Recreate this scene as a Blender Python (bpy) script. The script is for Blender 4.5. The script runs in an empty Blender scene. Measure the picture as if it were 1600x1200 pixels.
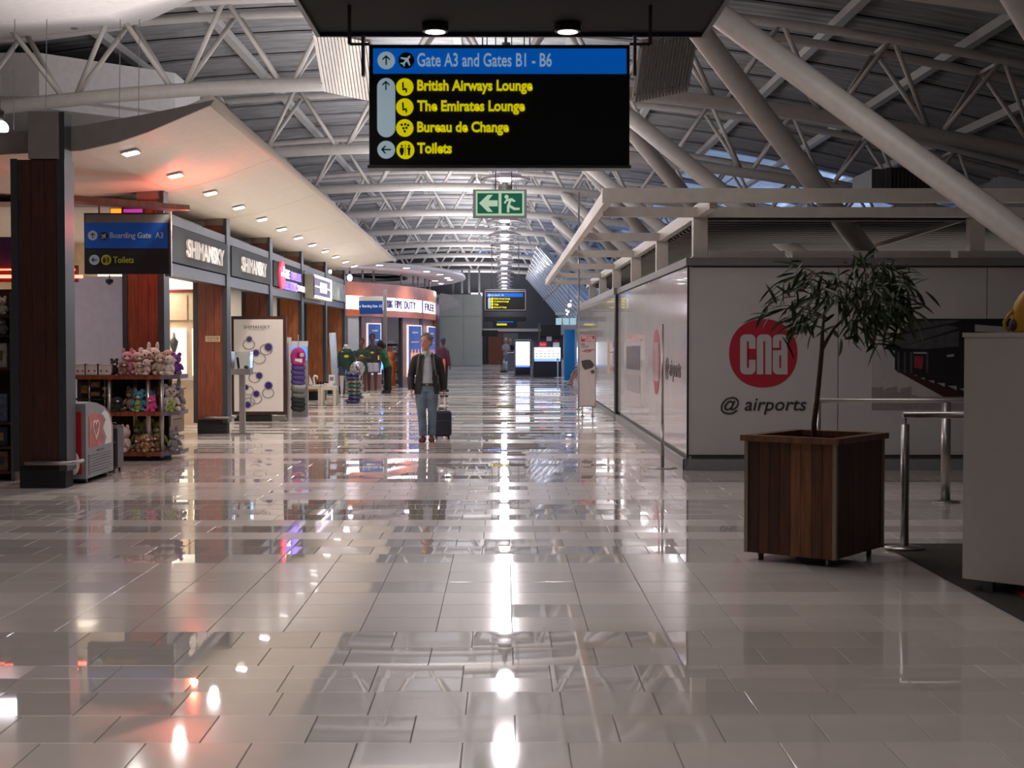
import bpy, bmesh, math, random
from mathutils import Vector, Matrix, Euler
random.seed(7)
PI = math.pi
scene = bpy.context.scene
COL = scene.collection
# ---------------------------------------------------------------- camera
FPX, CH = 2310.0, 1.72
PITCH, YAW = math.atan(69 / 2310), -math.atan(13 / 2310)
cam_d = bpy.data.cameras.new('camera')
cam = bpy.data.objects.new('camera', cam_d)
COL.objects.link(cam)
cam.location = (0, 0, CH)
cam.rotation_euler = (PI / 2 - PITCH, 0, YAW)
cam_d.lens = FPX / 1600 * 36
cam_d.sensor_width = 36
cam_d.clip_end = 400
cam_d.dof.use_dof = True
cam_d.dof.focus_distance = 27
cam_d.dof.aperture_fstop = 6.0
scene.camera = cam
RC = cam.rotation_euler.to_matrix()
# ---------------------------------------------------------------- world
world = bpy.data.worlds.new('world')
scene.world = world
world.use_nodes = True
world.node_tree.nodes['Background'].inputs[0].default_value = (0.20, 0.38, 1.0, 1)
world.node_tree.nodes['Background'].inputs[1].default_value = 0.45
scene.view_settings.view_transform = 'Standard'
scene.view_settings.look = 'None'
scene.view_settings.exposure = 0.06
scene.view_settings.gamma = 1
scene.view_settings.use_curve_mapping = False
# ---------------------------------------------------------------- lamps of the hall, with added fills
PEND_Y = [12.9 + 4.75 * i for i in range(20)]
PEND_Z = 4.62

def lamp(name, kind, loc, power, col=(1, 1, 1), size=0.1, rot=None, spot=None, sy=None):
    l = bpy.data.lights.new(name, kind)
    l.energy = power
    l.color = col
    if kind == 'AREA':
        l.size = size
        if sy:
            l.shape = 'RECTANGLE'; l.size_y = sy
    else:
        l.shadow_soft_size = size
    if spot:
        l.spot_size = spot; l.spot_blend = 0.6
    o = bpy.data.objects.new(name, l)
    COL.objects.link(o)
    o.location = loc
    if rot: o.rotation_euler = rot
    return o

K = 1.0
for i, y in enumerate(PEND_Y):
    lamp('pendant_light', 'POINT', (0.03, y, PEND_Z - 0.1), (9 if y < 20 else 50) * K, (1, 0.93, 0.95), 0.17)
for i in range(12):
    lamp('soffit_light', 'SPOT', (-4.55, 18.15 + 2.45 * i, 3.9), 130 * K, (1, 0.92, 0.86), 0.07, (0, -0.5, 0), math.radians(150))
for y in (25, 30, 35, 40, 45):
    lamp('shop_light', 'AREA', (-7.3, y - 0.5, 2.95), 60 * K, (1, 0.86, 0.68), 1.2)
lamp('shop_light', 'AREA', (-6.6, 53.5, 2.6), 90 * K, (1, 0.92, 0.85), 2.0)
lamp('shop_light', 'AREA', (-6.9, 20.8, 3.5), 26 * K, (0.95, 0.93, 1), 1.0)
for y, x in ((49.5, -4.0), (53.5, -3.0), (58, -2.0)):
    lamp('disc_canopy_light', 'SPOT', (x + 0.4, y, 4.0), 110 * K, (1, 0.93, 0.88), 0.08, (0, 0.15, 0), math.radians(140))
lamp('toy_shop_neon_light', 'POINT', (-4.5, 21.35, 3.35), 36 * K, (1, 0.12, 0.06), 0.05)
lamp('raft_light', 'SPOT', (-0.45, 9.9, 3.68), 30 * K, (1, 0.95, 0.9), 0.07, (0, 0, 0), math.radians(100))
lamp('raft_light', 'SPOT', (0.47, 9.9, 3.68), 30 * K, (1, 0.95, 0.9), 0.07, (0, 0, 0), math.radians(100))
# area fills added out of view to brighten the near floor and wall
lamp('hall_fill', 'AREA', (-2.0, 4.5, 6.9), 210 * K, (1, 0.89, 0.85), 5, None, None, 4)
lamp('hall_fill', 'AREA', (0.5, 13.5, 6.4), 110 * K, (1, 0.90, 0.87), 5, None, None, 2.5)
# unseen upward area fills added to brighten the roof
lamp('roof_fill', 'AREA', (-5, 17, 4.9), 420 * K, (1, 0.91, 0.88), 5, (PI, 0, 0), None, 16)
lamp('roof_fill', 'AREA', (-1.2, 64, 4.75), 3100 * K, (0.97, 0.93, 0.97), 3.2, (PI, 0, 0), None, 78)

lamp('soffit_fill', 'AREA', (-4.3, 33.5, 2.6), 75 * K, (1, 0.88, 0.70), 1.0, (PI, 0, 0), None, 24)  # unseen upward fills added to brighten the soffit
lamp('soffit_fill', 'AREA', (-4.0, 19.3, 2.8), 7 * K, (1, 0.80, 0.66), 1.0, (PI, 0, 0), None, 4)
lamp('dusk_window_light', 'AREA', (13.3, 79, 4.6), 1500 * K, (0.42, 0.62, 1), 4, (0, PI / 2, 0), None, 48)
lamp('slat_fill', 'AREA', (7.0, 29.5, 2.3), 150 * K, (1, 0.92, 0.84), 7, (PI, 0, 0), None, 16)  # unseen upward area lamp added inside the box to brighten the roof slats

def ray(px, py):
    return (RC @ Vector(((px - 800) / FPX, (600 - py) / FPX, -1))).normalized()
def FP(px, py, Y):                # point on the frontal plane at depth Y
    d = ray(px, py); t = Y / d.y
    return Vector((d.x * t, Y, CH + d.z * t))
def SP(px, py, X):                # point on the side plane at X
    d = ray(px, py); t = X / d.x
    return Vector((X, d.y * t, CH + d.z * t))
def GP(px, py, Z=0.0):            # point on the level plane at Z
    d = ray(px, py); t = (Z - CH) / d.z
    return Vector((d.x * t, d.y * t, Z))

# ---------------------------------------------------------------- materials
MATS = {}
def mat(name, col, rough=0.5, metal=0.0, emit=0.0, ecol=None, var=0.06, scale=8, bump=0.0, bscale=60, wood=False, trans=0.0, alpha=1.0, coat=0.0, stretch=None):
    if name in MATS: return MATS[name]
    m = bpy.data.materials.new(name)
    m.use_nodes = True
    nt = m.node_tree; N = nt.nodes; L = nt.links
    b = N['Principled BSDF']
    c = (*col, 1)
    b.inputs['Base Color'].default_value = c
    b.inputs['Roughness'].default_value = rough
    b.inputs['Metallic'].default_value = metal
    b.inputs['Transmission Weight'].default_value = trans
    b.inputs['Alpha'].default_value = alpha
    b.inputs['Coat Weight'].default_value = coat
    if emit:
        b.inputs['Emission Color'].default_value = (*(ecol or col), 1)
        b.inputs['Emission Strength'].default_value = emit
    if var or wood or bump:
        tc = N.new('ShaderNodeTexCoord')
        mp = N.new('ShaderNodeMapping')
        L.new(tc.outputs['Object'], mp.inputs[0])
        mp.inputs['Scale'].default_value = (14, 14, 1.2) if wood else (stretch or (1, 1, 1))
        if var or wood:
            nz = N.new('ShaderNodeTexNoise')
            nz.inputs['Scale'].default_value = scale if not wood else 2.2
            nz.inputs['Detail'].default_value = 6 if wood else 3
            L.new(mp.outputs[0], nz.inputs[0])
            rp = N.new('ShaderNodeValToRGB')
            v = 0.38 if wood else var
            rp.color_ramp.elements[0].position = 0.3
            rp.color_ramp.elements[1].position = 0.7
            rp.color_ramp.elements[0].color = tuple(max(0, x * (1 - v)) for x in col) + (1,)
            rp.color_ramp.elements[1].color = tuple(min(1, x * (1 + v)) for x in col) + (1,)
            L.new(nz.outputs[0], rp.inputs[0])
            L.new(rp.outputs[0], b.inputs['Base Color'])
        if bump:
            n2 = N.new('ShaderNodeTexNoise'); n2.inputs['Scale'].default_value = bscale; n2.inputs['Detail'].default_value = 4
            L.new(mp.outputs[0], n2.inputs[0])
            bp = N.new('ShaderNodeBump'); bp.inputs['Strength'].default_value = bump; bp.inputs['Distance'].default_value = 0.02
            L.new(n2.outputs[0], bp.inputs['Height']); L.new(bp.outputs[0], b.inputs['Normal'])
    MATS[name] = m
    return m

WHITEP = mat('white_paint', (0.50, 0.475, 0.45), 0.45)
ROOFM = mat('roof_sheet', (0.34, 0.34, 0.35), 0.42, 0.35, bump=0.5, bscale=5, var=0.2, scale=2.5, stretch=(0.6, 3, 1))
PURLM = mat('purlin_paint', (0.4, 0.39, 0.38), 0.5)
BULKM = mat('bulkhead_white', (0.62, 0.60, 0.60), 0.6)
SOFM = mat('soffit_plaster', (0.78, 0.73, 0.65), 0.55, var=0.03)
FASM = mat('fascia_grey', (0.22, 0.20, 0.19), 0.5)
STEEL = mat('brushed_steel', (0.36, 0.35, 0.34), 0.3, 0.85, var=0.05)
DSTEEL = mat('dark_steel', (0.13, 0.14, 0.15), 0.35, 0.5)
CSTEEL = mat('column_steel', (0.055, 0.062, 0.070), 0.4, 0.4)
BLACK = mat('black_plastic', (0.012, 0.012, 0.014), 0.35, var=0)
BLACKM = mat('black_matt', (0.015, 0.015, 0.018), 0.8, var=0)
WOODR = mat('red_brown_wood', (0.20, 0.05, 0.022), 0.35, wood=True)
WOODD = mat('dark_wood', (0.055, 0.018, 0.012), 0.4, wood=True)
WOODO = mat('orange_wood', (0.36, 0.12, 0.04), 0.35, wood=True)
CREAM = mat('cream_panel', (0.72, 0.58, 0.42), 0.5)
GREYW = mat('grey_wall_panel', (0.47, 0.46, 0.46), 0.5, var=0.04, scale=2)
GLOSSW = mat('glossy_white_panel', (0.88, 0.82, 0.81), 0.12, coat=0.6, var=0.03, scale=1)
PLINTH = mat('plinth_grey', (0.26, 0.26, 0.265), 0.35, 0.3)
WHITE = mat('plain_white', (0.75, 0.74, 0.73), 0.5, var=0)
RED = mat('logo_red', (0.38, 0.012, 0.03), 0.45, var=0.03)
DARKPR = mat('print_black', (0.012, 0.012, 0.014), 0.4, var=0.2)
GREYPR = mat('print_grey', (0.07, 0.07, 0.08), 0.4, var=0.3)
LGREYPR = mat('print_light_grey', (0.33, 0.31, 0.32), 0.4, var=0.05)
PINKPR = mat('print_pinkish_grey', (0.28, 0.25, 0.26), 0.4, var=0.15)
REDPR = mat('print_red', (0.25, 0.03, 0.04), 0.4, var=0.2)
INK = mat('black_ink', (0.02, 0.02, 0.022), 0.5, var=0)
GLASS = mat('clear_glass', (0.85, 0.9, 0.92), 0.03, trans=1.0, var=0)
LENS = mat('lamp_lens', (1, 1, 1), 0.4, emit=9, ecol=(1, 0.95, 1), var=0)
DLENS = mat('downlight_lens', (1, 1, 1), 0.4, emit=22, ecol=(1, 0.97, 1), var=0)
SLENS = mat('spotlight_lens', (1, 1, 1), 0.4, emit=4, ecol=(1, 0.9, 0.82), var=0)

# ---------------------------------------------------------------- mesh builder
ORG = {}
class MB:
    def __init__(s): s.v = []; s.f = []; s.smooth = []
    def add(s, vs, fs, sm=False):
        n = len(s.v)
        s.v += [Vector(v) for v in vs]
        s.f += [tuple(i + n for i in f) for f in fs]
        s.smooth += [sm] * len(fs)
        return s
    def box(s, c, d, rz=0, R=None):
        c = Vector(c); hx, hy, hz = d[0] / 2, d[1] / 2, d[2] / 2
        R = R or Matrix.Rotation(rz, 3, 'Z')
        vs = [c + R @ Vector((x * hx, y * hy, z * hz)) for x in (-1, 1) for y in (-1, 1) for z in (-1, 1)]
        return s.add(vs, [(0, 1, 3, 2), (4, 6, 7, 5), (0, 4, 5, 1), (2, 3, 7, 6), (0, 2, 6, 4), (1, 5, 7, 3)])
    def bx(s, a, b):
        a = Vector(a); b = Vector(b)
        return s.box((a + b) / 2, [abs(b[i] - a[i]) for i in range(3)])
    def cbox(s, c, d, ch=0.01, R=None):            # box with chamfered vertical+horizontal edges
        c = Vector(c); h = [x / 2 for x in d]
        R = R or Matrix.Identity(3)
        prof = []
        vs = []; fs = []
        lev = [(-h[2], ch), (-h[2] + ch, 0), (h[2] - ch, 0), (h[2], ch)]
        for z, ins in lev:
            a, b = h[0] - ins, h[1] - ins
            k = ch if ins == 0 else ch * 0.4
            for x, y in ((a, -b + k), (a, b - k), (a - k, b), (-a + k, b), (-a, b - k), (-a, -b + k), (-a + k, -b), (a - k, -b)):
                vs.append(c + R @ Vector((x, y, z)))
        for l in range(3):
            for i in range(8):
                j = (i + 1) % 8
                fs.append((l * 8 + i, l * 8 + j, l * 8 + 8 + j, l * 8 + 8 + i))
        fs.append(tuple(range(7, -1, -1))); fs.append(tuple(range(24, 32)))
        return s.add(vs, fs)
    def beam(s, p, q, w, h, up=(0, 0, 1)):         # rectangular bar from p to q
        p = Vector(p); q = Vector(q); d = (q - p).normalized()
        u = Vector(up)
        if abs(d.dot(u)) > 0.98: u = Vector((0, 1, 0))
        a = d.cross(u).normalized(); b = a.cross(d).normalized()
        vs = [e + a * (x * w / 2) + b * (y * h / 2) for e in (p, q) for x, y in ((-1, -1), (1, -1), (1, 1), (-1, 1))]
        return s.add(vs, [(3, 2, 1, 0), (4, 5, 6, 7), (0, 1, 5, 4), (1, 2, 6, 5), (2, 3, 7, 6), (3, 0, 4, 7)])
    def tube(s, pts, r, n=8, cap=True):
        pts = [Vector(p) for p in pts]
        rs = r if isinstance(r, (list, tuple)) else [r] * len(pts)
        rings = []
        prev = None
        for i, p in enumerate(pts):
            d = (pts[min(i + 1, len(pts) - 1)] - pts[max(i - 1, 0)]).normalized()
            if prev is None:
                ref = Vector((0, 0, 1)) if abs(d.z) < 0.9 else Vector((0, 1, 0))
                a = d.cross(ref).normalized()
            else:
                a = (prev - d * prev.dot(d)).normalized()
            prev = a
            b = d.cross(a)
            rings.append([p + (a * math.cos(2 * PI * k / n) + b * math.sin(2 * PI * k / n)) * rs[i] for k in range(n)])
        return s.loft(rings, cap)
    def loft(s, rings, cap=True, sm=True):
        n = len(rings[0]); vs = [v for r in rings for v in r]; fs = []
        for i in range(len(rings) - 1):
            for k in range(n):
                j = (k + 1) % n
                fs.append((i * n + k, i * n + j, i * n + n + j, i * n + n + k))
        s.add(vs, fs, sm)
        if cap:
            m = len(s.v) - len(vs)
            s.f.append(tuple(m + k for k in range(n - 1, -1, -1))); s.smooth.append(False)
            s.f.append(tuple(m + len(vs) - n + k for k in range(n))); s.smooth.append(False)
        return s
    def lathe(s, prof, c=(0, 0, 0), n=16, sx=1, sy=1, R=None, cap=True, sm=True):
        c = Vector(c)
        rings = []
        for r, z in prof:
            ring = [Vector((r * sx * math.cos(2 * PI * k / n), r * sy * math.sin(2 * PI * k / n), z)) for k in range(n)]
            if R: ring = [R @ v for v in ring]
            rings.append([c + v for v in ring])
        return s.loft(rings, cap, sm)
    def ell(s, c, r, n=12, m=8, R=None):
        prof = [(max(1e-3, math.sin(PI * i / m)), -math.cos(PI * i / m)) for i in range(m + 1)]
        c = Vector(c)
        rings = []
        for q, z in prof:
            ring = [Vector((q * r[0] * math.cos(2 * PI * k / n), q * r[1] * math.sin(2 * PI * k / n), z * r[2])) for k in range(n)]
            if R: ring = [R @ v for v in ring]
            rings.append([c + v for v in ring])
        return s.loft(rings)
    def prism(s, pts, off):                        # polygon extruded by a vector
        n = len(pts); off = Vector(off)
        a = [Vector(p) for p in pts]; b = [p + off for p in a]
        fs = [tuple(range(n)), tuple(range(2 * n - 1, n - 1, -1))]
        for i in range(n):
            j = (i + 1) % n
            fs.append((i, i + n, j + n, j))
        return s.add(a + b, fs)
    def build(s, name, m, parent=None, origin=None, fix=True, smooth=None):
        o0 = Vector((0, 0, 0))
        if parent is not None: o0 = ORG.get(parent.name, o0)
        elif origin is not None: o0 = Vector(origin)
        me = bpy.data.meshes.new(name)
        me.from_pydata([v - o0 for v in s.v], [], s.f)
        me.polygons.foreach_set('use_smooth', [x if smooth is None else smooth for x in s.smooth])
        if fix:
            bm = bmesh.new(); bm.from_mesh(me)
            bmesh.ops.recalc_face_normals(bm, faces=bm.faces)
            bm.to_mesh(me); bm.free()
        me.materials.append(m)
        return place(name, me, parent, o0)

def place(name, me, parent=None, o0=Vector((0, 0, 0))):
    o = bpy.data.objects.new(name, me)
    COL.objects.link(o)
    ORG[o.name] = Vector(o0)
    if parent is not None: o.parent = parent
    else: o.location = o0
    return o
def tag(o, label=None, cat=None, group=None, kind=None):
    if label: o['label'] = label
    if cat: o['category'] = cat
    if group: o['group'] = group
    if kind: o['kind'] = kind
    return o
def thing(name, label, cat, loc=(0, 0, 0), group=None, kind=None):
    o = bpy.data.objects.new(name, None)
    COL.objects.link(o)
    o.empty_display_size = 0.1
    o.location = loc
    ORG[o.name] = Vector(loc)
    return tag(o, label, cat, group, kind)
KIDS = {}
def copy_tree(o, loc=None, label=None, rz=None):
    def rec(a, parent):
        c = a.copy(); COL.objects.link(c)
        if parent is not None: c.parent = parent
        for ch in [x for x in KIDSOF(a)]: rec(ch, c)
        return c
    r = rec(o, None)
    if loc is not None: r.location = loc
    if rz is not None: r.rotation_euler[2] = rz
    if label: r['label'] = label
    return r
def KIDSOF(a):
    return list(a.children)
def inst(o, parent=None, loc=None, mtx=None):      # a further object on the same mesh
    c = bpy.data.objects.new(o.name.split('.')[0], o.data)
    COL.objects.link(c)
    if parent is not None: c.parent = parent
    if loc is not None: c.location = loc
    if mtx is not None: c.matrix_local = mtx
    return c
def poly_print(parent, Y, pts, m, lift=0.003, name='print', axis='F', X=None):
    mb = MB()
    if axis == 'F':
        P = [FP(x, y, Y) - Vector((0, lift, 0)) for x, y in pts]
        mb.prism(P, (0, lift * 0.6, 0))
    else:
        sgn = -1 if X > 0 else 1
        P = [SP(x, y, X) + Vector((sgn * lift, 0, 0)) for x, y in pts]
        mb.prism(P, (-sgn * lift * 0.6, 0, 0))
    return mb.build(name, m, parent)

def text_mesh(body, bold=0.0, shear=0.0):
    cu = bpy.data.curves.new('t', 'FONT')
    cu.body = body; cu.size = 1; cu.offset = bold; cu.shear = shear; cu.resolution_u = 3
    cu.extrude = 0.02
    ob = bpy.data.objects.new('t', cu)
    COL.objects.link(ob)
    me = bpy.data.meshes.new_from_object(ob)
    bpy.data.objects.remove(ob); bpy.data.curves.remove(cu)
    return me
def lettering(body, O, U, V, w, h, m, parent, bold=0.012, shear=0.0, depth=0.006, name='lettering', keep=False):
    """fit the text's own box to w x h with its lower left corner at O, along unit vectors U and V"""
    me = text_mesh(body, bold, shear)
    vs = [v.co.copy() for v in me.vertices]
    x0 = min(v.x for v in vs); x1 = max(v.x for v in vs); y0 = min(v.y for v in vs); y1 = max(v.y for v in vs)
    U = Vector(U).normalized(); V = Vector(V).normalized(); N = U.cross(V).normalized(); O = Vector(O)
    o0 = ORG.get(parent.name, Vector((0, 0, 0))) if parent is not None else O
    for v in me.vertices:
        c = v.co
        a = (c.x - x0) / (x1 - x0) * w; b = (c.y - y0) / (y1 - y0) * h
        t = depth if c.z > 0 else -0.001
        v.co = O + U * a + V * b + N * t - o0
    me.materials.clear(); me.materials.append(m)
    return place(name, me, parent, o0)
def ftext(body, x0, y0, x1, y1, Y, m, parent, **k):   # frontal text inside a pixel box
    a = FP(x0, y1, Y); b = FP(x1, y0, Y)
    return lettering(body, a, (1, 0, 0), (0, 0, 1), b.x - a.x, b.z - a.z, m, parent, **k)

def remesh(o, vox, smooth=2):
    md = o.modifiers.new('r', 'REMESH'); md.mode = 'VOXEL'; md.voxel_size = vox; md.use_smooth_shade = True
    if smooth:
        sm = o.modifiers.new('s', 'SMOOTH'); sm.iterations = smooth; sm.factor = 0.5
    dg = bpy.context.evaluated_depsgraph_get()
    me = bpy.data.meshes.new_from_object(o.evaluated_get(dg))
    mats = list(o.data.materials)
    o.modifiers.clear()
    o.data = me
    if not me.materials:
        for q in mats: me.materials.append(q)
    for p in me.polygons: p.use_smooth = True
    return o
# ================================================================ FLOOR
floor_mat = mat('floor_grout', (0.10, 0.09, 0.085), 0.6)
def tile_material():
    m = bpy.data.materials.new('polished_tile'); m.use_nodes = True
    nt = m.node_tree; N = nt.nodes; L = nt.links; b = N['Principled BSDF']
    at = N.new('ShaderNodeAttribute'); at.attribute_name = 'tint'
    tc = N.new('ShaderNodeTexCoord')
    nz = N.new('ShaderNodeTexNoise'); nz.inputs['Scale'].default_value = 5; nz.inputs['Detail'].default_value = 6
    L.new(tc.outputs['Object'], nz.inputs[0])
    ad = N.new('ShaderNodeMath'); ad.operation = 'MULTIPLY_ADD'; ad.inputs[1].default_value = 0.25
    L.new(nz.outputs[0], ad.inputs[0]); L.new(at.outputs['Fac'], ad.inputs[2])
    rp = N.new('ShaderNodeValToRGB')
    rp.color_ramp.elements[0].position = 0.0; rp.color_ramp.elements[1].position = 1.25 / 1.25
    rp.color_ramp.elements[0].color = (0.50, 0.455, 0.425, 1); rp.color_ramp.elements[1].color = (0.74, 0.68, 0.64, 1)
    L.new(ad.outputs[0], rp.inputs[0]); L.new(rp.outputs[0], b.inputs['Base Color'])
    mr = N.new('ShaderNodeMapRange'); mr.inputs['To Min'].default_value = 0.012; mr.inputs['To Max'].default_value = 0.15
    a2 = N.new('ShaderNodeAttribute'); a2.attribute_name = 'gloss'
    L.new(a2.outputs['Fac'], mr.inputs['Value']); L.new(mr.outputs[0], b.inputs['Roughness'])
    b.inputs['IOR'].default_value = 1.62
    cw = N.new('ShaderNodeMapRange'); cw.inputs['To Min'].default_value = 0.4; cw.inputs['To Max'].default_value = 0.04; L.new(a2.outputs['Fac'], cw.inputs['Value']); L.new(cw.outputs[0], b.inputs['Coat Weight']); b.inputs['Coat Roughness'].default_value = 0.02
    return m
TILEM = tile_material()
floor = MB().bx((-20, -4, -0.25), (16, 112, -0.012)).build('floor', floor_mat)
tag(floor, kind='structure')
lines = [6.27 - 0.45 * k for k in range(9, 0, -1)] + [6.27, 6.73, 7.18, 7.475, 7.77]
y = 7.77
n = 0
while y < 111:
    n += 1
    y += 0.295 if (n % 22 in (20, 21)) else 0.45
    lines.append(y)
rnd = random.Random(3)
tiles = []          # (x0,x1,y0,y1,pitch,roll,tint,gloss)
for r in range(len(lines) - 1):
    y0, y1 = lines[r], lines[r + 1]
    off = 0.05 if r % 2 else 0.275
    if 8.6 < y0 < 11.2: off = 0.05
    if abs(y0 - 7.18) < 0.01 or abs(y0 - 7.475) < 0.01: off = 0.24
    if 7.7 < y0 < 8.1: off = 0.05
    if 8.1 < y0 < 8.5: off = 0.27
    blk = rnd.gauss(0, 0.0030) if not (8.6 < y0 < 11.2) else rnd.gauss(0, 0.0018)
    if y0 > 11.3: blk = rnd.choice((-1, 1)) * rnd.uniform(0.001, 0.004 + min(0.009, (y0 - 11.3) * 0.0006))
    g = rnd.choice((0.0, 0.15, 0.3, 0.8))
    if 8.6 < y0 < 11.2: g = 0.9
    if 6.9 < y0 < 8.6: g = 0.05
    if y0 < 6.2: g = 1.0
    rt = rnd.uniform(0, 0.5)
    if y0 > 11.3:
        g = 1.0 if rnd.random() < 0.42 else rnd.choice((0, 0.05, 0.15)); rt = 0.65 if g == 1.0 else rnd.uniform(0, 0.25)
    if 6.0 < y0 < 6.9: g = 0.35
    if y0 < 6.1: g = 0.5
    span = 0.37 * y0 + 1.5 if y0 < 20 else 9.5
    k0 = int(math.floor((-min(span + 0.6, 9.5) - off) / 0.45)); k1 = int(math.ceil((min(span, 8.0) - off) / 0.45))
    for k in range(k0, k1):
        x0 = off + k * 0.45
        gg = g if rnd.random() < 0.8 else rnd.random()
        tiles.append((x0, x0 + 0.45, y0, y1, blk + rnd.gauss(0, 0.0007), rnd.gauss(0, 0.0008), min(1, rt + rnd.uniform(0, 0.3)), gg))
def in_frame(t):
    yc = (t[2] + t[3]) / 2; xc = (t[0] + t[1]) / 2
    return t[3] > 5.95 and -0.345 * yc - 0.25 < xc < 0.358 * yc + 0.25
near = sorted([t for t in tiles if in_frame(t)], key=lambda t: t[2])[:300]
nearset = set(id(t) for t in near)
def tile_geo(t, ox=0, oy=0):
    g = 0.0022; x0, x1, y0, y1 = t[0] + g, t[1] - g, t[2] + g, t[3] - g
    cx, cy = (x0 + x1) / 2, (y0 + y1) / 2; c = 0.0015
    z = lambda x, y: (y - cy) * t[4] + (x - cx) * t[5]
    vs = [(x - ox, y - oy, -0.012) for x, y in ((x0, y0), (x1, y0), (x1, y1), (x0, y1))]
    vs += [(x - ox, y - oy, z(x, y) - c) for x, y in ((x0, y0), (x1, y0), (x1, y1), (x0, y1))]
    vs += [(x - ox, y - oy, z(x, y)) for x, y in ((x0 + c, y0 + c), (x1 - c, y0 + c), (x1 - c, y1 - c), (x0 + c, y1 - c))]
    fs = [(8, 9, 10, 11)]
    for b_ in (0, 4):
        for i in range(4):
            j = (i + 1) % 4; fs.append((b_ + i, b_ + j, b_ + 4 + j, b_ + 4 + i))
    return vs, fs
def tile_attrs(me, tints, gl):
    a = me.attributes.new('tint', 'FLOAT', 'POINT'); a.data.foreach_set('value', tints)
    a = me.attributes.new('gloss', 'FLOAT', 'POINT'); a.data.foreach_set('value', gl)
for t in near:
    cx, cy = (t[0] + t[1]) / 2, (t[2] + t[3]) / 2
    vs, fs = tile_geo(t, cx, cy)
    me = bpy.data.meshes.new('tile'); me.from_pydata(vs, [], fs); me.materials.append(TILEM)
    tile_attrs(me, [t[6]] * 12, [t[7]] * 12)
    o = bpy.data.objects.new('tile', me); COL.objects.link(o); o.parent = floor; o.location = (cx, cy, 0)
V = []; F = []; T = []; G = []
for t in tiles:
    if id(t) in nearset: continue
    vs, fs = tile_geo(t); n = len(V); V += vs; F += [tuple(i + n for i in f) for f in fs]; T += [t[6]] * 12; G += [t[7]] * 12
me = bpy.data.meshes.new('tile_field'); me.from_pydata(V, [], F); me.materials.append(TILEM); tile_attrs(me, T, G)
o = bpy.data.objects.new('tile_field', me); COL.objects.link(o); o.parent = floor; o['kind'] = 'stuff'
# dark carpet at the lower right
mb = MB().prism([(3.17, 3, 0.003), (8, 3, 0.003), (8, 12.35, 0.003), (3.17, 12.35, 0.003)], (0, 0, 0.008))
tag(mb.build('carpet', mat('dark_carpet', (0.035, 0.031, 0.028), 0.95, bump=0.4, bscale=300, var=0.25, scale=20), origin=(5, 8, 0)),
    'dark grey-brown carpet under the white cabinet and the steel railing', 'carpet')

# ================================================================ ROOF
def arch(x, top=0): return 6.44 - 0.009 * (x + 2.2) ** 2
TR_Y = [8.7, 18.1] + [27.4 + 9.2 * k for k in range(9)]
ceiling = thing('ceiling', None, None, (0, 0, 0), kind='structure')
XS = [-15 + 30 * i / 20 for i in range(21)]
def roof_z(x): return arch(x) + 1.95
def roof_panel(dz):
    mb = MB()
    for i in range(20):
        a, b = XS[i], XS[i + 1]
        mb.add([(a, 0, roof_z(a) + dz), (b, 0, roof_z(b) + dz), (b, 1.13, roof_z(b) + dz), (a, 1.13, roof_z(a) + dz),
                (a, 0, roof_z(a) + dz + 0.05), (b, 0, roof_z(b) + dz + 0.05), (b, 1.13, roof_z(b) + dz + 0.05), (a, 1.13, roof_z(a) + dz + 0.05)],
               [(3, 2, 1, 0), (4, 5, 6, 7), (0, 1, 5, 4), (2, 3, 7, 6)])
    # ribs along the sheet
    for k in range(3):
        yy = 0.2 + k * 0.36
        for i in range(20):
            a, b = XS[i], XS[i + 1]
            mb.add([(a, yy, roof_z(a) + dz), (b, yy, roof_z(b) + dz), (b, yy + 0.05, roof_z(b) + dz - 0.035), (a, yy + 0.05, roof_z(a) + dz - 0.035),
                    (a, yy + 0.10, roof_z(a) + dz), (b, yy + 0.10, roof_z(b) + dz)], [(0, 3, 2, 1), (3, 4, 5, 2)])
    return mb.build('roof_panel', ROOFM, fix=False)
mbr = MB()
for i in range(20):
    a, b = XS[i], XS[i + 1]
    mbr.prism([(a, -4, roof_z(a) + 0.2), (b, -4, roof_z(b) + 0.2), (b, -4, roof_z(b) + 0.3), (a, -4, roof_z(a) + 0.3)], (0, 116, 0))
mbr.build('roof_deck', mat('deck_dark', (0.12, 0.12, 0.12), 0.7), ceiling)
pA, pB = roof_panel(0), roof_panel(0.07)
pA.parent = ceiling; pB.parent = ceiling
pA.location = (0, 0, 0); pB.location = (0, 1.15, 0)
for i in range(2, 96):
    inst((pA, pB)[i % 2], ceiling, (0, i * 1.15, 0))
for i, x in enumerate([-13, -10.6, -8.2, -5.8, -3.4, -1.0, 1.4, 3.8, 6.2, 8.6, 11.0]):
    mb = MB()
    z = roof_z(x) - 0.12
    mb.bx((x - 0.035, 0, z - 0.1), (x + 0.035, 110, z + 0.1)).bx((x - 0.09, 0, z - 0.11), (x + 0.09, 110, z - 0.09))
    mb.build('purlin', PURLM, ceiling)
# closing strip over the eaves
for x, nm in ((-15.1, 'wall_left'), (13.6, 'wall_right')):
    mb = MB()
    if x < 0: mb.bx((x - 0.2, -4, 0), (x, 112, 8))
    else: mb.bx((x, -4, 0), (x + 0.2, 44, 8)); mb.bx((x, 44, 0), (x + 0.2, 112, 2.6)); mb.bx((x, 44, 6.9), (x + 0.2, 112, 8))
    tag(mb.build(nm, mat('outer_wall', (0.22, 0.22, 0.23), 0.7)), kind='structure')
tag(MB().bx((-15.2, -4.2, 0), (13.8, -4, 9)).build('wall_front', mat('outer_wall', (0.22, 0.22, 0.23), 0.7)), kind='structure')
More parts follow.
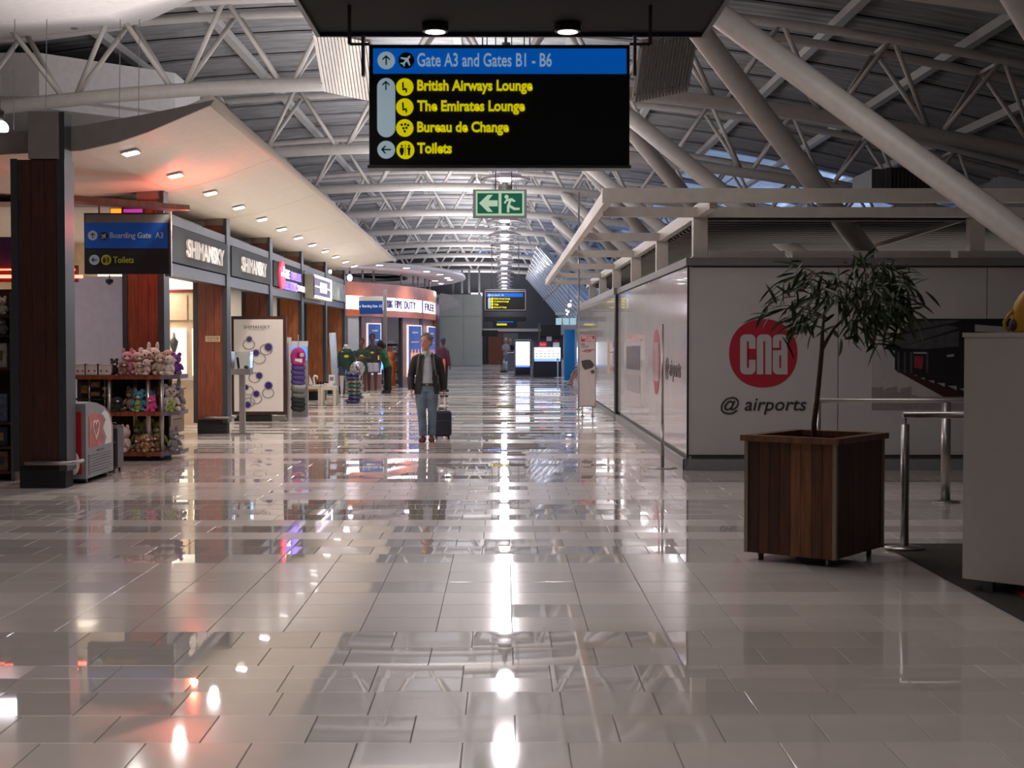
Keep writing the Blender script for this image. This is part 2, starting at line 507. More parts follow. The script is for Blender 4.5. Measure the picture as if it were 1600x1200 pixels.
# right-hand glazing, upright frame with panes
win = thing('window_1', None, None, (0, 0, 0), kind='structure')
for k in range(24):
    yy = 44 + k * 2.8
    MB().bx((13.55, yy, 2.6), (13.7, yy + 0.1, 6.9)).build('window_mullion', DSTEEL, win)
    MB().bx((13.62, yy + 0.1, 2.6), (13.64, yy + 2.8, 6.9)).build('window_pane', GLASS, win)
# ---- glowing ribbed plane added in place of far struts against dusk glass
rk = thing('rib_backdrop', None, None, (0, 58, 0), kind='structure')
RX0, RZ0, RX1, RZ1 = 4.7, 2.2, 1.5, 6.0
blueglow = mat('dusk_glow', (0.20, 0.30, 0.45), 0.15, emit=0.33, ecol=(0.36, 0.50, 0.82), var=0.5, scale=1.5)  # emission puts the dusk sky's light into the pane colour
mull = MB()
first = None
for k in range(11):
    yy = 68 + k * 3.3
    if first is None:
        first = MB().beam((RX0, yy, RZ0), (RX1, yy, RZ1), 0.05, 0.75, up=(0, 1, 0)).build('window_mullion', mat('rib_white', (0.5, 0.48, 0.46), 0.4), rk)
        fp = MB().prism([(RX0 + .1, yy, RZ0), (RX1 + .1, yy, RZ1), (RX1 + .1, yy + 3.25, RZ1), (RX0 + .1, yy + 3.25, RZ0)], (0.02, 0, 0.01)).build('window_pane', blueglow, rk)
    else:
        inst(first, rk, (0, k * 3.3, 0)); inst(fp, rk, (0, k * 3.3, 0))
for t in (0.0, 0.3, 0.62, 1.0):
    MB().beam((RX0 + (RX1 - RX0) * t + .1, 68, RZ0 + (RZ1 - RZ0) * t), (RX0 + (RX1 - RX0) * t + .1, 104, RZ0 + (RZ1 - RZ0) * t), 0.1, 0.14).build('rib_transom', mat('rib_grey', (0.4, 0.4, 0.42), 0.4), rk)

for k in range(5):  # glowing blue panes paint the sky's reflection onto the roof underside
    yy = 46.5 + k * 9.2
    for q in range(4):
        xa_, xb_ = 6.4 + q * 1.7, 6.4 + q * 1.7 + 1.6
        MB().prism([(xa_, yy, roof_z(xa_) - 0.06), (xb_, yy, roof_z(xb_) - 0.06), (xb_, yy + 7.5, roof_z(xb_) - 0.06), (xa_, yy + 7.5, roof_z(xa_) - 0.06)], (0, 0, 0.03)).build('sky_sheen', blueglow, ceiling)
# ---- trusses (each the same, so one is built and copied)
tr = thing('roof_truss', '', 'roof truss', (0, 0, 0), 'arched tubular roof trusses')
NODE = [-14.0 + 2.0 * k for k in range(14)]
xx = [-14.5 + 28 * i / 28 for i in range(29)]
MB().tube([(x, 0, arch(x)) for x in xx], 0.13, 10).build('bottom_chord', WHITEP, tr)
ch = MB().tube([(x, -0.62, arch(x) + 1.45) for x in xx], 0.085, 8).build('top_chord', WHITEP, tr)
inst(ch, tr, (0, 1.24, 0))
for k in range(len(NODE) - 1):
    a = NODE[k]; mid = a + 1.0; b = NODE[k + 1]
    for sgn in (-1, 1):
        MB().tube([(a + 0.12, 0, arch(a) + 0.05), (mid - 0.04, sgn * 0.62, arch(mid) + 1.42)], 0.048, 6).build('brace', WHITEP, tr)
        MB().tube([(b - 0.12, 0, arch(b) + 0.05), (mid + 0.04, sgn * 0.62, arch(mid) + 1.42)], 0.048, 6).build('brace', WHITEP, tr)
    MB().tube([(mid, -0.62, arch(mid) + 1.45), (mid, 0.62, arch(mid) + 1.45)], 0.04, 6).build('cross_tie', WHITEP, tr)
AX = 1.80
for sgn in (-1, 1):
    t = 5.3
    p0 = Vector((AX, sgn * 0.05, arch(AX) - 0.05)); p1 = p0 + Vector((1.012 * t, sgn * 0.842 * t, -t))
    MB().tube([p0, p0.lerp(p1, 0.03), p0.lerp(p1, 0.97), p1], [0.07, 0.145, 0.145, 0.09], 14).build('raking_strut', WHITEP, tr)
ORDN = ['above the camera', 'first seen, at the top right corner', 'first wholly seen, behind the large hanging sign', 'second behind the large sign',
        'third behind the large sign, above the exit sign', 'fourth behind the large sign', 'fifth behind the large sign', 'sixth behind the large sign',
        'seventh behind the large sign', 'eighth behind the large sign', 'ninth and last behind the large sign']
for i, yy in enumerate(TR_Y):
    lab = 'white arched tubular roof truss, ' + ORDN[i]
    if i == 0: first_tr = tr; tr.location = (-0.25, yy, 0); tr['label'] = lab
    else: copy_tree(tr, (0, yy, 0), lab)
# concrete footings that the raking struts land on
for i, yy in enumerate(TR_Y[:-1]):
    y0 = yy + 4.6
    x0 = AX + 1.012 * 5.3
    z0 = arch(AX) - 5.25
    o = MB().lathe([(0.42, 0), (0.42, 0.1), (0.3, 0.5), (0.2, z0 + 0.12)], (x0, y0, 0), 16).build('strut_footing', WHITEP, origin=(x0, y0, 0))
    tag(o, 'white footing of the raking roof struts at the right side, %s from the front' % ['first', 'second', 'third', 'fourth', 'fifth', 'sixth', 'seventh', 'eighth', 'ninth', 'tenth'][i], 'footing', 'strut footings along the right side')
# ---- white bulkheads along the left side under the roof
for i, yy in enumerate([20.3] + [29.5 + 9.2 * k for k in range(7)]):
    z0 = 6.55
    pts = [(-15, yy, z0), (-9.2, yy, z0), (-7.0, yy + 2.2, z0), (-7.0, yy + 4.8, z0), (-9.2, yy + 7.0, z0), (-15, yy + 7.0, z0)]
    low = [Vector(p) for p in pts]
    if i == 0:
        Z1, Z2 = CH + 5.12, CH + 6.0
        lo = [GP(-140, 50, Z1), GP(165, 24, Z1), GP(330, -25, Z1), GP(330, -88, Z1), GP(-140, -88, Z1)]
        up = [GP(-140, 92, Z2), GP(205, 45, Z2), GP(318, -8, Z2), GP(318, -190, Z2), GP(-140, -190, Z2)]
        o = MB().loft([lo, up], sm=False).build('ceiling_bulkhead', BULKM, origin=(-11, yy + 3, z0))
        MB().box(GP(116, 43, Z1 + .5), (0.10, 0.1, 0.06)).build('sprinkler', STEEL, o)
        for px_ in (20, 70, 185, 215): MB().tube([FP(px_, 330, 22.5), FP(px_ + 3, 30, 22.5)], 0.006, 4).build('hanger_wire', DSTEEL, o)
        tag(o, 'large white splayed bulkhead under the roof at the top left corner, nearest one', 'bulkhead', 'white bulkheads along the left')
        continue
    o = MB().prism(low, (0, 0, 0.85)).build('ceiling_bulkhead', BULKM, origin=(-11, yy + 3, z0))
    tag(o, 'white cut-cornered bulkhead under the roof at the left, %s' % (['nearest one', 'second one', 'third one', 'fourth one', 'fifth one', 'sixth one', 'seventh one', 'last one'][i]), 'bulkhead', 'white bulkheads along the left')
    for s_ in (0.16,):
        MB().prism([p + Vector((-0.3 * (p.x > -14), 0.3 if p.y < yy + 3 else -0.3, -s_)) for p in low], (0, 0, s_)).build('lower_tray', BULKM, o)
# dark duct at the left
o = thing('air_duct', 'dark galvanised air duct under the roof at the far left', 'air duct', (-11, 31.5, 6.4))
DUCT = mat('duct_metal', (0.10, 0.105, 0.11), 0.45, 0.6, var=0.2)
a = FP(-60, 112, 31); b = FP(140, 145, 31)
for k in range(5):
    x0 = a.x + (b.x - a.x) * k / 5; x1 = a.x + (b.x - a.x) * (k + 1) / 5
    MB().bx((x0, 30.7, b.z), (x1 - 0.05, 31.6, a.z - 0.1)).build('duct_section', DUCT, o)
    MB().bx((x1 - 0.05, 30.65, b.z - 0.05), (x1, 31.65, a.z - 0.05)).build('flange', DSTEEL, o)
# perforated reflector panels
RIB = mat('ribbed_reflector', (0.42, 0.41, 0.40), 0.22, 0.7)
for sx, lab in ((-1, 'left'), (1, 'right')):
    px = (540, 1040)[sx > 0]
    c = FP(px, 105, 23.5)
    o = thing('reflector_panel', 'ribbed metal reflector panel under the roof, %s of the large hanging sign' % lab, 'reflector panel', c, 'ribbed reflector panels')
    R = Matrix.Rotation(math.radians(-28), 3, 'X') @ Matrix.Rotation(math.radians(-14 * sx), 3, 'Y')
    for k in range(16):
        MB().box(c + R @ Vector((-0.42 + k * 0.056, 0, 0)), (0.044, 1.5, 0.02), R=R).build('slat', RIB, o)
    MB().box(c + R @ Vector((0, 0, 0.045)), (0.96, 1.5, 0.01), R=R).build('backing_plate', WHITEP, o)
    for yy in (-0.6, 0.6):
        MB().box(c + R @ Vector((0, yy, 0.02)), (0.95, 0.03, 0.02), R=R).build('carrier', STEEL, o)

# ================================================================ PENDANT LAMPS
pl = thing('pendant_lamp', '', 'pendant lamp', (0, 0, 0), 'high-bay pendants in a line down the hall')
MB().lathe([(0.10, 0.22), (0.15, 0.24), (0.15, 0.40), (0.06, 0.44), (0.05, 0.62)], n=16).build('housing', STEEL, pl)
MB().lathe([(0.16, 0.20), (0.30, 0.10), (0.46, 0.035), (0.46, 0.02), (0.30, 0.07), (0.14, 0.14)], n=24, cap=False).build('glass_reflector', mat('pressed_glass', (0.45, 0.44, 0.47), 0.12, 0.5, trans=0.3, var=0), pl)
MB().lathe([(0.02, -0.01), (0.11, 0.0), (0.13, 0.03), (0.13, 0.06), (0.12, 0.07)], n=20).build('lens', LENS, pl)
MB().lathe([(0.33, 0.24), (0.34, 0.24), (0.34, 0.27), (0.33, 0.27)], n=24, cap=False).build('ring', STEEL, pl)
for x in (-0.28, 0.28):
    MB().tube([(x, 0, 0.1), (x, 0, 1.7)], 0.008, 4).build('wire', DSTEEL, pl)
MB().tube([(0, 0, 0.6), (0, 0, 3.6)], 0.015, 5).build('cable', DSTEEL, pl)
for i, yy in enumerate(PEND_Y):
    lab = 'round glass and steel pendant lamp, number %s from the front of the line' % ['one', 'two', 'three', 'four', 'five', 'six', 'seven', 'eight', 'nine', 'ten', 'eleven', 'twelve', 'thirteen', 'fourteen', 'fifteen', 'sixteen', 'seventeen', 'eighteen', 'nineteen', 'twenty'][i]
    if i == 0: pl.location = (0.03, yy, PEND_Z); pl['label'] = lab
    else: copy_tree(pl, (0.03, yy, PEND_Z), lab)

# ================================================================ SOFFIT CANOPY (left)
CAN_Y0, CAN_Y1 = 17.42, 46.0
def soffit_prof(y):
    t = (y - CAN_Y0) / (CAN_Y1 - CAN_Y0)
    e = 2.75 - 0.30 * t
    return [(-10, 2.3), (-6.3, 2.15), (-5.4, 2.2), (-4.94, 2.22 + 0.0 * t), (-4.5, 2.32 - 0.04 * t), (-4.14, 2.44 - 0.10 * t), (-3.75, 2.61 - 0.20 * t), (-3.42, e)]
can = thing('soffit_canopy', 'long cream curved soffit canopy with square downlights over the left shops', 'canopy', (-6, 17.4, 4))
ys = [CAN_Y0, 22.1, 27.1, 32.1, 37.1, 42.1, CAN_Y1]
for k in range(6):
    a, b = ys[k] + 0.012, ys[k + 1] - 0.012
    mb = MB(); pa, pb = soffit_prof(a), soffit_prof(b)
    n = len(pa)
    vs = [(x, a, z + CH) for x, z in pa] + [(x, b, z + CH) for x, z in pb]
    vs += [(x, a, max(z, 2.3) + CH + 0.12) for x, z in pa] + [(x, b, max(z, 2.3) + CH + 0.12) for x, z in pb]
    fs = []
    for i in range(n - 1):
        fs.append((i, i + 1, n + i + 1, n + i)); fs.append((2 * n + i, 3 * n + i, 3 * n + i + 1, 2 * n + i + 1))
        fs.append((i, 2 * n + i, 2 * n + i + 1, i + 1)); fs.append((n + i, n + i + 1, 3 * n + i + 1, 3 * n + i))
    fs += [(n - 1, 3 * n - 1, 4 * n - 1, 2 * n - 1), (0, n, 3 * n, 2 * n)]
    mb.add(vs, fs); mb.build('soffit_panel', SOFM, can, smooth=False)
mb = MB(); pf = soffit_prof(CAN_Y0)
top = [(x, CAN_Y0 - 0.01, CH + zt) for x, zt in ((-10, 2.45), (-5.8, 2.42), (-4.94, 2.50), (-4.14, 2.64), (-3.38, 2.80))]
bot = [(x, CAN_Y0 - 0.01, CH + z - 0.01) for x, z in reversed(pf)]
mb.prism(bot + top, (0, -0.05, 0)).build('front_fascia', FASM, can)
MB().tube([(-3.40, CAN_Y0 - 0.05, CH + 2.78), (-3.40, CAN_Y1, CH + 2.48)], 0.06, 10).build('edge_tube', SOFM, can)
DLF = mat('downlight_frame', (0.7, 0.7, 0.7), 0.4, var=0)
dl = thing('downlight', '', 'downlight', (0, 0, 0), 'square downlights in the soffit')
MB().box((0, 0, 0), (0.20, 0.24, 0.02)).build('trim_frame', DLF, dl)
MB().box((0, 0, -0.012), (0.16, 0.20, 0.015)).build('lens', DLENS, dl)
for i in range(12):
    yy = 18.15 + 2.45 * i
    lab = 'square lit downlight in the cream soffit, number %s from the near end' % ['one', 'two', 'three', 'four', 'five', 'six', 'seven', 'eight', 'nine', 'ten', 'eleven', 'twelve'][i]
    t = (yy - CAN_Y0) / (CAN_Y1 - CAN_Y0)
    d = dl if i == 0 else copy_tree(dl)
    d.location = (-4.55, yy, CH + 2.285 - 0.04 * t); d['label'] = lab; d.rotation_euler = (0, -0.22, 0)

# ================================================================ LEFT COLUMNS
COLY = [17.1 + 5 * k - (0.05 if k else 0) for k in range(7)]
CT = ['nearest, in the left foreground', 'second, behind the plush toy stand', 'third, with the small gold plaque', 'fourth, behind the ring poster',
      'fifth, beside the neck pillow rack', 'sixth, behind the low white table', 'seventh, beside the green jersey mannequin']
for k, yc in enumerate(COLY):
    c = thing('shop_column', 'red-brown wood clad column with steel edges, ' + CT[k], 'column', (-5.4, yc, 0), 'wood clad columns along the left shops')
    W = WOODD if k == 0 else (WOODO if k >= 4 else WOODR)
    W2 = WOODR
    x0, x1 = -5.67, -5.05
    MB().bx((x0 + 0.06, yc + 0.03, 0), (x1 - 0.03, yc + 0.33, 0.26)).build('plinth', BLACKM, c)
    for q in range(3):
        a = x0 + 0.078 + q * 0.155
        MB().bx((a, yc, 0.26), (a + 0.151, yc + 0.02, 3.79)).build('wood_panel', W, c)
    MB().bx((x0 + 0.08, yc + 0.02, 0.26), (x1 - 0.1, yc + 0.34, 3.79)).build('core', BLACKM, c)
    for a, b in ((x0, x0 + 0.075), (x1 - 0.09, x1)):
        MB().bx((a, yc - 0.012, 0.2), (b, yc + 0.02, 3.8)).build('edge_strip', CSTEEL, c)
    MB().bx((x1 - 0.02, yc + 0.02, 0.2), (x1, yc + 0.36, 3.8)).build('side_plate', CSTEEL, c)
    MB().bx((x0, yc + 0.02, 0.2), (x0 + 0.02, yc + 0.36, 3.8)).build('side_plate', CSTEEL, c)
    zt = 4.34 if k == 0 else 3.93
    MB().bx((x0 + 0.21, yc - (0.02 if k == 0 else -0.03), 3.8), (x1 - 0.06, yc + 0.28, zt)).build('head_box', FASM if k == 0 else mat('head_grey', (0.24, 0.20, 0.17), 0.5), c)
    MB().bx((x1 - 0.06, yc + 0.0, 3.8), (x1, yc + 0.3, zt)).build('head_edge', CSTEEL, c)
    if k < 3:
        y_ = yc - 0.09
        MB().tube([(x0 + 0.16, y_, 0.30), (x1 + 0.04, y_, 0.30), (x1 + 0.09, y_ + 0.05, 0.30), (x1 + 0.09, yc + 0.3, 0.30)], 0.025, 8).build('crash_rail', STEEL, c)
        for xx_ in (x0 + 0.28, x1 - 0.25):
            MB().bx((xx_ - 0.03, y_, 0.28), (xx_ + 0.03, yc, 0.32)).build('rail_bracket', STEEL, c)
    if k == 2:
        p = FP(321, 534, yc); q = FP(344, 525, yc)
        pq = MB().bx((p.x, yc - 0.01, p.z), (q.x, yc, q.z)).build('plaque', mat('pale_gold', (0.62, 0.5, 0.3), 0.4, 0.3), c)
        ftext('\u6b22\u8fce\u5149\u4e34', 323, 526.3, 342, 530, yc - 0.011, INK, c, bold=0, depth=0.002)
        ftext('WELCOME', 324, 531, 341, 532.8, yc - 0.011, INK, c, bold=0, depth=0.002)
# lintels, shop signs
SIGNG = mat('sign_charcoal', (0.020, 0.026, 0.030), 0.6)
LINT = mat('lintel_grey', (0.075, 0.08, 0.085), 0.4, 0.4, var=0.15)
SILV = mat('silver_letters', (0.7, 0.66, 0.6), 0.4, 0.2, emit=0.08, ecol=(1, 0.93, 0.8), var=0)
XP = -5.05
def side_text(body, ya, yb, za, zb, X, m, parent, **k):
    return lettering(body, (X, ya, za), (0, 1, 0), (0, 0, 1), yb - ya, zb - za, m, parent, **k)
def shop_sign(k, label, m, name='shop_sign'):
    ya, yb = COLY[k] + 0.38, COLY[k + 1] - 0.02
    s = thing(name, label, 'shop sign', (XP - 0.1, (ya + yb) / 2, CH + 1.2), 'shop signs between the columns')
    MB().bx((XP - 0.12, ya, CH + 1.19), (XP + 0.02, yb, CH + 1.74)).build('sign_board', m, s)
    MB().bx((XP - 0.22, ya, CH + 1.76), (XP - 0.02, yb, CH + 1.90)).build('top_rail', LINT, s)
    MB().bx((XP - 0.25, ya, CH + 0.98), (XP - 0.02, yb, CH + 1.17)).build('lintel', LINT, s)
    return s
s1 = shop_sign(1, 'charcoal shop sign with silver block lettering, nearest of the two such signs', SIGNG)
side_text('SHIMANSKY', 23.5, 26.55, CH + 1.31, CH + 1.60, XP + 0.022, SILV, s1, bold=0.03, depth=0.03)
s2 = shop_sign(2, 'charcoal shop sign with silver block lettering, farther one above the ring poster', SIGNG)
side_text('SHIMANSKY', 28.4, 31.3, CH + 1.31, CH + 1.60, XP + 0.022, SILV, s2, bold=0.03, depth=0.03)
MARB = mat('dark_marble', (0.016, 0.021, 0.026), 0.8, var=0.9, scale=4)
s3 = shop_sign(3, 'dark marble electronics shop sign with purple lit letters and red oval', MARB)
PURP = mat('purple_neon', (0.3, 0.2, 1), 0.4, emit=0.8, ecol=(0.42, 0.25, 1), var=0)
WNEON = mat('white_neon', (0.9, 0.9, 1), 0.4, emit=1.1, ecol=(0.7, 0.68, 1), var=0)
MAGN = mat('lit_red', (0.9, 0.05, 0.15), 0.4, emit=0.55, ecol=(1, 0.05, 0.12), var=0)
Y0 = COLY[3] + 0.38
def yrow(pxa, pxb, X): return SP(pxa, 500, X).y, SP(pxb, 500, X).y
a, b = yrow(442.5, 450, XP); side_text('THE', a, b, CH + 1.42, CH + 1.62, XP + 0.022, WNEON, s3, bold=0.01, depth=0.03)
a, b = yrow(452, 468, XP); side_text("TRAVELLER'S", a, b, CH + 1.42, CH + 1.62, XP + 0.022, PURP, s3, bold=0.0, depth=0.03)
a, b = yrow(443, 462, XP); side_text('ELECTRONICS', a, b, CH + 1.16, CH + 1.36, XP + 0.022, PURP, s3, bold=0.0, depth=0.03)
a, b = yrow(463, 475, XP); side_text('COMPANY', a, b, CH + 1.19, CH + 1.34, XP + 0.022, WNEON, s3, bold=-0.01, depth=0.01)
a, b = yrow(433.5, 441, XP)
R90 = Matrix.Rotation(PI / 2, 3, 'Y')
cy = (a + b) / 2
MB().lathe([(0.30, 0), (0.30, 0.06)], (XP + 0.02, cy, CH + 1.46), 28, sx=1.05, sy=(b - a) / 0.6, R=R90).build('oval_logo', MAGN, s3)
MB().bx((XP + 0.06, a + 0.03, CH + 1.43), (XP + 0.09, b - 0.03, CH + 1.51)).build('logo_band', WNEON, s3)
MB().bx((XP + 0.06, cy + 0.02, CH + 1.53), (XP + 0.09, cy + 0.12, CH + 1.66)).build('logo_figure', WNEON, s3)
s4 = shop_sign(4, 'grey shop lintel carrying the white outlined light box', LINT, 'shop_lintel')
lb = thing('light_box', 'projecting light box sign with white lit outline and square centre', 'light box', (XP + 0.15, 39.4, CH + 1.3))
ya, yb = SP(491, 450, -4.78).y, SP(518, 450, -4.78).y
za, zb = CH + 1.06, CH + 1.66
MB().bx((XP + 0.03, ya, za), (-4.80, yb, zb)).build('casing', mat('olive_casing', (0.36, 0.34, 0.25), 0.5), lb)
MB().bx((-4.80, ya + 0.03, za + 0.03), (-4.78, yb - 0.03, zb - 0.03)).build('face', mat('violet_face', (0.05, 0.03, 0.10), 0.4), lb)
pl4 = mat('white_pink_neon', (1, 0.9, 1), 0.4, emit=2.4, ecol=(1, 0.82, 0.98), var=0)
h = zb - za; L4 = yb - ya
for (u0, u1, v0, v1) in ((0.02, 0.98, 0.88, 0.98), (0.02, 0.98, 0.02, 0.12), (0.93, 0.98, 0.12, 0.88), (0.33, 0.68, 0.30, 0.72), (0.05, 0.33, 0.48, 0.53), (0.68, 0.93, 0.48, 0.53)):
    MB().bx((-4.78, ya + u0 * L4, za + v0 * h), (-4.765, ya + u1 * L4, za + v1 * h)).build('light_strip', pl4, lb)
s5 = shop_sign(5, 'grey-green mottled shop sign, last before the round shop', mat('mottled_green', (0.20, 0.23, 0.19), 0.4, var=0.8, scale=3))
side_text('MMM', 43.2, 45.6, CH + 1.30, CH + 1.62, XP + 0.022, mat('sage_letters', (0.4, 0.42, 0.33), 0.5, var=0), s5, bold=0.02) if False else None
s0 = thing('shop_header', 'dark header over the toy shop with the red neon tube', 'shop header', (-7.2, 19.6, CH + 0.9))
MB().bx((-9.5, 19.5, CH + 0.98), (-5.9, 19.7, CH + 1.35)).build('header_board', mat('violet_dark', (0.05, 0.025, 0.10), 0.5), s0)
NEONR = mat('red_neon', (1, 0.1, 0.05), 0.4, emit=9, ecol=(1, 0.08, 0.05), var=0)
for zz, xe in ((0.83, -5.52), (0.92, -5.62)):
    MB().tube([(-9.4, 19.45, CH + zz), (xe, 19.45, CH + zz)], 0.022 if zz < 0.9 else 0.010, 8).build('neon_tube', NEONR, s0)
MB().bx((-9.5, 19.5, CH + 0.76), (-5.6, 19.56, CH + 0.98)).build('neon_backing', WOODD, s0)

# ---- hall floor hoarding and shop backs
bk = tag(MB().bx((-10.1, 16.5, 0), (-10.0, 50, 4.0)).build('wall_shops', CREAM), kind='structure')
for i, yy in enumerate((30.6, 35.8, 40.8, 45.8)):
    o = tag(MB().bx((-10, yy, 0), (-5.95, yy + 0.12, 3.8)).build('partition_wall_%d' % (i + 1), CREAM if i == 0 else GREYW), kind='structure')
tag(MB().bx((-10, 22.4, 3.72), (-5.5, 50, 3.8)).build('shop_ceiling', mat('shop_ceiling_white', (0.7, 0.68, 0.66), 0.6)), kind='structure')
# ================================================================ SIGNS
SBLUE = mat('sign_blue', (0.0, 0.09, 0.42), 0.4, emit=0.55, ecol=(0.0, 0.10, 0.50), var=0)
SYEL = mat('sign_yellow', (0.75, 0.68, 0.01), 0.5, emit=0.55, ecol=(0.85, 0.75, 0.0), var=0)
SWHT = mat('sign_white', (0.5, 0.62, 0.68), 0.5, emit=0.35, ecol=(0.5, 0.68, 0.78), var=0)
SBLK = mat('sign_black', (0.008, 0.009, 0.010), 0.45, var=0)
DIMW = mat('sign_dim_white', (0.25, 0.28, 0.32), 0.5, emit=0.05, ecol=(0.6, 0.7, 0.8), var=0)
DIMB = mat('sign_dim_blue', (0.004, 0.035, 0.17), 0.4, emit=0.10, ecol=(0.0, 0.12, 0.6), var=0)
DIMY = mat('sign_dim_yellow', (0.24, 0.21, 0.02), 0.5, emit=0.04, ecol=(0.8, 0.7, 0.0), var=0)
def disc(c, r, m, parent, name, n=28, th=0.004):
    mb = MB(); c = Vector(c)
    mb.prism([c + Vector((r * math.cos(2 * PI * k / n), 0, r * math.sin(2 * PI * k / n))) for k in range(n)], (0, -th, 0))
    return mb.build(name, m, parent)
def arrow(c, s, ang, m, parent):
    c = Vector(c); R = Matrix.Rotation(-ang, 3, 'Y'); mb = MB()
    P = lambda pts: mb.prism([c + R @ Vector((x * s, 0, z * s)) for x, z in pts], (0, -0.004, 0))
    P([(-0.09, -0.62), (0.09, -0.62), (0.09, 0.5), (-0.09, 0.5)])
    P([(0, 0.68), (0, 0.42), (-0.5, -0.02), (-0.5, 0.22)]); P([(0, 0.68), (0.5, 0.22), (0.5, -0.02), (0, 0.42)])
    return mb.build('arrow', m, parent)
def plane_icon(c, s, m, parent):
    c = Vector(c); R = Matrix.Rotation(-0.7, 3, 'Y').inverted(); mb = MB()
    P = lambda pts: mb.prism([c + R @ Vector((x * s, 0, z * s)) for x, z in pts], (0, -0.004, 0))
    P([(-0.1, -0.7), (0.1, -0.7), (0.11, 0.6), (0, 0.75), (-0.11, 0.6)])
    P([(0.1, 0.28), (0.75, -0.15), (0.75, -0.3), (0.1, -0.05)]); P([(-0.1, 0.28), (-0.1, -0.05), (-0.75, -0.3), (-0.75, -0.15)])
    P([(0.08, -0.45), (0.32, -0.68), (0.32, -0.78), (0.08, -0.68)]); P([(-0.08, -0.45), (-0.08, -0.68), (-0.32, -0.78), (-0.32, -0.68)])
    return mb.build('aeroplane_symbol', m, parent)
def seat_icon(c, s, m, parent):
    c = Vector(c); mb = MB()
    P = lambda pts: mb.prism([c + Vector((x * s, 0, z * s)) for x, z in pts], (0, -0.004, 0))
    P([(-0.32, 0.5), (-0.12, 0.55), (-0.08, -0.1), (-0.28, -0.2)]); P([(-0.3, -0.2), (0.12, -0.12), (0.3, -0.3), (-0.25, -0.42)]); P([(0.08, -0.2), (0.28, -0.25), (0.26, -0.65), (0.1, -0.65)])
    return mb.build('seat_symbol', m, parent)
def wc_icon(c, s, m, parent):
    c = Vector(c); mb = MB()
    P = lambda pts: mb.prism([c + Vector((x * s, 0, z * s)) for x, z in pts], (0, -0.004, 0))
    for q in (-1, 1):
        P([((q * 0.4 + 0.13 * math.cos(a_ * PI / 4))), 0.45 + 0.13 * math.sin(a_ * PI / 4)] for a_ in range(8))
        P([(q * 0.4 - 0.2, 0.26), (q * 0.4 - (0.25 if q < 0 else 0.12), -0.15), (q * 0.4 - 0.1, -0.6), (q * 0.4 + 0.1, -0.6), (q * 0.4 + (0.25 if q < 0 else 0.12), -0.15), (q * 0.4 + 0.2, 0.26)])
    P([(-0.03, -0.65), (0.03, -0.65), (0.03, 0.65), (-0.03, 0.65)])
    return mb.build('toilet_symbol', m, parent)
def pill(x0, y0, x1, y1, Y, m, parent):
    a = FP(x0, y1, Y); b = FP(x1, y0, Y); r = (b.x - a.x) / 2; cx = (a.x + b.x) / 2
    pts = [(cx + r * math.cos(PI * k / 12), a.y, b.z - r + r * math.sin(PI * k / 12)) for k in range(13)] + [(cx - r * math.cos(PI * k / 12), a.y, a.z + r - r * math.sin(PI * k / 12)) for k in range(13)]
    return MB().prism(pts, (0, -0.004, 0)).build('arrow_field', m, parent)
def icon(px, py, r, Y, kind, back, fore, parent, ang=0):
    c = FP(px, py, Y); rr = r / FPX * Y
    disc(c, rr, back, parent, 'symbol_disc')
    c2 = c + Vector((0, -0.005, 0))
    if kind == 'arrow': arrow(c2, rr * 0.85, ang, fore, parent)
    if kind == 'plane': plane_icon(c2, rr, fore, parent)
    if kind == 'seat': seat_icon(c2, rr, fore, parent)
    if kind == 'wc': wc_icon(c2, rr, fore, parent)
    if kind == 'money':
        for dx, dz in ((-0.35, 0.35), (0.05, 0.4), (0.4, 0.3), (-0.15, -0.05), (0.2, 0.0), (0.0, -0.4)):
            disc(c2 + Vector((dx * rr, 0, dz * rr)), rr * 0.15, fore, parent, 'coin_symbol', 10)
YS = 9.5
sg = thing('hanging_sign', 'large black hanging direction sign with blue Gate A3 band and yellow lounge lines', 'sign', (-0.03, YS, 3.2))
a = FP(577, 260, YS); b = FP(984, 70, YS)
MB().bx((a.x, YS, a.z), (b.x, YS + 0.14, b.z)).build('sign_box', SBLK, sg)
MB().bx((a.x - 0.01, YS - 0.01, a.z - 0.012), (b.x + 0.01, YS + 0.15, a.z + 0.008)).build('bottom_rail', DSTEEL, sg)
c0 = FP(583, 115, YS - 0.004); c1 = FP(979, 76, YS - 0.004)
MB().bx((c0.x, YS - 0.006, c0.z), (c1.x, YS + 0.01, c1.z)).build('blue_band', SBLUE, sg)
YT = YS - 0.008
icon(603.5, 94.5, 13.5, YT, 'arrow', SWHT, SBLK, sg)
icon(635, 94.5, 12.5, YT, 'plane', SBLK, SWHT, sg)
ftext('Gate A3 and Gates B1 - B6', 652, 83, 862, 104, YT, SWHT, sg, bold=0.008)
pill(589.5, 122, 617.5, 214.5, YT, SWHT, sg)
arrow(FP(603, 134, YT - 0.005), 13 / FPX * YS * 0.85, 0, SBLK, sg)
icon(632.5, 136, 13.5, YT, 'seat', SYEL, SBLK, sg)
icon(632.5, 167.5, 13.5, YT, 'seat', SYEL, SBLK, sg)
icon(632.5, 200, 13.5, YT, 'money', SYEL, SBLK, sg)
icon(603.5, 234, 13.8, YT, 'arrow', SWHT, SBLK, sg, PI / 2)
icon(633.5, 234.5, 14, YT, 'wc', SYEL, SBLK, sg)
ftext('British Airways Lounge', 652, 125, 832, 147, YT, SYEL, sg, bold=0.03)
ftext('The Emirates Lounge', 652, 157, 820, 179, YT, SYEL, sg, bold=0.03)
ftext('Bureau de Change', 652, 190, 795, 211.5, YT, SYEL, sg, bold=0.03)
ftext('Toilets', 652, 223, 706, 240, YT, SYEL, sg, bold=0.035)
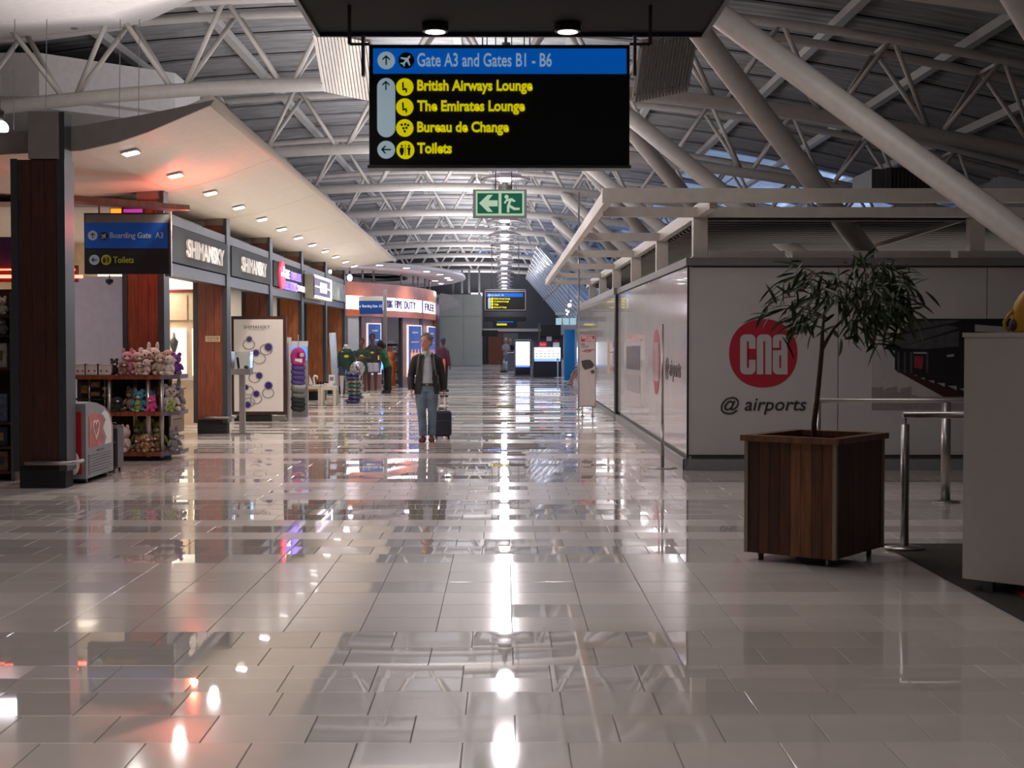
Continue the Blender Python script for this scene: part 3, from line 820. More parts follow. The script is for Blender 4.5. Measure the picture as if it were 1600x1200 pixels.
for sx, xa, xb in ((-1, 546, 577), (1, 984, 1016)):
    p = FP(xa if sx < 0 else xb, 69, YS + 0.07); q = FP(xb if sx < 0 else xa, 69, YS + 0.07)
    MB().tube([p, p + Vector((0, 0, 0.5))], 0.012, 6).build('hanger_rod', BLACKM, sg)
    MB().tube([p, q], 0.010, 6).build('hanger_arm', BLACKM, sg)
    q2 = FP(570 if sx < 0 else 994, 90, YS + 0.07)
    MB().bx((q2.x - 0.02, YS + 0.04, q2.z - 0.12), (q2.x + 0.0, YS + 0.10, q2.z + 0.14)).build('hanger_plate', DSTEEL, sg)
# dark ceiling raft
raft = thing('ceiling_raft', 'dark flat ceiling raft with two spotlights above the large hanging sign', 'ceiling raft', (0, 9.2, 3.9))
za = FP(500, 50, 10.4).z; xa = FP(500, 50, 10.4).x; xb = FP(1096, 48, 10.4).x
MB().bx((xa, 7.2, za), (xb, 10.4, za + 0.16)).build('raft_body', BLACKM, raft)
for x_ in (xa - 0.03, xb):
    MB().bx((x_, 7.2, za - 0.03), (x_ + 0.03, 10.43, za + 0.18)).build('edge_rail', DSTEEL, raft)
MB().bx((xa, 10.4, za - 0.03), (xb, 10.43, za + 0.18)).build('edge_rail', mat('navy_rail', (0.01, 0.012, 0.05), 0.5), raft)
sp = thing('spotlight', '', 'spotlight', (0, 0, 0), 'spotlights under the dark raft')
MB().lathe([(0.085, 0.0), (0.09, 0.01), (0.09, 0.15), (0.05, 0.19)], n=20).build('barrel', BLACK, sp)
MB().lathe([(0.03, -0.006), (0.066, -0.004), (0.07, 0.004)], n=20).build('lens', SLENS, sp)
MB().bx((-0.03, -0.02, 0.17), (0.03, 0.02, 0.42)).build('arm', DSTEEL, sp)
c = FP(680, 50, 10.1); sp.location = c; sp['label'] = 'black cylindrical spotlight under the dark raft, left of the two'
c = FP(887, 50, 10.1); copy_tree(sp, c, 'black cylindrical spotlight under the dark raft, right of the two')
# exit sign
YE = 16.7
ex = thing('exit_sign', 'green and white emergency exit sign with arrow and running figure on wires', 'exit sign', FP(781, 318, YE))
def fbox(x0, y0, x1, y1, Y, th, name, m, parent):
    a = FP(x0, y1, Y); b = FP(x1, y0, Y)
    return MB().bx((a.x, Y, a.z), (b.x, Y + th, b.z)).build(name, m, parent)
fbox(739, 296, 823, 341, YE, 0.03, 'frame', mat('exit_frame', (0.32, 0.38, 0.38), 0.5), ex)
EXW = mat('exit_pale', (0.55, 0.72, 0.55), 0.5, emit=0.32, ecol=(0.6, 0.9, 0.62), var=0)
EXG = mat('exit_green', (0.0, 0.13, 0.075), 0.5, emit=0.10, ecol=(0, 0.35, 0.2), var=0)
fbox(743.5, 298.5, 819, 337, YE - 0.004, 0.004, 'border', EXW, ex)
for x0, x1 in ((746, 779), (783.5, 816)):
    fbox(x0, 302, x1, 333.5, YE - 0.007, 0.003, 'green_panel', EXG, ex)
def fpoly(pts, Y, m, parent, name='symbol'):
    mb = MB().prism([FP(x, y, Y) for x, y in pts], (0, -0.003, 0)); return mb.build(name, m, parent)
YX = YE - 0.008
fpoly([(748.5, 317.5), (762, 304.5), (770, 304.5), (763, 313), (777.5, 313), (777.5, 322.5), (763, 322.5), (770, 331), (762, 331)], YX, EXW, ex, 'arrow')
c = FP(791.5, 307.5, YX); disc(c, 3.2 / FPX * YE, EXW, ex, 'running_figure')
for pts in ([(791, 311), (800, 309.5), (806, 314), (803, 316), (799, 314), (797, 320), (805, 324.5), (812, 324.5), (812, 328), (803, 328.5), (796, 324), (796, 332), (792, 332), (792, 322), (795, 314), (791.5, 315), (790, 318.5), (787, 317)],):
    fpoly(pts, YX, EXW, ex, 'running_figure')
for x_ in (774.5, 799.5):
    p = FP(x_, 297, YE + 0.015); MB().tube([p, (p.x, p.y, 5.6)], 0.006, 4).build('wire', DSTEEL, ex)
# boarding gate sign beside the near column
YB = 21.0
bg = thing('gate_sign', 'blue and black Boarding Gate A3 sign on a wooden bracket by the toy shop', 'sign', FP(198, 380, YB))
fbox(132, 333, 264, 428, YB, 0.12, 'sign_box', SBLK, bg)
fbox(133, 335, 264, 348, YB - 0.006, 0.006, 'header_strip', mat('header_grey', (0.13, 0.125, 0.12), 0.6), bg)
fbox(133, 348, 262, 388, YB - 0.006, 0.006, 'blue_band', DIMB, bg)
YT = YB - 0.008
icon(145, 368, 7.5, YT, 'arrow', DIMW, SBLK, bg); icon(162.5, 369, 6.5, YT, 'plane', SBLK, DIMW, bg)
ftext('Boarding Gate  A3', 172, 363, 255, 375, YT, DIMW, bg, bold=0.01)
icon(147.5, 406, 8, YT, 'arrow', DIMW, SBLK, bg, PI / 2); icon(166, 406, 8, YT, 'wc', DIMY, SBLK, bg)
ftext('Toilets', 177, 401, 209, 411, YT, DIMY, bg, bold=0.01)
fbox(258, 330, 267, 432, YB + 0.02, 0.06, 'side_post', STEEL, bg)
p = FP(121, 318, 19.6); q = FP(277, 321, 20.6)
MB().beam((p.x, 18.9, p.z), (q.x, 20.8, q.z - 0.02), 0.34, 0.07).build('bracket_beam', WOODR, bg)
for x_ in (155, 240):
    p = FP(x_, 333, YB + 0.05); MB().tube([p, p + Vector((0, 0, 0.13))], 0.012, 6).build('hanger_rod', DSTEEL, bg)
oc = thing('lit_screen', 'small orange and purple lit sign glowing above the Boarding Gate sign', 'lit sign', FP(197, 328, 22.0))
fbox(172, 325, 226, 333, 22.02, 0.05, 'screen_case', BLACKM, oc)
fbox(173, 326, 189, 333, 22.0, 0.02, 'orange_panel', mat('lit_orange', (1, .2, .02), .5, emit=2.6, ecol=(1, 0.16, 0.01), var=0), oc)
fbox(193, 326.5, 222, 332, 22.0, 0.02, 'purple_panel', mat('lit_purple', (.4, .05, .5), .5, emit=0.5, ecol=(0.5, 0.06, 0.5), var=0), oc)
# second boarding gate sign, far
YB = 50.0
bg = thing('gate_sign', 'small blue Boarding Gate sign before the round copper-fronted shop', 'sign', FP(575, 480, YB))
fbox(552, 463, 599, 470, YB, 0.12, 'header_strip', mat('header_pale', (0.4, 0.38, 0.33), 0.6), bg)
fbox(552, 470, 598, 490.5, YB - 0.01, 0.12, 'blue_band', DIMB, bg)
icon(556, 478.5, 3, YB - 0.012, 'arrow', SWHT, SBLK, bg); icon(562.5, 479, 2.5, YB - 0.012, 'plane', SBLK, SWHT, bg)
ftext('Boarding Gate', 566, 476, 590, 481.5, YB - 0.012, SWHT, bg, bold=0.01); ftext('A3', 592, 476, 597, 480.5, YB - 0.012, SWHT, bg, bold=0.01)
fbox(599, 452, 604, 602, YB, 0.12, 'post', STEEL, bg)
# far hanging signs
YF = 66.0
fs_ = thing('hanging_sign', 'distant framed hanging direction sign with yellow lounge lines', 'sign', FP(790, 465, YF))
fbox(757, 451, 822, 487, YF, 0.12, 'sign_box', SBLK, fs_)
fbox(757.5, 452, 821.5, 453, YF - 0.02, 0.02, 'frame_rail', STEEL, fs_); fbox(757.5, 454.6, 821.5, 456, YF - 0.02, 0.02, 'frame_rail', STEEL, fs_); fbox(757.5, 484, 821.5, 485, YF - 0.02, 0.02, 'frame_rail', STEEL, fs_)
fbox(757.5, 452, 758.7, 485, YF - 0.02, 0.02, 'frame_rail', STEEL, fs_); fbox(820.3, 452, 821.5, 485, YF - 0.02, 0.02, 'frame_rail', STEEL, fs_)
fbox(760, 458, 817, 464, YF - 0.01, 0.01, 'blue_band', SBLUE, fs_)
ftext('Gates B1 - B6', 771.5, 459.5, 787, 462.5, YF - 0.014, SWHT, fs_, bold=0.02)
icon(764.5, 461.2, 2.2, YF - 0.014, 'arrow', SWHT, SBLK, fs_); icon(769, 461.5, 1.6, YF - 0.014, 'plane', SWHT, SBLK, fs_)
pill(762.5, 465, 766.8, 482.5, YF - 0.012, SWHT, fs_)
for yy, t_, xe in ((467, 'British Airways Lounge', 797), (471.3, 'The Emirates Lounge', 795), (475.6, 'Toilets', 779), (480.3, 'Bureau de Change', 791.5)):
    icon(769, yy, 2.0, YF - 0.012, 'x', SYEL, SBLK, fs_)
    ftext(t_, 772, yy - 1.7, xe, yy + 1.7, YF - 0.012, SYEL, fs_, bold=0.04)
for x_ in (768.5, 810.5):
    p = FP(x_, 451, YF + 0.06); MB().tube([p, p + Vector((0, 0, 2.0))], 0.02, 5).build('hanger_rod', DSTEEL, fs_)
YF = 86.0
fs_ = thing('hanging_sign', 'farthest small hanging sign with blue and yellow stripes, below the framed one', 'sign', FP(790, 503, YF))
fbox(757, 495, 822, 502.5, YF, 0.2, 'dark_header', SBLK, fs_)
fbox(770, 502.5, 808, 512, YF, 0.15, 'sign_box', SBLK, fs_)
fbox(776, 502, 802, 504, YF - 0.02, 0.02, 'blue_band', SBLUE, fs_); fbox(776, 505.5, 792, 508.5, YF - 0.02, 0.02, 'yellow_band', SYEL, fs_)
fs_ = tag(MB().bx(FP(753, 526, 92), FP(778, 516, 92) + Vector((0, .15, 0))).build('dark_sign', SBLK, origin=FP(765, 520, 92)), 'dark unlit sign board left of the far doors', 'sign')

# ================================================================ TOY SHOP CORNER
gw = tag(MB().bx(FP(60, 702.5, 23.2), FP(212, 432, 23.2) + Vector((0, 0.04, 0))).build('glass_screen', mat('frosted_lilac', (0.62, 0.61, 0.70), 0.3, coat=0.4), origin=FP(150, 620, 23.2)), 'lilac-grey frosted glass screen behind the toy stand', 'glass screen')
gw = thing('security_camera', 'small dark dome camera under the lilac glass screen head', 'camera', FP(171, 441, 22.6))
MB().lathe([(0.06, 0.0), (0.06, 0.05), (0.02, 0.06)], FP(171, 442, 22.6), 12).build('housing', BLACK, gw); MB().ell(FP(171, 441.5, 22.6), (0.045, 0.045, 0.04), 10, 6).build('dome', DSTEEL, gw)
MB().tube([FP(171, 441, 22.6) + Vector((0, 0, 0.05)), FP(171, 430, 22.6)], 0.01, 5).build('stem', DSTEEL, gw)

gd = thing('toy_stand', 'dark wooden three-shelf stand with silver posts, heaped with plush toys', 'display stand', (-5.4, 21.4, 0))
SHZ = (0.13, 0.70, 1.22)
for z_ in SHZ:
    MB().bx((-6.3, 20.95, z_ - 0.06), (-4.86, 21.85, z_)).build('shelf', WOODR, gd)
    MB().prism([(-4.86, 20.95, z_ - 0.06), (-4.66, 21.3, z_ - 0.06), (-4.66, 21.85, z_ - 0.06), (-4.86, 21.85, z_ - 0.06)], (0, 0, 0.06)).build('shelf_end', mat('shelf_laminate', (0.13, 0.11, 0.14), 0.4), gd)
MB().bx((-6.2, 21.05, 0), (-4.9, 21.8, 0.07)).build('plinth', BLACKM, gd)
for px_ in (-5.60, -5.05, -4.86):
    MB().tube([(px_, 21.02 if px_ > -5.7 else 21.1, 0.05), (px_, 21.02, 1.2)], 0.032, 10).build('post', STEEL, gd)
for px_ in (-5.42, -4.90): MB().tube([(px_, 21.75, 0.05), (px_, 21.75, 1.2)], 0.03, 10).build('post', STEEL, gd)
MB().bx((-6.3, 21.86, 0.05), (-4.95, 21.88, 1.2)).build('back_panel', BLACKM, gd)
def fur(name, c): return mat(name, c, 0.9, var=0.2, scale=30, bump=0.4, bscale=80)
FURS = {'pink': fur('fur_pink', (0.50, 0.22, 0.28)), 'white': fur('fur_white', (0.58, 0.52, 0.48)), 'beige': fur('fur_beige', (0.40, 0.30, 0.23)), 'brown': fur('fur_brown', (0.20, 0.11, 0.07)),
        'blue': fur('fur_blue', (0.08, 0.26, 0.36)), 'green': fur('fur_green', (0.24, 0.33, 0.05)), 'hot pink': fur('fur_hot_pink', (0.60, 0.05, 0.22)), 'black': fur('fur_black', (0.02, 0.02, 0.025)),
        'grey': fur('fur_grey', (0.22, 0.21, 0.22)), 'purple': fur('fur_purple', (0.14, 0.05, 0.26)), 'rosy white': fur('fur_rosy', (0.52, 0.38, 0.38)), 'spotted brown': mat('fur_spotted', (0.30, 0.17, 0.08), 0.9, var=0.95, scale=28)}
EYE = mat('toy_eye', (0.01, 0.01, 0.01), 0.15, var=0)
def toy(c, s, colr, what, label, lie=0.0, rz=0.0, grp='plush toys on the stand'):
    """sitting plush animal of height ~ s, base at c"""
    s *= 1.18
    f = FURS[colr]; o = thing('plush_toy', label, 'plush toy', c, grp)
    R = Matrix.Rotation(rz, 3, 'Z') @ Matrix.Rotation(lie, 3, 'X')
    c = Vector(c) + Vector((0, 0, 0.0 if lie == 0 else s * 0.18))
    T = lambda x, y, z: c + R @ Vector((x * s, y * s, z * s))
    mb = MB().ell(T(0, 0, 0.28), (0.24 * s, 0.21 * s, 0.28 * s), 12, 8, R)
    for q in (-1, 1):
        mb.ell(T(q * 0.22, -0.25, 0.09), (0.10 * s, 0.20 * s, 0.09 * s), 10, 6, R)
        mb.ell(T(q * 0.26, -0.10, 0.36), (0.08 * s, 0.09 * s, 0.18 * s), 10, 6, R @ Matrix.Rotation(-q * 0.5, 3, 'Y'))
    mb.build('body', f, o)
    mb = MB().ell(T(0, -0.03, 0.70), (0.24 * s, 0.22 * s, 0.22 * s), 12, 8, R)
    hd = mb.build('head', f, o)
    ez = {'rabbit': (0.17, 0.07), 'bear': (0.10, 0.10), 'owl': (0.13, 0.07), 'frog': (0.09, 0.09), 'dog': (0.18, 0.08)}[what]
    for q in (-1, 1):
        if what == 'dog': MB().ell(T(q * 0.25, -0.02, 0.66), (ez[1] * s * 0.8, 0.07 * s, ez[0] * s), 8, 6, R).build('ear', f, hd)
        else: MB().ell(T(q * 0.15, 0.0, 0.86 + ez[0] * 0.5), (ez[1] * s, 0.045 * s, ez[0] * s), 8, 6, R).build('ear', f, hd)
        MB().ell(T(q * 0.09, -0.235, 0.73), (0.035 * s,) * 3, 6, 4, R).build('eye', EYE, hd)
    MB().ell(T(0, -0.23, 0.64), (0.10 * s, 0.08 * s, 0.07 * s), 8, 6, R).build('muzzle', FURS['white'] if colr != 'white' else FURS['beige'], hd)
    return o
def onshelf(px, Y, z): p = FP(px, 500, Y); return (p.x, Y, z)
T3, T2, T1 = SHZ[2], SHZ[1], SHZ[0]
toys = [
    (199, 21.1, T3, 0.31, 'pink', 'owl', 'tall pink plush owl-faced toy, highest at the left of the heap on top'),
    (193, 20.98, T3, 0.19, 'brown', 'dog', 'small brown plush dog at the front left corner of the top shelf'),
    (178, 21.1, T3, 0.20, 'black', 'bear', 'small black plush bear beside the white gift boxes on the top shelf'),
    (214, 21.2, T3, 0.30, 'rosy white', 'bear', 'rosy white plush bear just right of the pink owl-faced toy'),
    (217, 20.98, T3, 0.17, 'beige', 'dog', 'beige plush dog at the front edge, below the rosy white bear'),
    (226, 21.3, T3, 0.33, 'white', 'bear', 'large white plush bear at the middle of the top heap'),
    (229, 21.0, T3, 0.21, 'rosy white', 'dog', 'rosy plush dog in front of the large white bear'),
    (238, 21.15, T3, 0.26, 'brown', 'bear', 'brown plush bear in the middle right of the top heap'),
    (239, 21.5, T3, 0.36, 'white', 'rabbit', 'white plush rabbit rising at the back of the top heap'),
    (250, 21.05, T3, 0.28, 'beige', 'bear', 'beige plush bear right of centre on the top shelf'),
    (262, 21.35, T3, 0.33, 'beige', 'dog', 'tall beige plush dog behind the white lamb-like toy'),
    (265, 21.0, T3, 0.26, 'white', 'dog', 'white plush dog at the right front corner of the top shelf'),
    (275, 21.3, T3, 0.27, 'purple', 'bear', 'purple plush bear at the right end of the top shelf'),
    (205, 21.3, T2, 0.30, 'beige', 'bear', 'beige plush bear at the left of the middle shelf'),
    (216, 21.1, T2, 0.27, 'blue', 'bear', 'blue plush bear on the middle shelf, left one'),
    (230, 21.2, T2, 0.30, 'blue', 'dog', 'blue plush dog on the middle shelf, right of the blue bear'),
    (215, 20.99, T2, 0.15, 'green', 'frog', 'small green plush frog at the front of the middle shelf'),
    (237, 21.0, T2, 0.21, 'hot pink', 'frog', 'hot pink plush frog on the middle shelf'),
    (240, 21.5, T2, 0.34, 'brown', 'bear', 'brown plush bear at the back of the middle shelf'),
    (264, 21.25, T2, 0.33, 'white', 'bear', 'white plush bear at the right end of the middle shelf'),
    (272, 21.4, T2, 0.36, 'grey', 'rabbit', 'grey plush rabbit at the far right of the middle shelf'),
    (267, 21.0, T2, 0.16, 'green', 'frog', 'small green plush frog below the white bear at the right end'),
    (182, 20.98, T2, 0.20, 'black', 'dog', 'black plush dog with white muzzle at the left end of the middle shelf'),
    (220, 21.4, T1, 0.38, 'green', 'frog', 'large green plush frog at the back of the bottom shelf'),
    (243, 21.45, T1, 0.38, 'green', 'bear', 'green plush bear at the back right of the bottom shelf'),
    (229, 21.3, T1, 0.30, 'grey', 'bear', 'grey plush bear in the middle of the bottom shelf'),
    (194, 20.97, T1, 0.33, 'rosy white', 'bear', 'rosy white plush bear lying at the left of the bottom shelf'),
    (228, 20.98, T1, 0.24, 'spotted brown', 'dog', 'spotted brown plush dog on the bottom shelf'),
    (215, 21.0, T1, 0.20, 'brown', 'bear', 'dark brown plush bear left of the spotted dog'),
    (245, 21.1, T1, 0.24, 'brown', 'dog', 'brown plush dog behind the right post of the bottom shelf'),
    (270, 21.2, T1, 0.27, 'grey', 'rabbit', 'grey plush rabbit at the right end of the bottom shelf'),
]
rt = random.Random(5)
for px_, yy, z_, s_, cl, wh, lb_ in toys:
    toy(onshelf(px_, yy, z_), s_, cl, wh, lb_, rz=rt.uniform(-0.7, 0.7))
WBOX = mat('white_gift_box', (0.52, 0.48, 0.47), 0.6)
for i, (px_, w_) in enumerate(((127, .17), (145, .21), (164, .20))):
    p = onshelf(px_, 21.05, T3)
    bxo = thing('gift_box', 'white printed gift box on the top shelf, %s' % ('at the left end', 'in the middle of three', 'nearest the plush toys')[i], 'box', p, 'white gift boxes')
    MB().cbox((p[0], p[1], T3 + 0.075), (w_, 0.16, 0.15), 0.006).build('carton', WBOX, bxo)
    for q in (-1, 1): MB().ell((p[0] + q * w_ * 0.2, p[1] - 0.08, T3 + 0.06), (0.018, 0.004, 0.014), 8, 4).build('printed_mark', WOODR, bxo)
    MB().box((p[0], p[1], T3 + 0.153), (w_ + 0.008, 0.168, 0.012)).build('lid', WBOX, bxo)
GOLD = mat('gold_tin', (0.42, 0.30, 0.12), 0.3, 0.8, var=0.5, scale=25)
for i, (px_, z_, w_, h_) in enumerate(((150, 1.02, .15, .13), (168, 0.98, .16, .09), (168, 0.885, .16, .085), (150, 0.90, .15, .10), (133, 0.92, .12, .2), (160, 0.71, .24, .06), (172, 0.18, .2, .05))):
    p = onshelf(px_, 21.2, z_)
    bxo = thing('gold_tin', 'dark shelf tin with gold front, %s' % ('upper left of the tin group', 'upper right of the tin group', 'lower right of the tin group', 'lower left of the tin group', 'at the far left by the column', 'flat one on the middle shelf', 'flat one above the bottom shelf')[i], 'tin', p, 'gold tins on the toy stand')
    MB().cbox((p[0], p[1], z_ + h_ / 2), (w_, 0.12, h_ - 0.012), 0.004).build('tin_body', BLACK, bxo)
    MB().bx((p[0] - w_ * .4, p[1] - 0.063, z_ + h_ * 0.2), (p[0] + w_ * .4, p[1] - 0.06, z_ + h_ * 0.75)).build('gold_front', GOLD, bxo)
rk_ = thing('wire_tier', 'small dark riser shelf with thin silver posts holding the gold tins', 'riser shelf', (-5.95, 21.3, 0.7))
for z_ in (0.875, ): MB().bx((-6.3, 21.05, z_ - 0.01), (-5.66, 21.5, z_)).build('tier', BLACKM, rk_)
for x_ in (-6.2, -5.9, -5.68): MB().tube([(x_, 21.08, 0.7), (x_, 21.08, 1.17)], 0.012, 6).build('post', STEEL, rk_)
# ice cream freezer
FRZ = mat('freezer_grey', (0.23, 0.23, 0.26), 0.4)
fr = thing('ice_cream_freezer', 'grey ice cream freezer with red front and red and white side picture', 'freezer', (-5.25, 18.2, 0))
prof = [(17.62, 0.06), (18.85, 0.06), (18.85, 0.62), (18.72, 0.78), (18.45, 0.89), (18.1, 0.95), (17.75, 0.98), (17.62, 0.96)]
MB().prism([(-5.55, y_, z_) for y_, z_ in prof], (0.57, 0, 0)).build('cabinet', FRZ, fr)
MB().bx((-5.5, 17.605, 0.12), (-5.03, 17.62, 0.86)).build('red_front', mat('freezer_red', (0.42, 0.01, 0.02), 0.4), fr)
MB().ell((-5.12, 17.60, 0.25), (0.07, 0.008, 0.14), 12, 8).build('front_cone_print', WHITE, fr)
xs = -4.98
MB().prism([(xs, y_, z_) for y_, z_ in ((17.75, 0.42), (18.3, 0.42), (18.42, 0.5), (18.3, 0.62), (18.42, 0.72), (18.25, 0.80), (17.95, 0.84), (17.75, 0.80))], (0.006, 0, 0)).build('red_picture', mat('freezer_coral', (0.50, 0.10, 0.08), 0.4, var=0.4, scale=6), fr)
MB().prism([(xs, y_, z_) for y_, z_ in ((18.45, 0.42), (18.75, 0.42), (18.75, 0.66), (18.6, 0.80), (18.45, 0.84), (18.34, 0.80), (18.5, 0.72), (18.38, 0.62), (18.52, 0.5))], (0.006, 0, 0)).build('white_picture', WHITE, fr)
mb = MB()
for k in range(24):
    a_ = 2 * PI * k / 24; 
    q0 = Vector((xs + 0.007, 18.05 + 0.13 * math.sin(a_) ** 3, 0.64 + 0.008 * (13 * math.cos(a_) - 5 * math.cos(2 * a_) - 2 * math.cos(3 * a_) - math.cos(4 * a_))))
    a_ = 2 * PI * (k + 1) / 24
    q1 = Vector((xs + 0.007, 18.05 + 0.13 * math.sin(a_) ** 3, 0.64 + 0.008 * (13 * math.cos(a_) - 5 * math.cos(2 * a_) - 2 * math.cos(3 * a_) - math.cos(4 * a_))))
    mb.tube([q0, q1], 0.008, 4)
mb.build('heart_mark', WHITE, fr)
for k in range(8): MB().bx((xs, 17.72, 0.10 + k * 0.033), (xs + 0.012, 18.75, 0.118 + k * 0.033)).build('louvre_slat', FRZ, fr)
MB().bx((xs, 18.1, 0.365), (xs + 0.01, 18.4, 0.38)).build('handle_slot', BLACK, fr)
for y_ in (17.8, 18.7): MB().tube([(-5.5, y_, 0.03), (-5.02, y_, 0.03)], 0.03, 8).build('foot_roller', BLACK, fr)
# black suitcase behind the freezer
def suitcase(name_loc, w, d, h, m, label, handle=0.0, wheels=True, rz=0):
    o = thing('suitcase', label, 'suitcase', name_loc); x, y_, z_ = name_loc
    MB().cbox((x, y_, 0.05 + h / 2), (w, d, h), 0.035).build('shell', m, o)
    MB().box((x, y_ - d / 2 - 0.005, 0.05 + h * 0.33), (w * 0.86, 0.014, h * 0.5)).build('front_pocket', m, o)
    MB().tube([(x - w * .42, y_ - d / 2 - 0.006, 0.05 + h * 0.62), (x + w * .42, y_ - d / 2 - 0.006, 0.05 + h * 0.62)], 0.006, 6).build('zip', DSTEEL, o)
    MB().tube([(x - 0.07, y_ - d * .1, 0.05 + h), (x - 0.06, y_ - d * .1, 0.08 + h), (x + 0.06, y_ - d * .1, 0.08 + h), (x + 0.07, y_ - d * .1, 0.05 + h)], 0.010, 6).build('grab_handle', BLACK, o)
    for q in (-1, 1):
        MB().tube([(x + q * (w / 2 - 0.05) - 0.015, y_ - d / 2 + 0.04, 0.028), (x + q * (w / 2 - 0.05) + 0.015, y_ - d / 2 + 0.04, 0.028)], 0.028, 10).build('wheel', BLACK, o)
        MB().tube([(x + q * (w / 2 - 0.05) - 0.015, y_ + d / 2 - 0.04, 0.028), (x + q * (w / 2 - 0.05) + 0.015, y_ + d / 2 - 0.04, 0.028)], 0.028, 10).build('wheel', BLACK, o)
    return o
suitcase((-5.10, 19.25, 0), 0.22, 0.36, 0.56, BLACK, 'black upright suitcase standing behind the ice cream freezer')
# far-left shelving seen beside the near column
sh = thing('shelf_unit', 'dark shelving of toys and goods left of the nearest column', 'shelving', (-6.8, 18.2, 0))
MB().bx((-7.6, 18.5, 0), (-5.95, 18.55, 2.35)).build('back_board', WOODD, sh)
MB().bx((-6.0, 18.0, 0), (-5.95, 18.5, 2.3)).build('end_panel', DSTEEL, sh)
zz_ = [0.12, 0.42, 0.72, 1.38, 1.78, 2.02]
for z_ in zz_: MB().bx((-7.6, 18.0, z_ - 0.03), (-6.0, 18.5, z_)).build('shelf', WOODD, sh)
GC = [mat('box_brown', (0.16, 0.08, 0.04), 0.5, var=0.4), mat('box_white', (0.35, 0.34, 0.33), 0.5, var=0.4, scale=20), mat('box_navy', (0.02, 0.03, 0.06), 0.5), mat('box_tan', (0.25, 0.18, 0.10), 0.5), mat('box_slate', (0.10, 0.12, 0.2), 0.5, var=0.5, scale=20)]
k = 0
for li, z_ in enumerate(zz_[:4]):
    for q in range(5):
        x_ = -6.18 - q * 0.28; h_ = (0.24, 0.24, 0.34, 0.3)[li]
        mt = GC[(li * 2 + q * 3) % 5]
        o = thing('boxed_goods', 'box on dark shelving, shelf %s from below, %s from the aisle' % (('first', 'second', 'third', 'fourth')[li], ('first', 'second', 'third', 'fourth', 'fifth')[q]), 'box', (x_, 18.15, z_), 'boxed goods left of the nearest column')
        MB().cbox((x_, 18.2, z_ + h_ / 2), (0.24, 0.26, h_), 0.006).build('carton', mt, o)
        MB().box((x_, 18.068, z_ + h_ * 0.5), (0.14, 0.006, h_ * 0.4)).build('label_print', GC[(li + q + 2) % 5], o)
for li, (z_, cl) in enumerate(((1.78, 'grey'), (2.02, 'white'))):
    for q in range(4):
        toy((-6.14 - q * 0.26, 18.15, z_), 0.2, cl if q % 2 == 0 else 'rosy white', ('bear', 'rabbit')[q % 2], 'small plush toy on the dark shelving, %s shelf, %s from the aisle' % (('upper', 'topmost')[li], ('first', 'second', 'third', 'fourth')[q]), grp='small plush toys left of the nearest column')

# ================================================================ JEWELLERY SHOP
jw = thing('display_cabinet', 'warm lit cream jewellery display cabinet inside the shop', 'cabinet', (-6.9, 30.2, 0))
MB().bx((-8.2, 30.0, 0), (-5.95, 30.5, 2.85)).build('carcass', CREAM, jw)
CRL = mat('lit_niche', (0.9, 0.85, 0.75), 0.5, emit=0.9, ecol=(1, 0.9, 0.75), var=0)
p = FP(268, 630, 29.98); q = FP(291, 512, 29.98)
MB().bx((p.x, 29.96, 1.0), (q.x, 30.0, 1.95)).build('lit_niche', CRL, jw)
MB().bx((q.x + 0.12, 29.97, 1.0), (q.x + 0.45, 30.0, 1.95)).build('lit_niche', CRL, jw)
for x0_, x1_ in ((p.x - 0.2, q.x + 0.02), (q.x + 0.06, -5.97)):
    MB().bx((x0_, 29.96, 2.12), (x1_, 30.0, 2.62)).build('upper_panel', CREAM, jw)
MB().bx((-8.2, 29.93, 2.70), (-5.95, 30.5, 2.74)).build('red_line', REDPR, jw)
MB().bx((-8.2, 29.95, 2.74), (-5.95, 30.5, 3.3)).build('white_header', CRL, jw)
MB().bx((p.x, 29.9, 0.9), (-5.95, 30.5, 0.98)).build('counter_top', WHITE, jw)
jc = thing('shop_counter', 'curved pale wooden shop counter inside the jewellery shop', 'counter', (-6.3, 26.6, 0))
ring = []
for k in range(9):
    a_ = PI * 0.5 + (k / 8) * PI * 0.5
    ring.append((-6.35 + 0.0 + 1.5 * math.cos(a_) * 0.6, 27.4 - 0.0 + 1.4 * (math.sin(a_) - 1) , 0))
pts = [(-5.98, 25.0, 0), (-5.90, 27.3, 0), (-6.9, 27.4, 0), (-7.3, 26.0, 0), (-7.3, 25.0, 0)]
for i_, (z0_, z1_) in enumerate(((0.04, 0.28), (0.29, 0.53), (0.54, 0.80))):
    MB().prism([Vector(p_) + Vector((0.0, 0, z0_)) for p_ in pts], (0, 0, z1_ - z0_)).build('drawer_front', mat('taupe_panel', (0.33, 0.27, 0.22), 0.5), jc)
MB().prism([Vector(p_) * 1.0 + Vector((0.04, 0, 0.81)) for p_ in pts], (0, 0, 0.04)).build('counter_top', STEEL, jc)
MB().lathe([(0.05, 0), (0.05, 0.22)], (-6.05, 26.3, 0.85), 10).build('lit_display', mat('lit_blueish', (0.5, 0.6, 1), 0.4, emit=1.5, ecol=(0.55, 0.65, 1), var=0), jc)
bu = tag(MB().lathe([(0.06, 0), (0.03, 0.02), (0.025, 0.1), (0.07, 0.24), (0.09, 0.34), (0.03, 0.42), (0.02, 0.52)], FP(272, 560, 29.7), 12).build('necklace_bust', mat('bust_grey', (0.12, 0.12, 0.13), 0.4), origin=FP(272, 560, 29.7)), 'dark necklace bust in the bright shop niche', 'display bust')
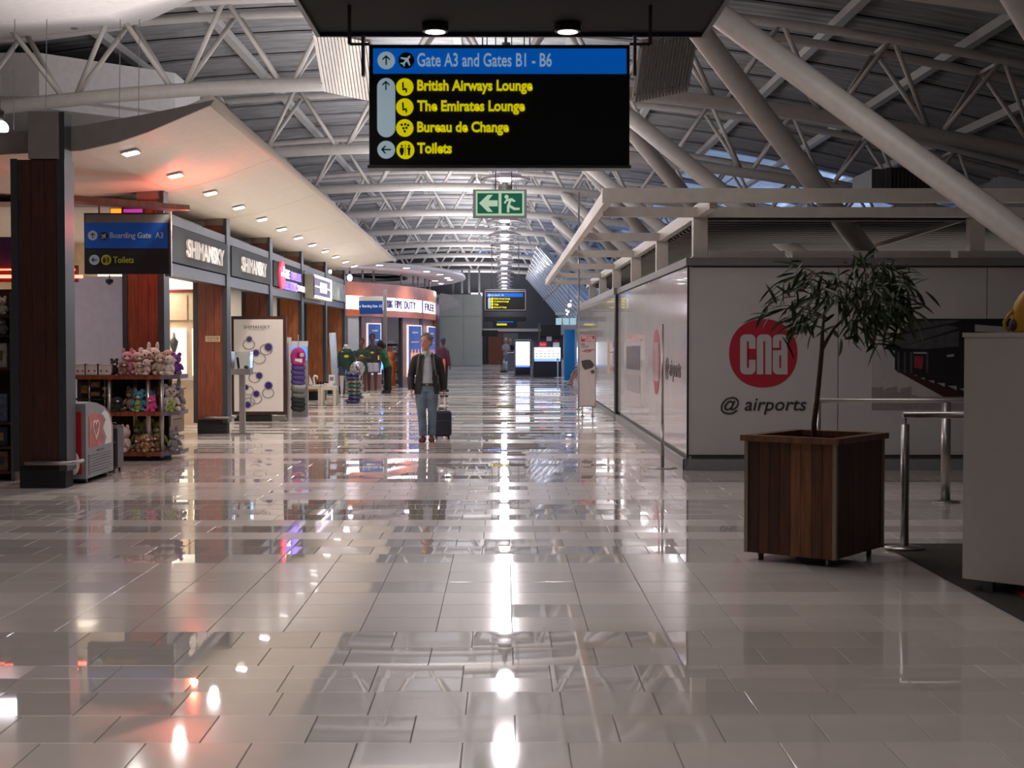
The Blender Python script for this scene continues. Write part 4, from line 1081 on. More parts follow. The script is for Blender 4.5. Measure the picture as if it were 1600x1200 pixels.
# poster
YP = 31.2
po = thing('ring_poster', 'large framed poster of silver rings with violet gemstones', 'poster', FP(405, 652, YP))
fbox(362, 494, 447, 648, YP, 0.10, 'frame', WOODD, po)
fbox(366, 499, 442, 643, YP - 0.012, 0.012, 'sheet', mat('poster_paper', (0.66, 0.60, 0.56), 0.35, emit=0.10, ecol=(1, 0.93, 0.88), var=0.03), po)
fbox(366, 649, 425, 658, YP + 0.02, 0.10, 'base', BLACKM, po); fbox(425, 650, 445, 657, YP + 0.02, 0.08, 'base_end', STEEL, po)
ftext('SHIMANSKY', 380.5, 508.5, 422, 513.5, YP - 0.013, INK, po, bold=0.0, depth=0.002)
ftext('FINE JEWELLERS', 389, 514.5, 414, 516, YP - 0.013, GREYPR, po, bold=0.0, depth=0.002)
RINGM = mat('ring_silver', (0.34, 0.32, 0.33), 0.3, 0.4); GEM = mat('violet_gem', (0.05, 0.03, 0.22), 0.25, var=0.8, scale=40)
for gx, gy, gr, rx, ry, rr in ((389.5, 530, 4.2, 389, 538, 9), (419.5, 542.5, 6, 416, 546, 9.5), (400, 551.5, 5, 405, 560, 10), (405, 587, 5, 398, 590, 9), (419.5, 602.5, 6, 419, 614, 9), (400.5, 615.5, 5, 400, 623, 9), (387, 632.5, 5, 390, 628, 8), (384, 605, 4, 388, 610, 8)):
    c = FP(rx, ry, YP - 0.016); R_ = rr / FPX * YP
    mb = MB()
    mb.tube([c + Vector((R_ * math.cos(2 * PI * k / 18), 0, R_ * 0.85 * math.sin(2 * PI * k / 18))) for k in range(19)], 0.011, 5, cap=False).build('ring_print', RINGM, po)
    disc(FP(gx, gy, YP - 0.022), (gr + 1) / FPX * YP, RINGM, po, 'setting_print', 14, 0.003)
    disc(FP(gx, gy, YP - 0.026), gr / FPX * YP * 0.9, GEM, po, 'gem_print', 8, 0.004)
# display pedestal
yp_ = 26.3
pe = thing('display_pedestal', 'steel display pedestal with a glass case in front of the ring poster', 'display case', FP(378, 678, yp_))
c = GP(379, 678)
x_ = c.x; y_ = c.y
MB().box((x_, y_, 0.015), (0.36, 0.36, 0.03)).build('base_plate', STEEL, pe)
MB().box((x_, y_, 0.56), (0.10, 0.10, 1.07)).build('stem', STEEL, pe)
MB().box((x_, y_, 1.14), (0.34, 0.34, 0.11)).build('tray', STEEL, pe)
mb = MB()
for a_, b_ in (((-.17, -.17), (.17, -.17)), ((-.17, .17), (.17, .17)), ((-.17, -.17), (-.17, .17)), ((.17, -.17), (.17, .17))):
    mb.bx((x_ + a_[0] - .003, y_ + a_[1] - .003, 1.2), (x_ + b_[0] + .003, y_ + b_[1] + .003, 1.50))
mb.bx((x_ - .173, y_ - .173, 1.50), (x_ + .173, y_ + .173, 1.506))
mb.build('glass_case', GLASS, pe)
MB().beam((x_ - 0.06, y_, 1.2), (x_ - 0.09, y_ + 0.02, 1.40), 0.04, 0.02).build('necklace_stand', BLACK, pe)
MB().ell((x_ + 0.08, y_, 1.225), (0.05, 0.04, 0.03), 10, 6).build('ring_cushion', DSTEEL, pe)
MB().bx((x_ + 0.16, y_ - 0.15, 1.21), (x_ + 0.168, y_ + 0.1, 1.42)).build('lit_edge', mat('lit_cyan', (.6, .8, 1), .4, emit=1.6, ecol=(.5, .75, 1), var=0), pe)

# ================================================================ NECK PILLOW RACK
yr = 31.6
rkx = thing('pillow_rack', 'white display rack with screen holding a column of neck pillows', 'display rack', FP(465, 655, yr))
fbox(449, 527, 455, 655, yr, 0.05, 'upright', WHITE, rkx)
fbox(447, 533, 481, 541, yr + 0.2, 0.04, 'header', WHITE, rkx)
fbox(447, 541, 480, 563, yr + 0.2, 0.05, 'screen', mat('blue_screen', (0.05, 0.2, 0.6), 0.3, emit=0.9, ecol=(0.1, 0.35, 0.9), var=0.6, scale=6), rkx)
fbox(446, 563, 481, 652, yr + 0.22, 0.04, 'back_panel', mat('rack_grey', (0.45, 0.44, 0.45), 0.5), rkx)
fbox(448, 652, 482, 657, yr - 0.05, 0.4, 'base', WHITE, rkx)
p = FP(466, 523, yr - 0.05); MB().tube([p, FP(466, 640, yr - 0.05)], 0.012, 6).build('peg', STEEL, rkx)
PC = [('magenta', (0.42, 0.03, 0.20)), ('violet', (0.09, 0.06, 0.22)), ('grey', (0.16, 0.17, 0.15)), ('black', (0.02, 0.025, 0.03)), ('pale', (0.38, 0.36, 0.38))]
PM = {n_: mat('fabric_' + n_, c_, 0.85, var=0.15, scale=20, bump=0.2) for n_, c_ in PC}
def upill(c, r, th, m, label, tilt=0.15, grp='neck pillows on the rack'):
    o = thing('neck_pillow', label, 'neck pillow', c, grp)
    c = Vector(c); R = Matrix.Rotation(tilt, 3, 'Y') @ Matrix.Rotation(0.25, 3, 'X')
    pts = [c + R @ Vector((r * math.sin(a_), -r * 0.8 * math.cos(a_), 0)) for a_ in [(-2.5 + 5.0 * k / 14) for k in range(15)]]
    MB().tube(pts, [th * 0.7] + [th * (1 + 0.2 * abs(math.sin(k))) for k in range(13)] + [th * 0.7], 9).build('cushion', m, o)
    MB().tube([pts[0], pts[0] + Vector((0, 0.02, -0.05))], 0.006, 4).build('clasp_cord', STEEL, o)
    return o
names = ['magenta'] * 1 + ['violet'] * 4 + ['pale'] + ['grey'] * 2 + ['black'] * 3
ypos = [566, 574, 581.5, 589, 597, 603, 608.5, 617, 624.5, 631, 637.5]
wd = ('top', 'second', 'third', 'fourth', 'fifth', 'sixth', 'seventh', 'eighth', 'ninth', 'tenth', 'bottom')
for i, (n_, py_) in enumerate(zip(names, ypos)):
    upill(FP(465.5 + (i % 2), py_, yr - 0.16), 0.10, 0.048, PM[n_], '%s neck pillow hanging on the white rack, %s of the column' % (n_, wd[i]))
o = thing('neck_pillow', 'large magenta neck pillow hung upright at the top of the rack', 'neck pillow', FP(466, 555, yr - 0.15), 'neck pillows on the rack')
c = FP(466, 556, yr - 0.18)
MB().tube([c + Vector((0.085 * math.sin(a_), 0, 0.13 * math.cos(a_) - 0.02)) for a_ in [(-2.5 + 5.0 * k / 14) for k in range(15)]], [0.07] + [0.08] * 13 + [0.07], 10).build('cushion', PM['magenta'], o)
MB().box(c + Vector((0.02, -0.085, -0.1)), (0.15, 0.01, 0.08)).build('picture_tag', WHITE, o)
disc(c + Vector((0.09, -0.085, 0.02)), 0.045, mat('tag_pale', (0.5, 0.5, 0.42), 0.5, var=0.3), o, 'round_tag')
# pile of foil wrapped pillows
pc = GP(554, 630)
FOIL = [mat('foil_' + n_, c_, 0.22, 0.3, var=0.9, scale=18, bump=1.0, bscale=22, coat=0.8) for n_, c_ in (('navy', (0.05, 0.05, 0.14)), ('teal', (0.04, 0.13, 0.12)), ('brown', (0.2, 0.15, 0.13)), ('silver', (0.33, 0.32, 0.34)))]
for i, (m_, n_) in enumerate(((0, 'navy'), (0, 'dark blue'), (1, 'teal'), (2, 'brown'), (1, 'sea green'), (2, 'pale brown'), (0, 'purple navy'), (0, 'violet navy'))):
    o = thing('wrapped_pillow', '%s plastic-wrapped travel pillow, %s in the floor pile' % (n_, ('bottom', 'second from bottom', 'third from bottom', 'fourth from bottom', 'fifth from bottom', 'sixth from bottom', 'seventh from bottom', 'topmost of the flat ones')[i]), 'travel pillow', (pc.x, pc.y, 0.105 * i), 'plastic-wrapped pillows in a pile')
    q_ = MB().ell((pc.x + (-0.05, 0.03, 0.0, -0.03, 0.02, -0.02, -0.06, -0.04)[i], pc.y, 0.06 + 0.105 * i), (0.235, 0.20, 0.075), 14, 8).build('cushion', FOIL[m_], o)
    MB().tube([(pc.x - 0.16, pc.y - 0.1, 0.06 + 0.105 * i), (pc.x, pc.y - 0.17, 0.066 + 0.105 * i), (pc.x + 0.15, pc.y - 0.1, 0.06 + 0.105 * i)], 0.01, 5).build('seam', FOIL[3], o)
o = thing('wrapped_pillow', 'shiny silver plastic-wrapped pillow leaning on top of the pile', 'travel pillow', (pc.x + 0.1, pc.y, 0.95), 'plastic-wrapped pillows in a pile')
MB().ell((pc.x + 0.08, pc.y, 0.93), (0.2, 0.12, 0.22), 14, 8, Matrix.Rotation(0.6, 3, 'Y')).build('cushion', FOIL[3], o)
MB().tube([(pc.x + 0.02, pc.y - 0.12, 1.08), (pc.x + 0.16, pc.y - 0.12, 0.84)], 0.012, 5).build('seam', FOIL[0], o)
# low white tables
TW = mat('table_cream', (0.66, 0.60, 0.48), 0.5)
def table(x0, x1, y0, y1, h, label):
    o = thing('side_table', label, 'table', ((x0 + x1) / 2, (y0 + y1) / 2, 0), 'low white tables')
    MB().bx((x0, y0, h - 0.09), (x1, y1, h)).build('tabletop', TW, o)
    for a_ in (x0, x1 - 0.06):
        for b_ in (y0, y1 - 0.06): MB().bx((a_, b_, 0), (a_ + 0.06, b_ + 0.06, h - 0.09)).build('leg', TW, o)
a = GP(501, 634); b = GP(531, 632); d = GP(480, 632)
table(a.x, b.x - 0.02, a.y, a.y + 0.5, 0.50, 'low white square table, right of the pair by the mannequin')
table(d.x, a.x - 0.02, a.y + 0.1, a.y + 0.6, 0.52, 'low white square table, left of the pair by the rack')
items = [(485.5, 'photo_stand', 'small white and red triangular card stand on the left table'), (491.5, 'headphone_stand', 'white curved headphone stand on the left table'), (499, 'gadget_tray', 'dark tray of gadgets on the low tables'), (517, 'phone_box', 'white phone box stood on a flat box, right table')]
ty = a.y + 0.25
for px_, nm, lb_ in items:
    p = FP(px_, 500, ty); z_ = 0.50 if px_ > 500 else 0.52
    o = thing(nm, lb_, nm.split('_')[1] if nm != 'gadget_tray' else 'tray', (p.x, ty, z_))
    if nm == 'photo_stand':
        MB().prism([(p.x - 0.07, ty, z_), (p.x + 0.09, ty, z_), (p.x - 0.05, ty, z_ + 0.34)], (0, 0.02, 0)).build('card', RED, o)
        MB().prism([(p.x - 0.05, ty - 0.01, z_ + 0.02), (p.x + 0.06, ty - 0.01, z_ + 0.02), (p.x - 0.045, ty - 0.01, z_ + 0.29)], (0, 0.01, 0)).build('inner_card', WHITE, o)
    elif nm == 'headphone_stand':
        MB().tube([(p.x + 0.0, ty, z_), (p.x - 0.02, ty, z_ + 0.12), (p.x - 0.03, ty, z_ + 0.2), (p.x + 0.0, ty, z_ + 0.26), (p.x + 0.06, ty, z_ + 0.24), (p.x + 0.06, ty, z_ + 0.17)], [0.03, 0.026, 0.026, 0.03, 0.03, 0.025], 8).build('stand', WHITE, o)
        MB().box((p.x, ty, z_ + 0.01), (0.1, 0.08, 0.02)).build('foot', WHITE, o)
    elif nm == 'gadget_tray':
        MB().box((p.x + 0.05, ty, z_ + 0.015), (0.26, 0.2, 0.03)).build('tray', WHITE, o)
        for k in range(4): MB().cbox((p.x - 0.04 + k * 0.075, ty, z_ + 0.07), (0.06, 0.05, 0.08), 0.008).build('gadget', BLACK, o)
    else:
        MB().box((p.x - 0.06, ty, z_ + 0.04), (0.24, 0.2, 0.08)).build('flat_box', WHITE, o)
        MB().box((p.x + 0.02, ty, z_ + 0.19), (0.15, 0.08, 0.22)).build('upright_box', WHITE, o)
        MB().box((p.x + 0.02, ty - 0.042, z_ + 0.2), (0.1, 0.004, 0.1)).build('label_print', PINKPR, o)
tb = tag(MB().tube([GP(516, 634) + Vector((0, 1.4, 0.005)), FP(519.5, 520, a.y + 1.4)], 0.09, 12).build('roller_banner', mat('pale_blue_banner', (0.35, 0.42, 0.55), 0.4), origin=GP(516, 634)), 'tall pale blue tubular banner behind the low white tables', 'banner')
# ================================================================ ROUND SHOP
CXR, CYR, RR = -27.8, 60.0, 25.0
def arcx(y, r=RR): return CXR + math.sqrt(r * r - (y - CYR) ** 2)
COPPER = mat('copper_wood', (0.60, 0.15, 0.035), 0.4, 0.1, var=0.15, scale=1.5, coat=0.1)
rs = thing('round_shop', 'round copper-fronted duty free shop with white lit letter band', 'shop', (-4, 54, 0))
def arcband(y0, y1, z0, z1, r0, r1, m, name, n=16, parent=rs):
    mb = MB()
    ysx = [y0 + (y1 - y0) * k / n for k in range(n + 1)]
    out = [(arcx(y_, r1), y_) for y_ in ysx]; inn = [(arcx(y_, r0), y_) for y_ in ysx]
    for k in range(n):
        (a0, b0), (a1, b1) = out[k], out[k + 1]; (c0, d0), (c1, d1) = inn[k], inn[k + 1]
        mb.add([(a0, b0, z0), (a1, b1, z0), (a1, b1, z1), (a0, b0, z1), (c0, d0, z0), (c1, d1, z0), (c1, d1, z1), (c0, d0, z1)],
               [(0, 1, 2, 3), (4, 7, 6, 5), (0, 4, 5, 1), (3, 2, 6, 7), (0, 3, 7, 4), (1, 5, 6, 2)])
    return mb.build(name, m, parent, smooth=False)
arcband(47.8, 64, CH + 1.48, CH + 1.95, RR - 0.1, RR + 0.05, COPPER, 'upper_band')
arcband(47.8, 64, CH + 0.80, CH + 1.03, RR - 0.1, RR + 0.03, COPPER, 'lower_band')
LITW = mat('lit_white_band', (1, 1, 1), 0.5, emit=2.6, ecol=(0.92, 0.86, 1), var=0)
arcband(47.8, 63, CH + 1.03, CH + 1.48, RR - 0.1, RR + 0.0, LITW, 'lit_band')
BI = mat('sign_indigo', (0.03, 0.02, 0.10), 0.5, var=0)
def arctext(t, pxa, pxb, z0, z1):
    # letters follow the curve one by one
    def yof(px):
        lo, hi = 47.0, 63.0
        for _ in range(40):
            mid = (lo + hi) / 2
            X = arcx(mid, RR + 0.02); pxm = 787 + 2310 * X / mid
            if pxm < px: lo = mid
            else: hi = mid
        return lo
    n = len(t); w = (pxb - pxa) / n
    for i, chh in enumerate(t):
        if chh == ' ': continue
        ya_, yb_ = yof(pxa + w * i + 0.3), yof(pxa + w * (i + 1) - 0.3)
        A = Vector((arcx(ya_, RR + 0.012), ya_, z0)); B = Vector((arcx(yb_, RR + 0.012), yb_, z0))
        lettering(chh, A, B - A, (0, 0, 1), (B - A).length, z1 - z0, BI, rs, bold=0.02, depth=0.02)
arctext('BIG FIVE', 605, 629, CH + 1.12, CH + 1.40)
arctext('DUTY', 632, 650, CH + 1.12, CH + 1.40)
arctext('FREE', 664, 679, CH + 1.12, CH + 1.40)
# facade
def facade(pxa, pxb, m, name, z1=CH + 0.8, off=0.0, z0=0.0):
    ya_, yb_ = yy_of(pxa), yy_of(pxb)
    A = Vector((arcx(ya_) - 0.06 + off, ya_, z0)); B = Vector((arcx(yb_) - 0.06 + off, yb_, z0))
    n_ = Vector((-(B - A).y, (B - A).x, 0)).normalized() * 0.1
    return MB().prism([A, B, B + n_, A + n_], (0, 0, z1 - z0)).build(name, m, rs), A, B
def yy_of(px):
    lo, hi = 46.0, 61.5
    for _ in range(40):
        mid = (lo + hi) / 2
        if 787 + 2310 * (arcx(mid) - 0.06) / mid < px: lo = mid
        else: hi = mid
    return lo
WALLW = mat('facade_wood', (0.26, 0.10, 0.06), 0.35, wood=True)
facade(544, 561, GREYW, 'white_panel'); facade(561, 565, BLACKM, 'dark_jamb')
facade(565, 596, WALLW, 'wood_panel'); facade(629, 655, WALLW, 'wood_panel'); facade(660, 683, WALLW, 'wood_panel')
facade(627, 629.5, BLACKM, 'dark_jamb'); facade(603, 605, BLACKM, 'dark_jamb')
def poster(pa, pb, y0, y1, label):
    ya_, yb_ = yy_of(pa), yy_of(pb)
    A = Vector((arcx(ya_) - 0.03, ya_, 0)); B = Vector((arcx(yb_) - 0.03, yb_, 0))
    dirn = (B - A).normalized(); nrm = Vector((dirn.y, -dirn.x, 0))
    ym = (ya_ + yb_) / 2; z1 = CH + (531 - y0) / 2310 * ym; z0 = CH - (y1 - 531) / 2310 * ym; z0 = max(z0, 0.25)
    o = thing('bottle_poster', label, 'poster', (A.x, A.y, z0), 'backlit bottle posters')
    zo = Vector((0, 0, z0)); MB().prism([A + zo, B + zo, B + nrm * 0.05 + zo, A + nrm * 0.05 + zo], (0, 0, z1 - z0)).build('lit_frame', mat('lit_frame_white', (1, 1, 1), 0.5, emit=0.6, ecol=(1, 0.85, 0.9), var=0), o)
    for ch_ in o.children:
        pass
    L_ = (B - A).length
    Z = Vector((0, 0, 1))
    def rect(u0, u1, v0, v1, m, name, t=0.06):
        P = [A + dirn * (L_ * u) + nrm * t + Z * (z0 + (z1 - z0) * v) for u, v in ((u0, v0), (u1, v0), (u1, v1), (u0, v1))]
        MB().prism(P, nrm * 0.006).build(name, m, o)
    rect(0.055, 0.945, 0.02, 0.98, mat('poster_blue', (0.03, 0.06, 0.25), 0.4, emit=0.5, ecol=(0.03, 0.07, 0.3), var=0.7, scale=1.2), 'blue_sheet', 0.051)
    rect(0.15, 0.85, 0.05, 0.25, mat('poster_navy', (0.01, 0.015, 0.06), 0.4, var=0.3), 'dark_foot', 0.058)
    BO = mat('poster_orange', (0.6, 0.25, 0.12), 0.4, emit=0.7, ecol=(0.9, 0.35, 0.16), var=0.3, scale=5)
    for u in (0.28, 0.5, 0.72):
        rect(u - 0.09, u + 0.09, 0.28, 0.46, BO, 'bottle_print', 0.058); rect(u - 0.03, u + 0.03, 0.46, 0.53, BO, 'bottle_neck_print', 0.058)
    rect(0.3, 0.7, 0.84, 0.87, WHITE, 'caption_print', 0.058); rect(0.22, 0.78, 0.66, 0.68, WHITE, 'caption_print', 0.058)
poster(571, 592.5, 505, 585, 'backlit blue bottle poster left of the round shop door')
poster(634, 656, 508, 588, 'backlit blue bottle poster right of the round shop door')
poster(665.5, 681, 510, 588, 'backlit bottle poster behind the walking man, at the far right of the shop')
for pxc, w_ in ((659, 5), (685.5, 4)):
    ya_ = yy_of(pxc)
    x_ = (pxc - 787) / 2310 * ya_
    MB().box((x_, ya_ - 0.1, 1.72), (w_ / 2310 * ya_, 0.3, 3.5)).build('steel_post', mat('post_bluegrey', (0.13, 0.13, 0.2), 0.3, 0.5), rs)
    MB().box((x_ - 0.13, ya_ - 0.05, 1.72), (0.14, 0.3, 3.45)).build('post_cladding', WALLW, rs)
# inside of the round shop
tag(MB().bx((-10, 66, 0), (-3.3, 66.1, 3.5)).build('wall_shop_back', GREYW), kind='structure')
ins = thing('goods_shelving', 'bright goods shelving seen through the round shop door', 'shelving', (-4.8, 58, 0))
MB().bx((-5.4, 58, 0), (-4.0, 58.1, 1.7)).build('back_board', mat('cold_grey', (0.3, 0.36, 0.42), 0.5, var=0.5, scale=3), ins)
for z_ in (0.2, 0.55, 0.9, 1.25, 1.6): MB().bx((-5.3, 57.5, z_ - 0.02), (-4.15, 58, z_)).build('shelf', WHITE, ins)
rr_ = random.Random(9)
for li, z_ in enumerate((0.2, 0.55, 0.9, 1.25)):
    for q in range(6):
        x_ = -5.2 + q * 0.19
        o = thing('boxed_goods', 'small box in round shop, shelf %s from below, place %s from left' % (('first', 'second', 'third', 'fourth')[li], ('one', 'two', 'three', 'four', 'five', 'six')[q]), 'box', (x_, 57.6, z_), 'goods in the round shop')
        mb = MB().cbox((x_, 57.6, z_ + 0.11), (0.15, 0.14, 0.22), 0.005)
        mb.build('carton', rr_.choice([GREYW, mat('box_cyan', (0.1, 0.3, 0.45), 0.5), WHITE, mat('box_coral', (0.5, 0.15, 0.1), 0.5)]), o)
        MB().bx((x_ - 0.05, 57.525, z_ + 0.08), (x_ + 0.05, 57.53, z_ + 0.16)).build('label_print', DSTEEL, o)
oo = tag(MB().lathe([(0.16, 0), (0.16, 0.9), (0.12, 0.95), (0.16, 1.0), (0.16, 1.25)], (GP(617, 600).x, 55.8, 0.0), 14).build('orange_drum_stand', mat('orange_plastic', (0.6, 0.14, 0.03), 0.4), origin=(GP(617, 600).x, 55.8, 0)), 'orange round display stand in the round shop doorway', 'display stand')
# elliptical disc canopy
dc = thing('disc_canopy', 'white elliptical disc canopy with downlights over the round shop', 'canopy', (-8, 58.5, 4.1))
def ering(rx, ry, z, n=56, cx=-8.0, cy=58.5): return [Vector((cx + rx * math.cos(2 * PI * k / n), cy + ry * math.sin(2 * PI * k / n), z)) for k in range(n)]
zc = CH + 2.38
def hole(z, s=1.0, n=56): return [Vector((-4.9 + 1.2 * s * math.cos(2 * PI * k / n), 56.4 + 3.3 * s * math.sin(2 * PI * k / n), z)) for k in range(n)]
mb = MB()
DW = mat('disc_white', (0.72, 0.68, 0.70), 0.4, var=0.02)
mb.loft([hole(zc), ering(6.3, 11.5, zc), ering(6.5, 11.8, zc + 0.06), ering(6.45, 11.7, zc + 0.2), hole(zc + 0.2)], cap=False).build('disc', DW, dc)
MB().loft([hole(zc - 0.03, 1.03), hole(zc - 0.03, 1.0), hole(zc + 0.1, 1.0), hole(zc + 0.1, 1.03)], cap=False).build('hole_rim', DSTEEL, dc)
for px_ in (571, 588, 631, 650, 657, 668, 675):
    ya_ = yy_of(min(px_, 678)) ; x_ = arcx(ya_) - 0.15
    MB().tube([(x_, ya_, CH + 1.93), (x_, ya_, zc + 0.02)], 0.035, 6).build('support_rod', STEEL, dc)
LD = thing('disc_downlight', '', 'downlight', (0, 0, 0), 'round downlights in the disc canopy')
MB().lathe([(0.06, -0.012), (0.13, -0.012), (0.14, 0.0)], n=14).build('rim', DLF, LD); MB().lathe([(0.02, -0.014), (0.11, -0.014), (0.11, -0.01)], n=14).build('lens', DLENS, LD)
dpos = [(593, 414), (635, 418.5), (666.5, 424), (687.5, 428.5), (699, 434), (703, 437), (680, 438.5), (689, 443)]
for i, (a_, b_) in enumerate(dpos):
    c = GP(a_, b_, zc - 0.003)
    d_ = LD if i == 0 else copy_tree(LD)
    d_.location = c; d_['label'] = 'round downlight in the disc canopy, %s from the left' % ('first', 'second', 'third', 'fifth', 'seventh', 'rightmost', 'fourth', 'sixth')[i]
# bare bulbs by the last columns
for i, (a_, b_, yy_, r_) in enumerate(((516, 424.5, 47.5, 0.05), (527, 431, 47.5, 0.055), (546.5, 434, 48.5, 0.085))):
    c = FP(a_, b_, yy_)
    o = thing('bulb_pendant', 'small glowing bulb pendant near the round shop, %s' % ('left one', 'middle one', 'right and largest one')[i], 'pendant lamp', c, 'glowing bulb pendants')
    MB().ell(c, (r_, r_, r_ * 1.3), 12, 8).build('bulb', LENS, o); MB().tube([c + Vector((0, 0, r_ * 1.2)), c + Vector((0, 0, r_ * 1.2 + 0.12))], 0.03, 8).build('cap', BLACK, o)
    MB().tube([c + Vector((0, 0, 0.15)), c + Vector((0, 0, 0.55))], 0.006, 4).build('cord', BLACK, o)
fl_ = thing('hanging_lamp', 'bright lamp with dark housing at the left edge above the soffit', 'pendant lamp', FP(2, 195, 19.5), None)
c = FP(0, 200, 19.5)
MB().ell(c, (0.11, 0.11, 0.10), 14, 8).build('bulb', LENS, fl_); MB().lathe([(0.05, 0.08), (0.06, 0.2), (0.05, 0.24)], c, 12).build('housing', BLACK, fl_); MB().tube([c + Vector((0, 0, 0.24)), c + Vector((0, 0, 2))], 0.008, 4).build('wire', DSTEEL, fl_)

# ================================================================ FAR HALL
HO = mat('hoarding_pale', (0.46, 0.49, 0.45), 0.5, var=0.04)
p = FP(690, 573, 96); q = FP(752, 460, 96)
tag(MB().bx((-9, 96, 0), (q.x, 96.2, q.z)).build('wall_hoarding', HO), kind='structure')
for x_ in (-7, -5.5, -4.0, -2.6):
    MB().bx((x_, 95.96, 0.05), (x_ + 1.38 if x_ < -3 else q.x, 95.99, 3.2)).build('hoarding_panel', HO, bpy.data.objects['wall_hoarding'])
    MB().bx((x_, 95.96, 3.24), (x_ + 1.38 if x_ < -3 else q.x, 95.99, q.z - 0.05)).build('hoarding_panel', HO, bpy.data.objects['wall_hoarding'])
for px_ in (708, 722, 733, 749):
    a_ = FP(px_, 460, 96.1); MB().bx((a_.x - 0.06, 96.0, a_.z), (a_.x + 0.06, 96.15, a_.z + 1.6)).build('frame_post', DSTEEL, bpy.data.objects['wall_hoarding'])
wd_ = tag(MB().prism([FP(688, 458, 72), FP(701, 460, 72), FP(722, 476, 72), FP(690, 486, 72)], (0, 0.3, 0)).build('tilted_canopy', mat('pale_canopy', (0.5, 0.5, 0.5), 0.5), origin=FP(700, 475, 72)), 'pale tilted canopy wedge beyond the round shop', 'canopy')
tag(MB().bx((-2, 104, 0), (13.5, 104.3, 7.5)).build('wall_back', mat('far_dark', (0.06, 0.06, 0.07), 0.5)), kind='structure')
tag(MB().bx((-15, 104, 0), (-2, 104.3, 8.5)).build('wall_back_left', mat('far_dark', (0.06, 0.06, 0.07), 0.5)), kind='structure')
d1 = thing('door_1', None, None, (0, 103.5, 0), kind='structure')
a = FP(762, 565, 100); b = FP(778, 533, 100)
MB().bx((a.x, 103.5, 0), (b.x + 0.3, 103.6, 2.2)).build('door_leaf', WOODR, d1); MB().bx((b.x + 0.35, 103.5, 0), (b.x + 1.4, 103.6, 2.2)).build('door_glass', DSTEEL, d1)
MB().bx((a.x - 1.2, 102.8, 0), (a.x - 0.4, 103.4, 5)).build('door_pier', GREYW, d1)
MB().bx((a.x - 0.4, 103.3, 2.3), (b.x + 5, 103.5, 2.5)).build('door_lintel', STEEL, d1)
# far white kiosk building right
fk = thing('far_kiosk', 'distant white kiosk structure with a strip window above the black screen', 'kiosk', (8, 84, 0))
a = FP(868, 492, 84); b = FP(930, 508, 84)
MB().bx((a.x, 84, a.z), (b.x, 84.4, a.z + 0.15)).build('roof_edge', WHITE, fk); MB().bx((a.x, 84.1, b.z - 3), (b.x, 84.4, b.z)).build('wall_panel', GREYW, fk)
wpan = mat('pale_cyan_window', (0.4, 0.6, 0.65), 0.3, emit=0.5, ecol=(0.5, 0.75, 0.8), var=0)
for k in range(3): fbox(868.5 + k * 11, 497, 878 + k * 11, 507.5, 84, 0.04, 'window', wpan, fk)
cl = thing('lamp_cluster', 'cluster of small glowing pinkish lamps above the distant kiosk', 'lamp cluster', FP(889, 480, 70))
for a_, b_, r_ in ((890, 477, 0.09), (885, 485, 0.045), (888, 487, 0.05), (886, 491, 0.04), (892, 470, 0.03)):
    MB().ell(FP(a_, b_, 70), (r_, r_, r_), 10, 6).build('bulb', mat('pinkish_bulb', (1, .8, .7), .4, emit=7, ecol=(1, 0.72, 0.62), var=0), cl)
MB().tube([FP(889, 492, 70), FP(889, 440, 70)], 0.01, 4).build('cord', DSTEEL, cl)
# totem screen
YK = 68.5
tt = thing('screen_totem', 'bright white-lit upright advertising screen totem beside the sunglasses stand', 'advertising screen', FP(817, 588, YK))
MB().cbox(FP(817, 559, YK + 0.1), (27 / 2310 * YK * 1.0, 0.16, 57 / 2310 * YK), 0.03).build('casing', mat('totem_silver', (0.45, 0.42, 0.5), 0.3, 0.5), tt)
fbox(805, 532, 828.5, 586, YK, 0.03, 'dark_face', mat('totem_dark', (0.01, 0.01, 0.03), 0.2), tt)
fbox(806, 534, 827.5, 572, YK - 0.02, 0.02, 'lit_screen', mat('totem_lit', (1, 1, 1), 0.4, emit=3.2, ecol=(0.82, 0.88, 1), var=0), tt)
fbox(806, 570.5, 827.5, 573.5, YK - 0.03, 0.02, 'blue_edge', mat('totem_blue', (.1, .2, 1), 0.4, emit=2.5, ecol=(0.08, 0.16, 1), var=0), tt)
MB().box(FP(817, 587.5, YK + 0.1), (1.0, 0.5, 0.04)).build('foot', DSTEEL, tt)
# sunglasses stand
YR = 67.5
rb = thing('sunglasses_stand', 'dark sunglasses stand with lit shelves and red header logo', 'display stand', FP(855, 590, YR))
fbox(833, 544, 878, 589, YR + 0.05, 0.9, 'cabinet', mat('stand_navy', (0.012, 0.012, 0.03), 0.35), rb)
fbox(833, 533, 861, 544, YR + 0.1, 0.3, 'header', mat('stand_dark', (0.05, 0.045, 0.05), 0.4), rb)
fbox(842.5, 534, 854, 542, YR + 0.07, 0.03, 'red_logo_panel', mat('logo_bright_red', (0.55, 0.02, 0.05), 0.4, emit=0.4, ecol=(0.8, 0.02, 0.06), var=0), rb)
ftext('Ray-Ban', 844, 536, 852.5, 540.5, YR + 0.065, WHITE, rb, shear=0.3, bold=0.02)
LITS = mat('lit_case', (1, 1, 1), 0.4, emit=2.2, ecol=(0.82, 0.88, 1), var=0)
fbox(835, 543, 875.5, 560, YR, 0.05, 'lit_case', LITS, rb); fbox(835, 560, 875.5, 564.5, YR, 0.05, 'blue_strip', mat('lit_case_blue', (.3, .45, 1), .4, emit=1.3, ecol=(0.25, 0.42, 1), var=0), rb)
for r_ in range(3):
    fbox(835.5, 549.5 + r_ * 4.2, 875, 550 + r_ * 4.2, YR - 0.1, 0.1, 'glass_shelf', STEEL, rb)
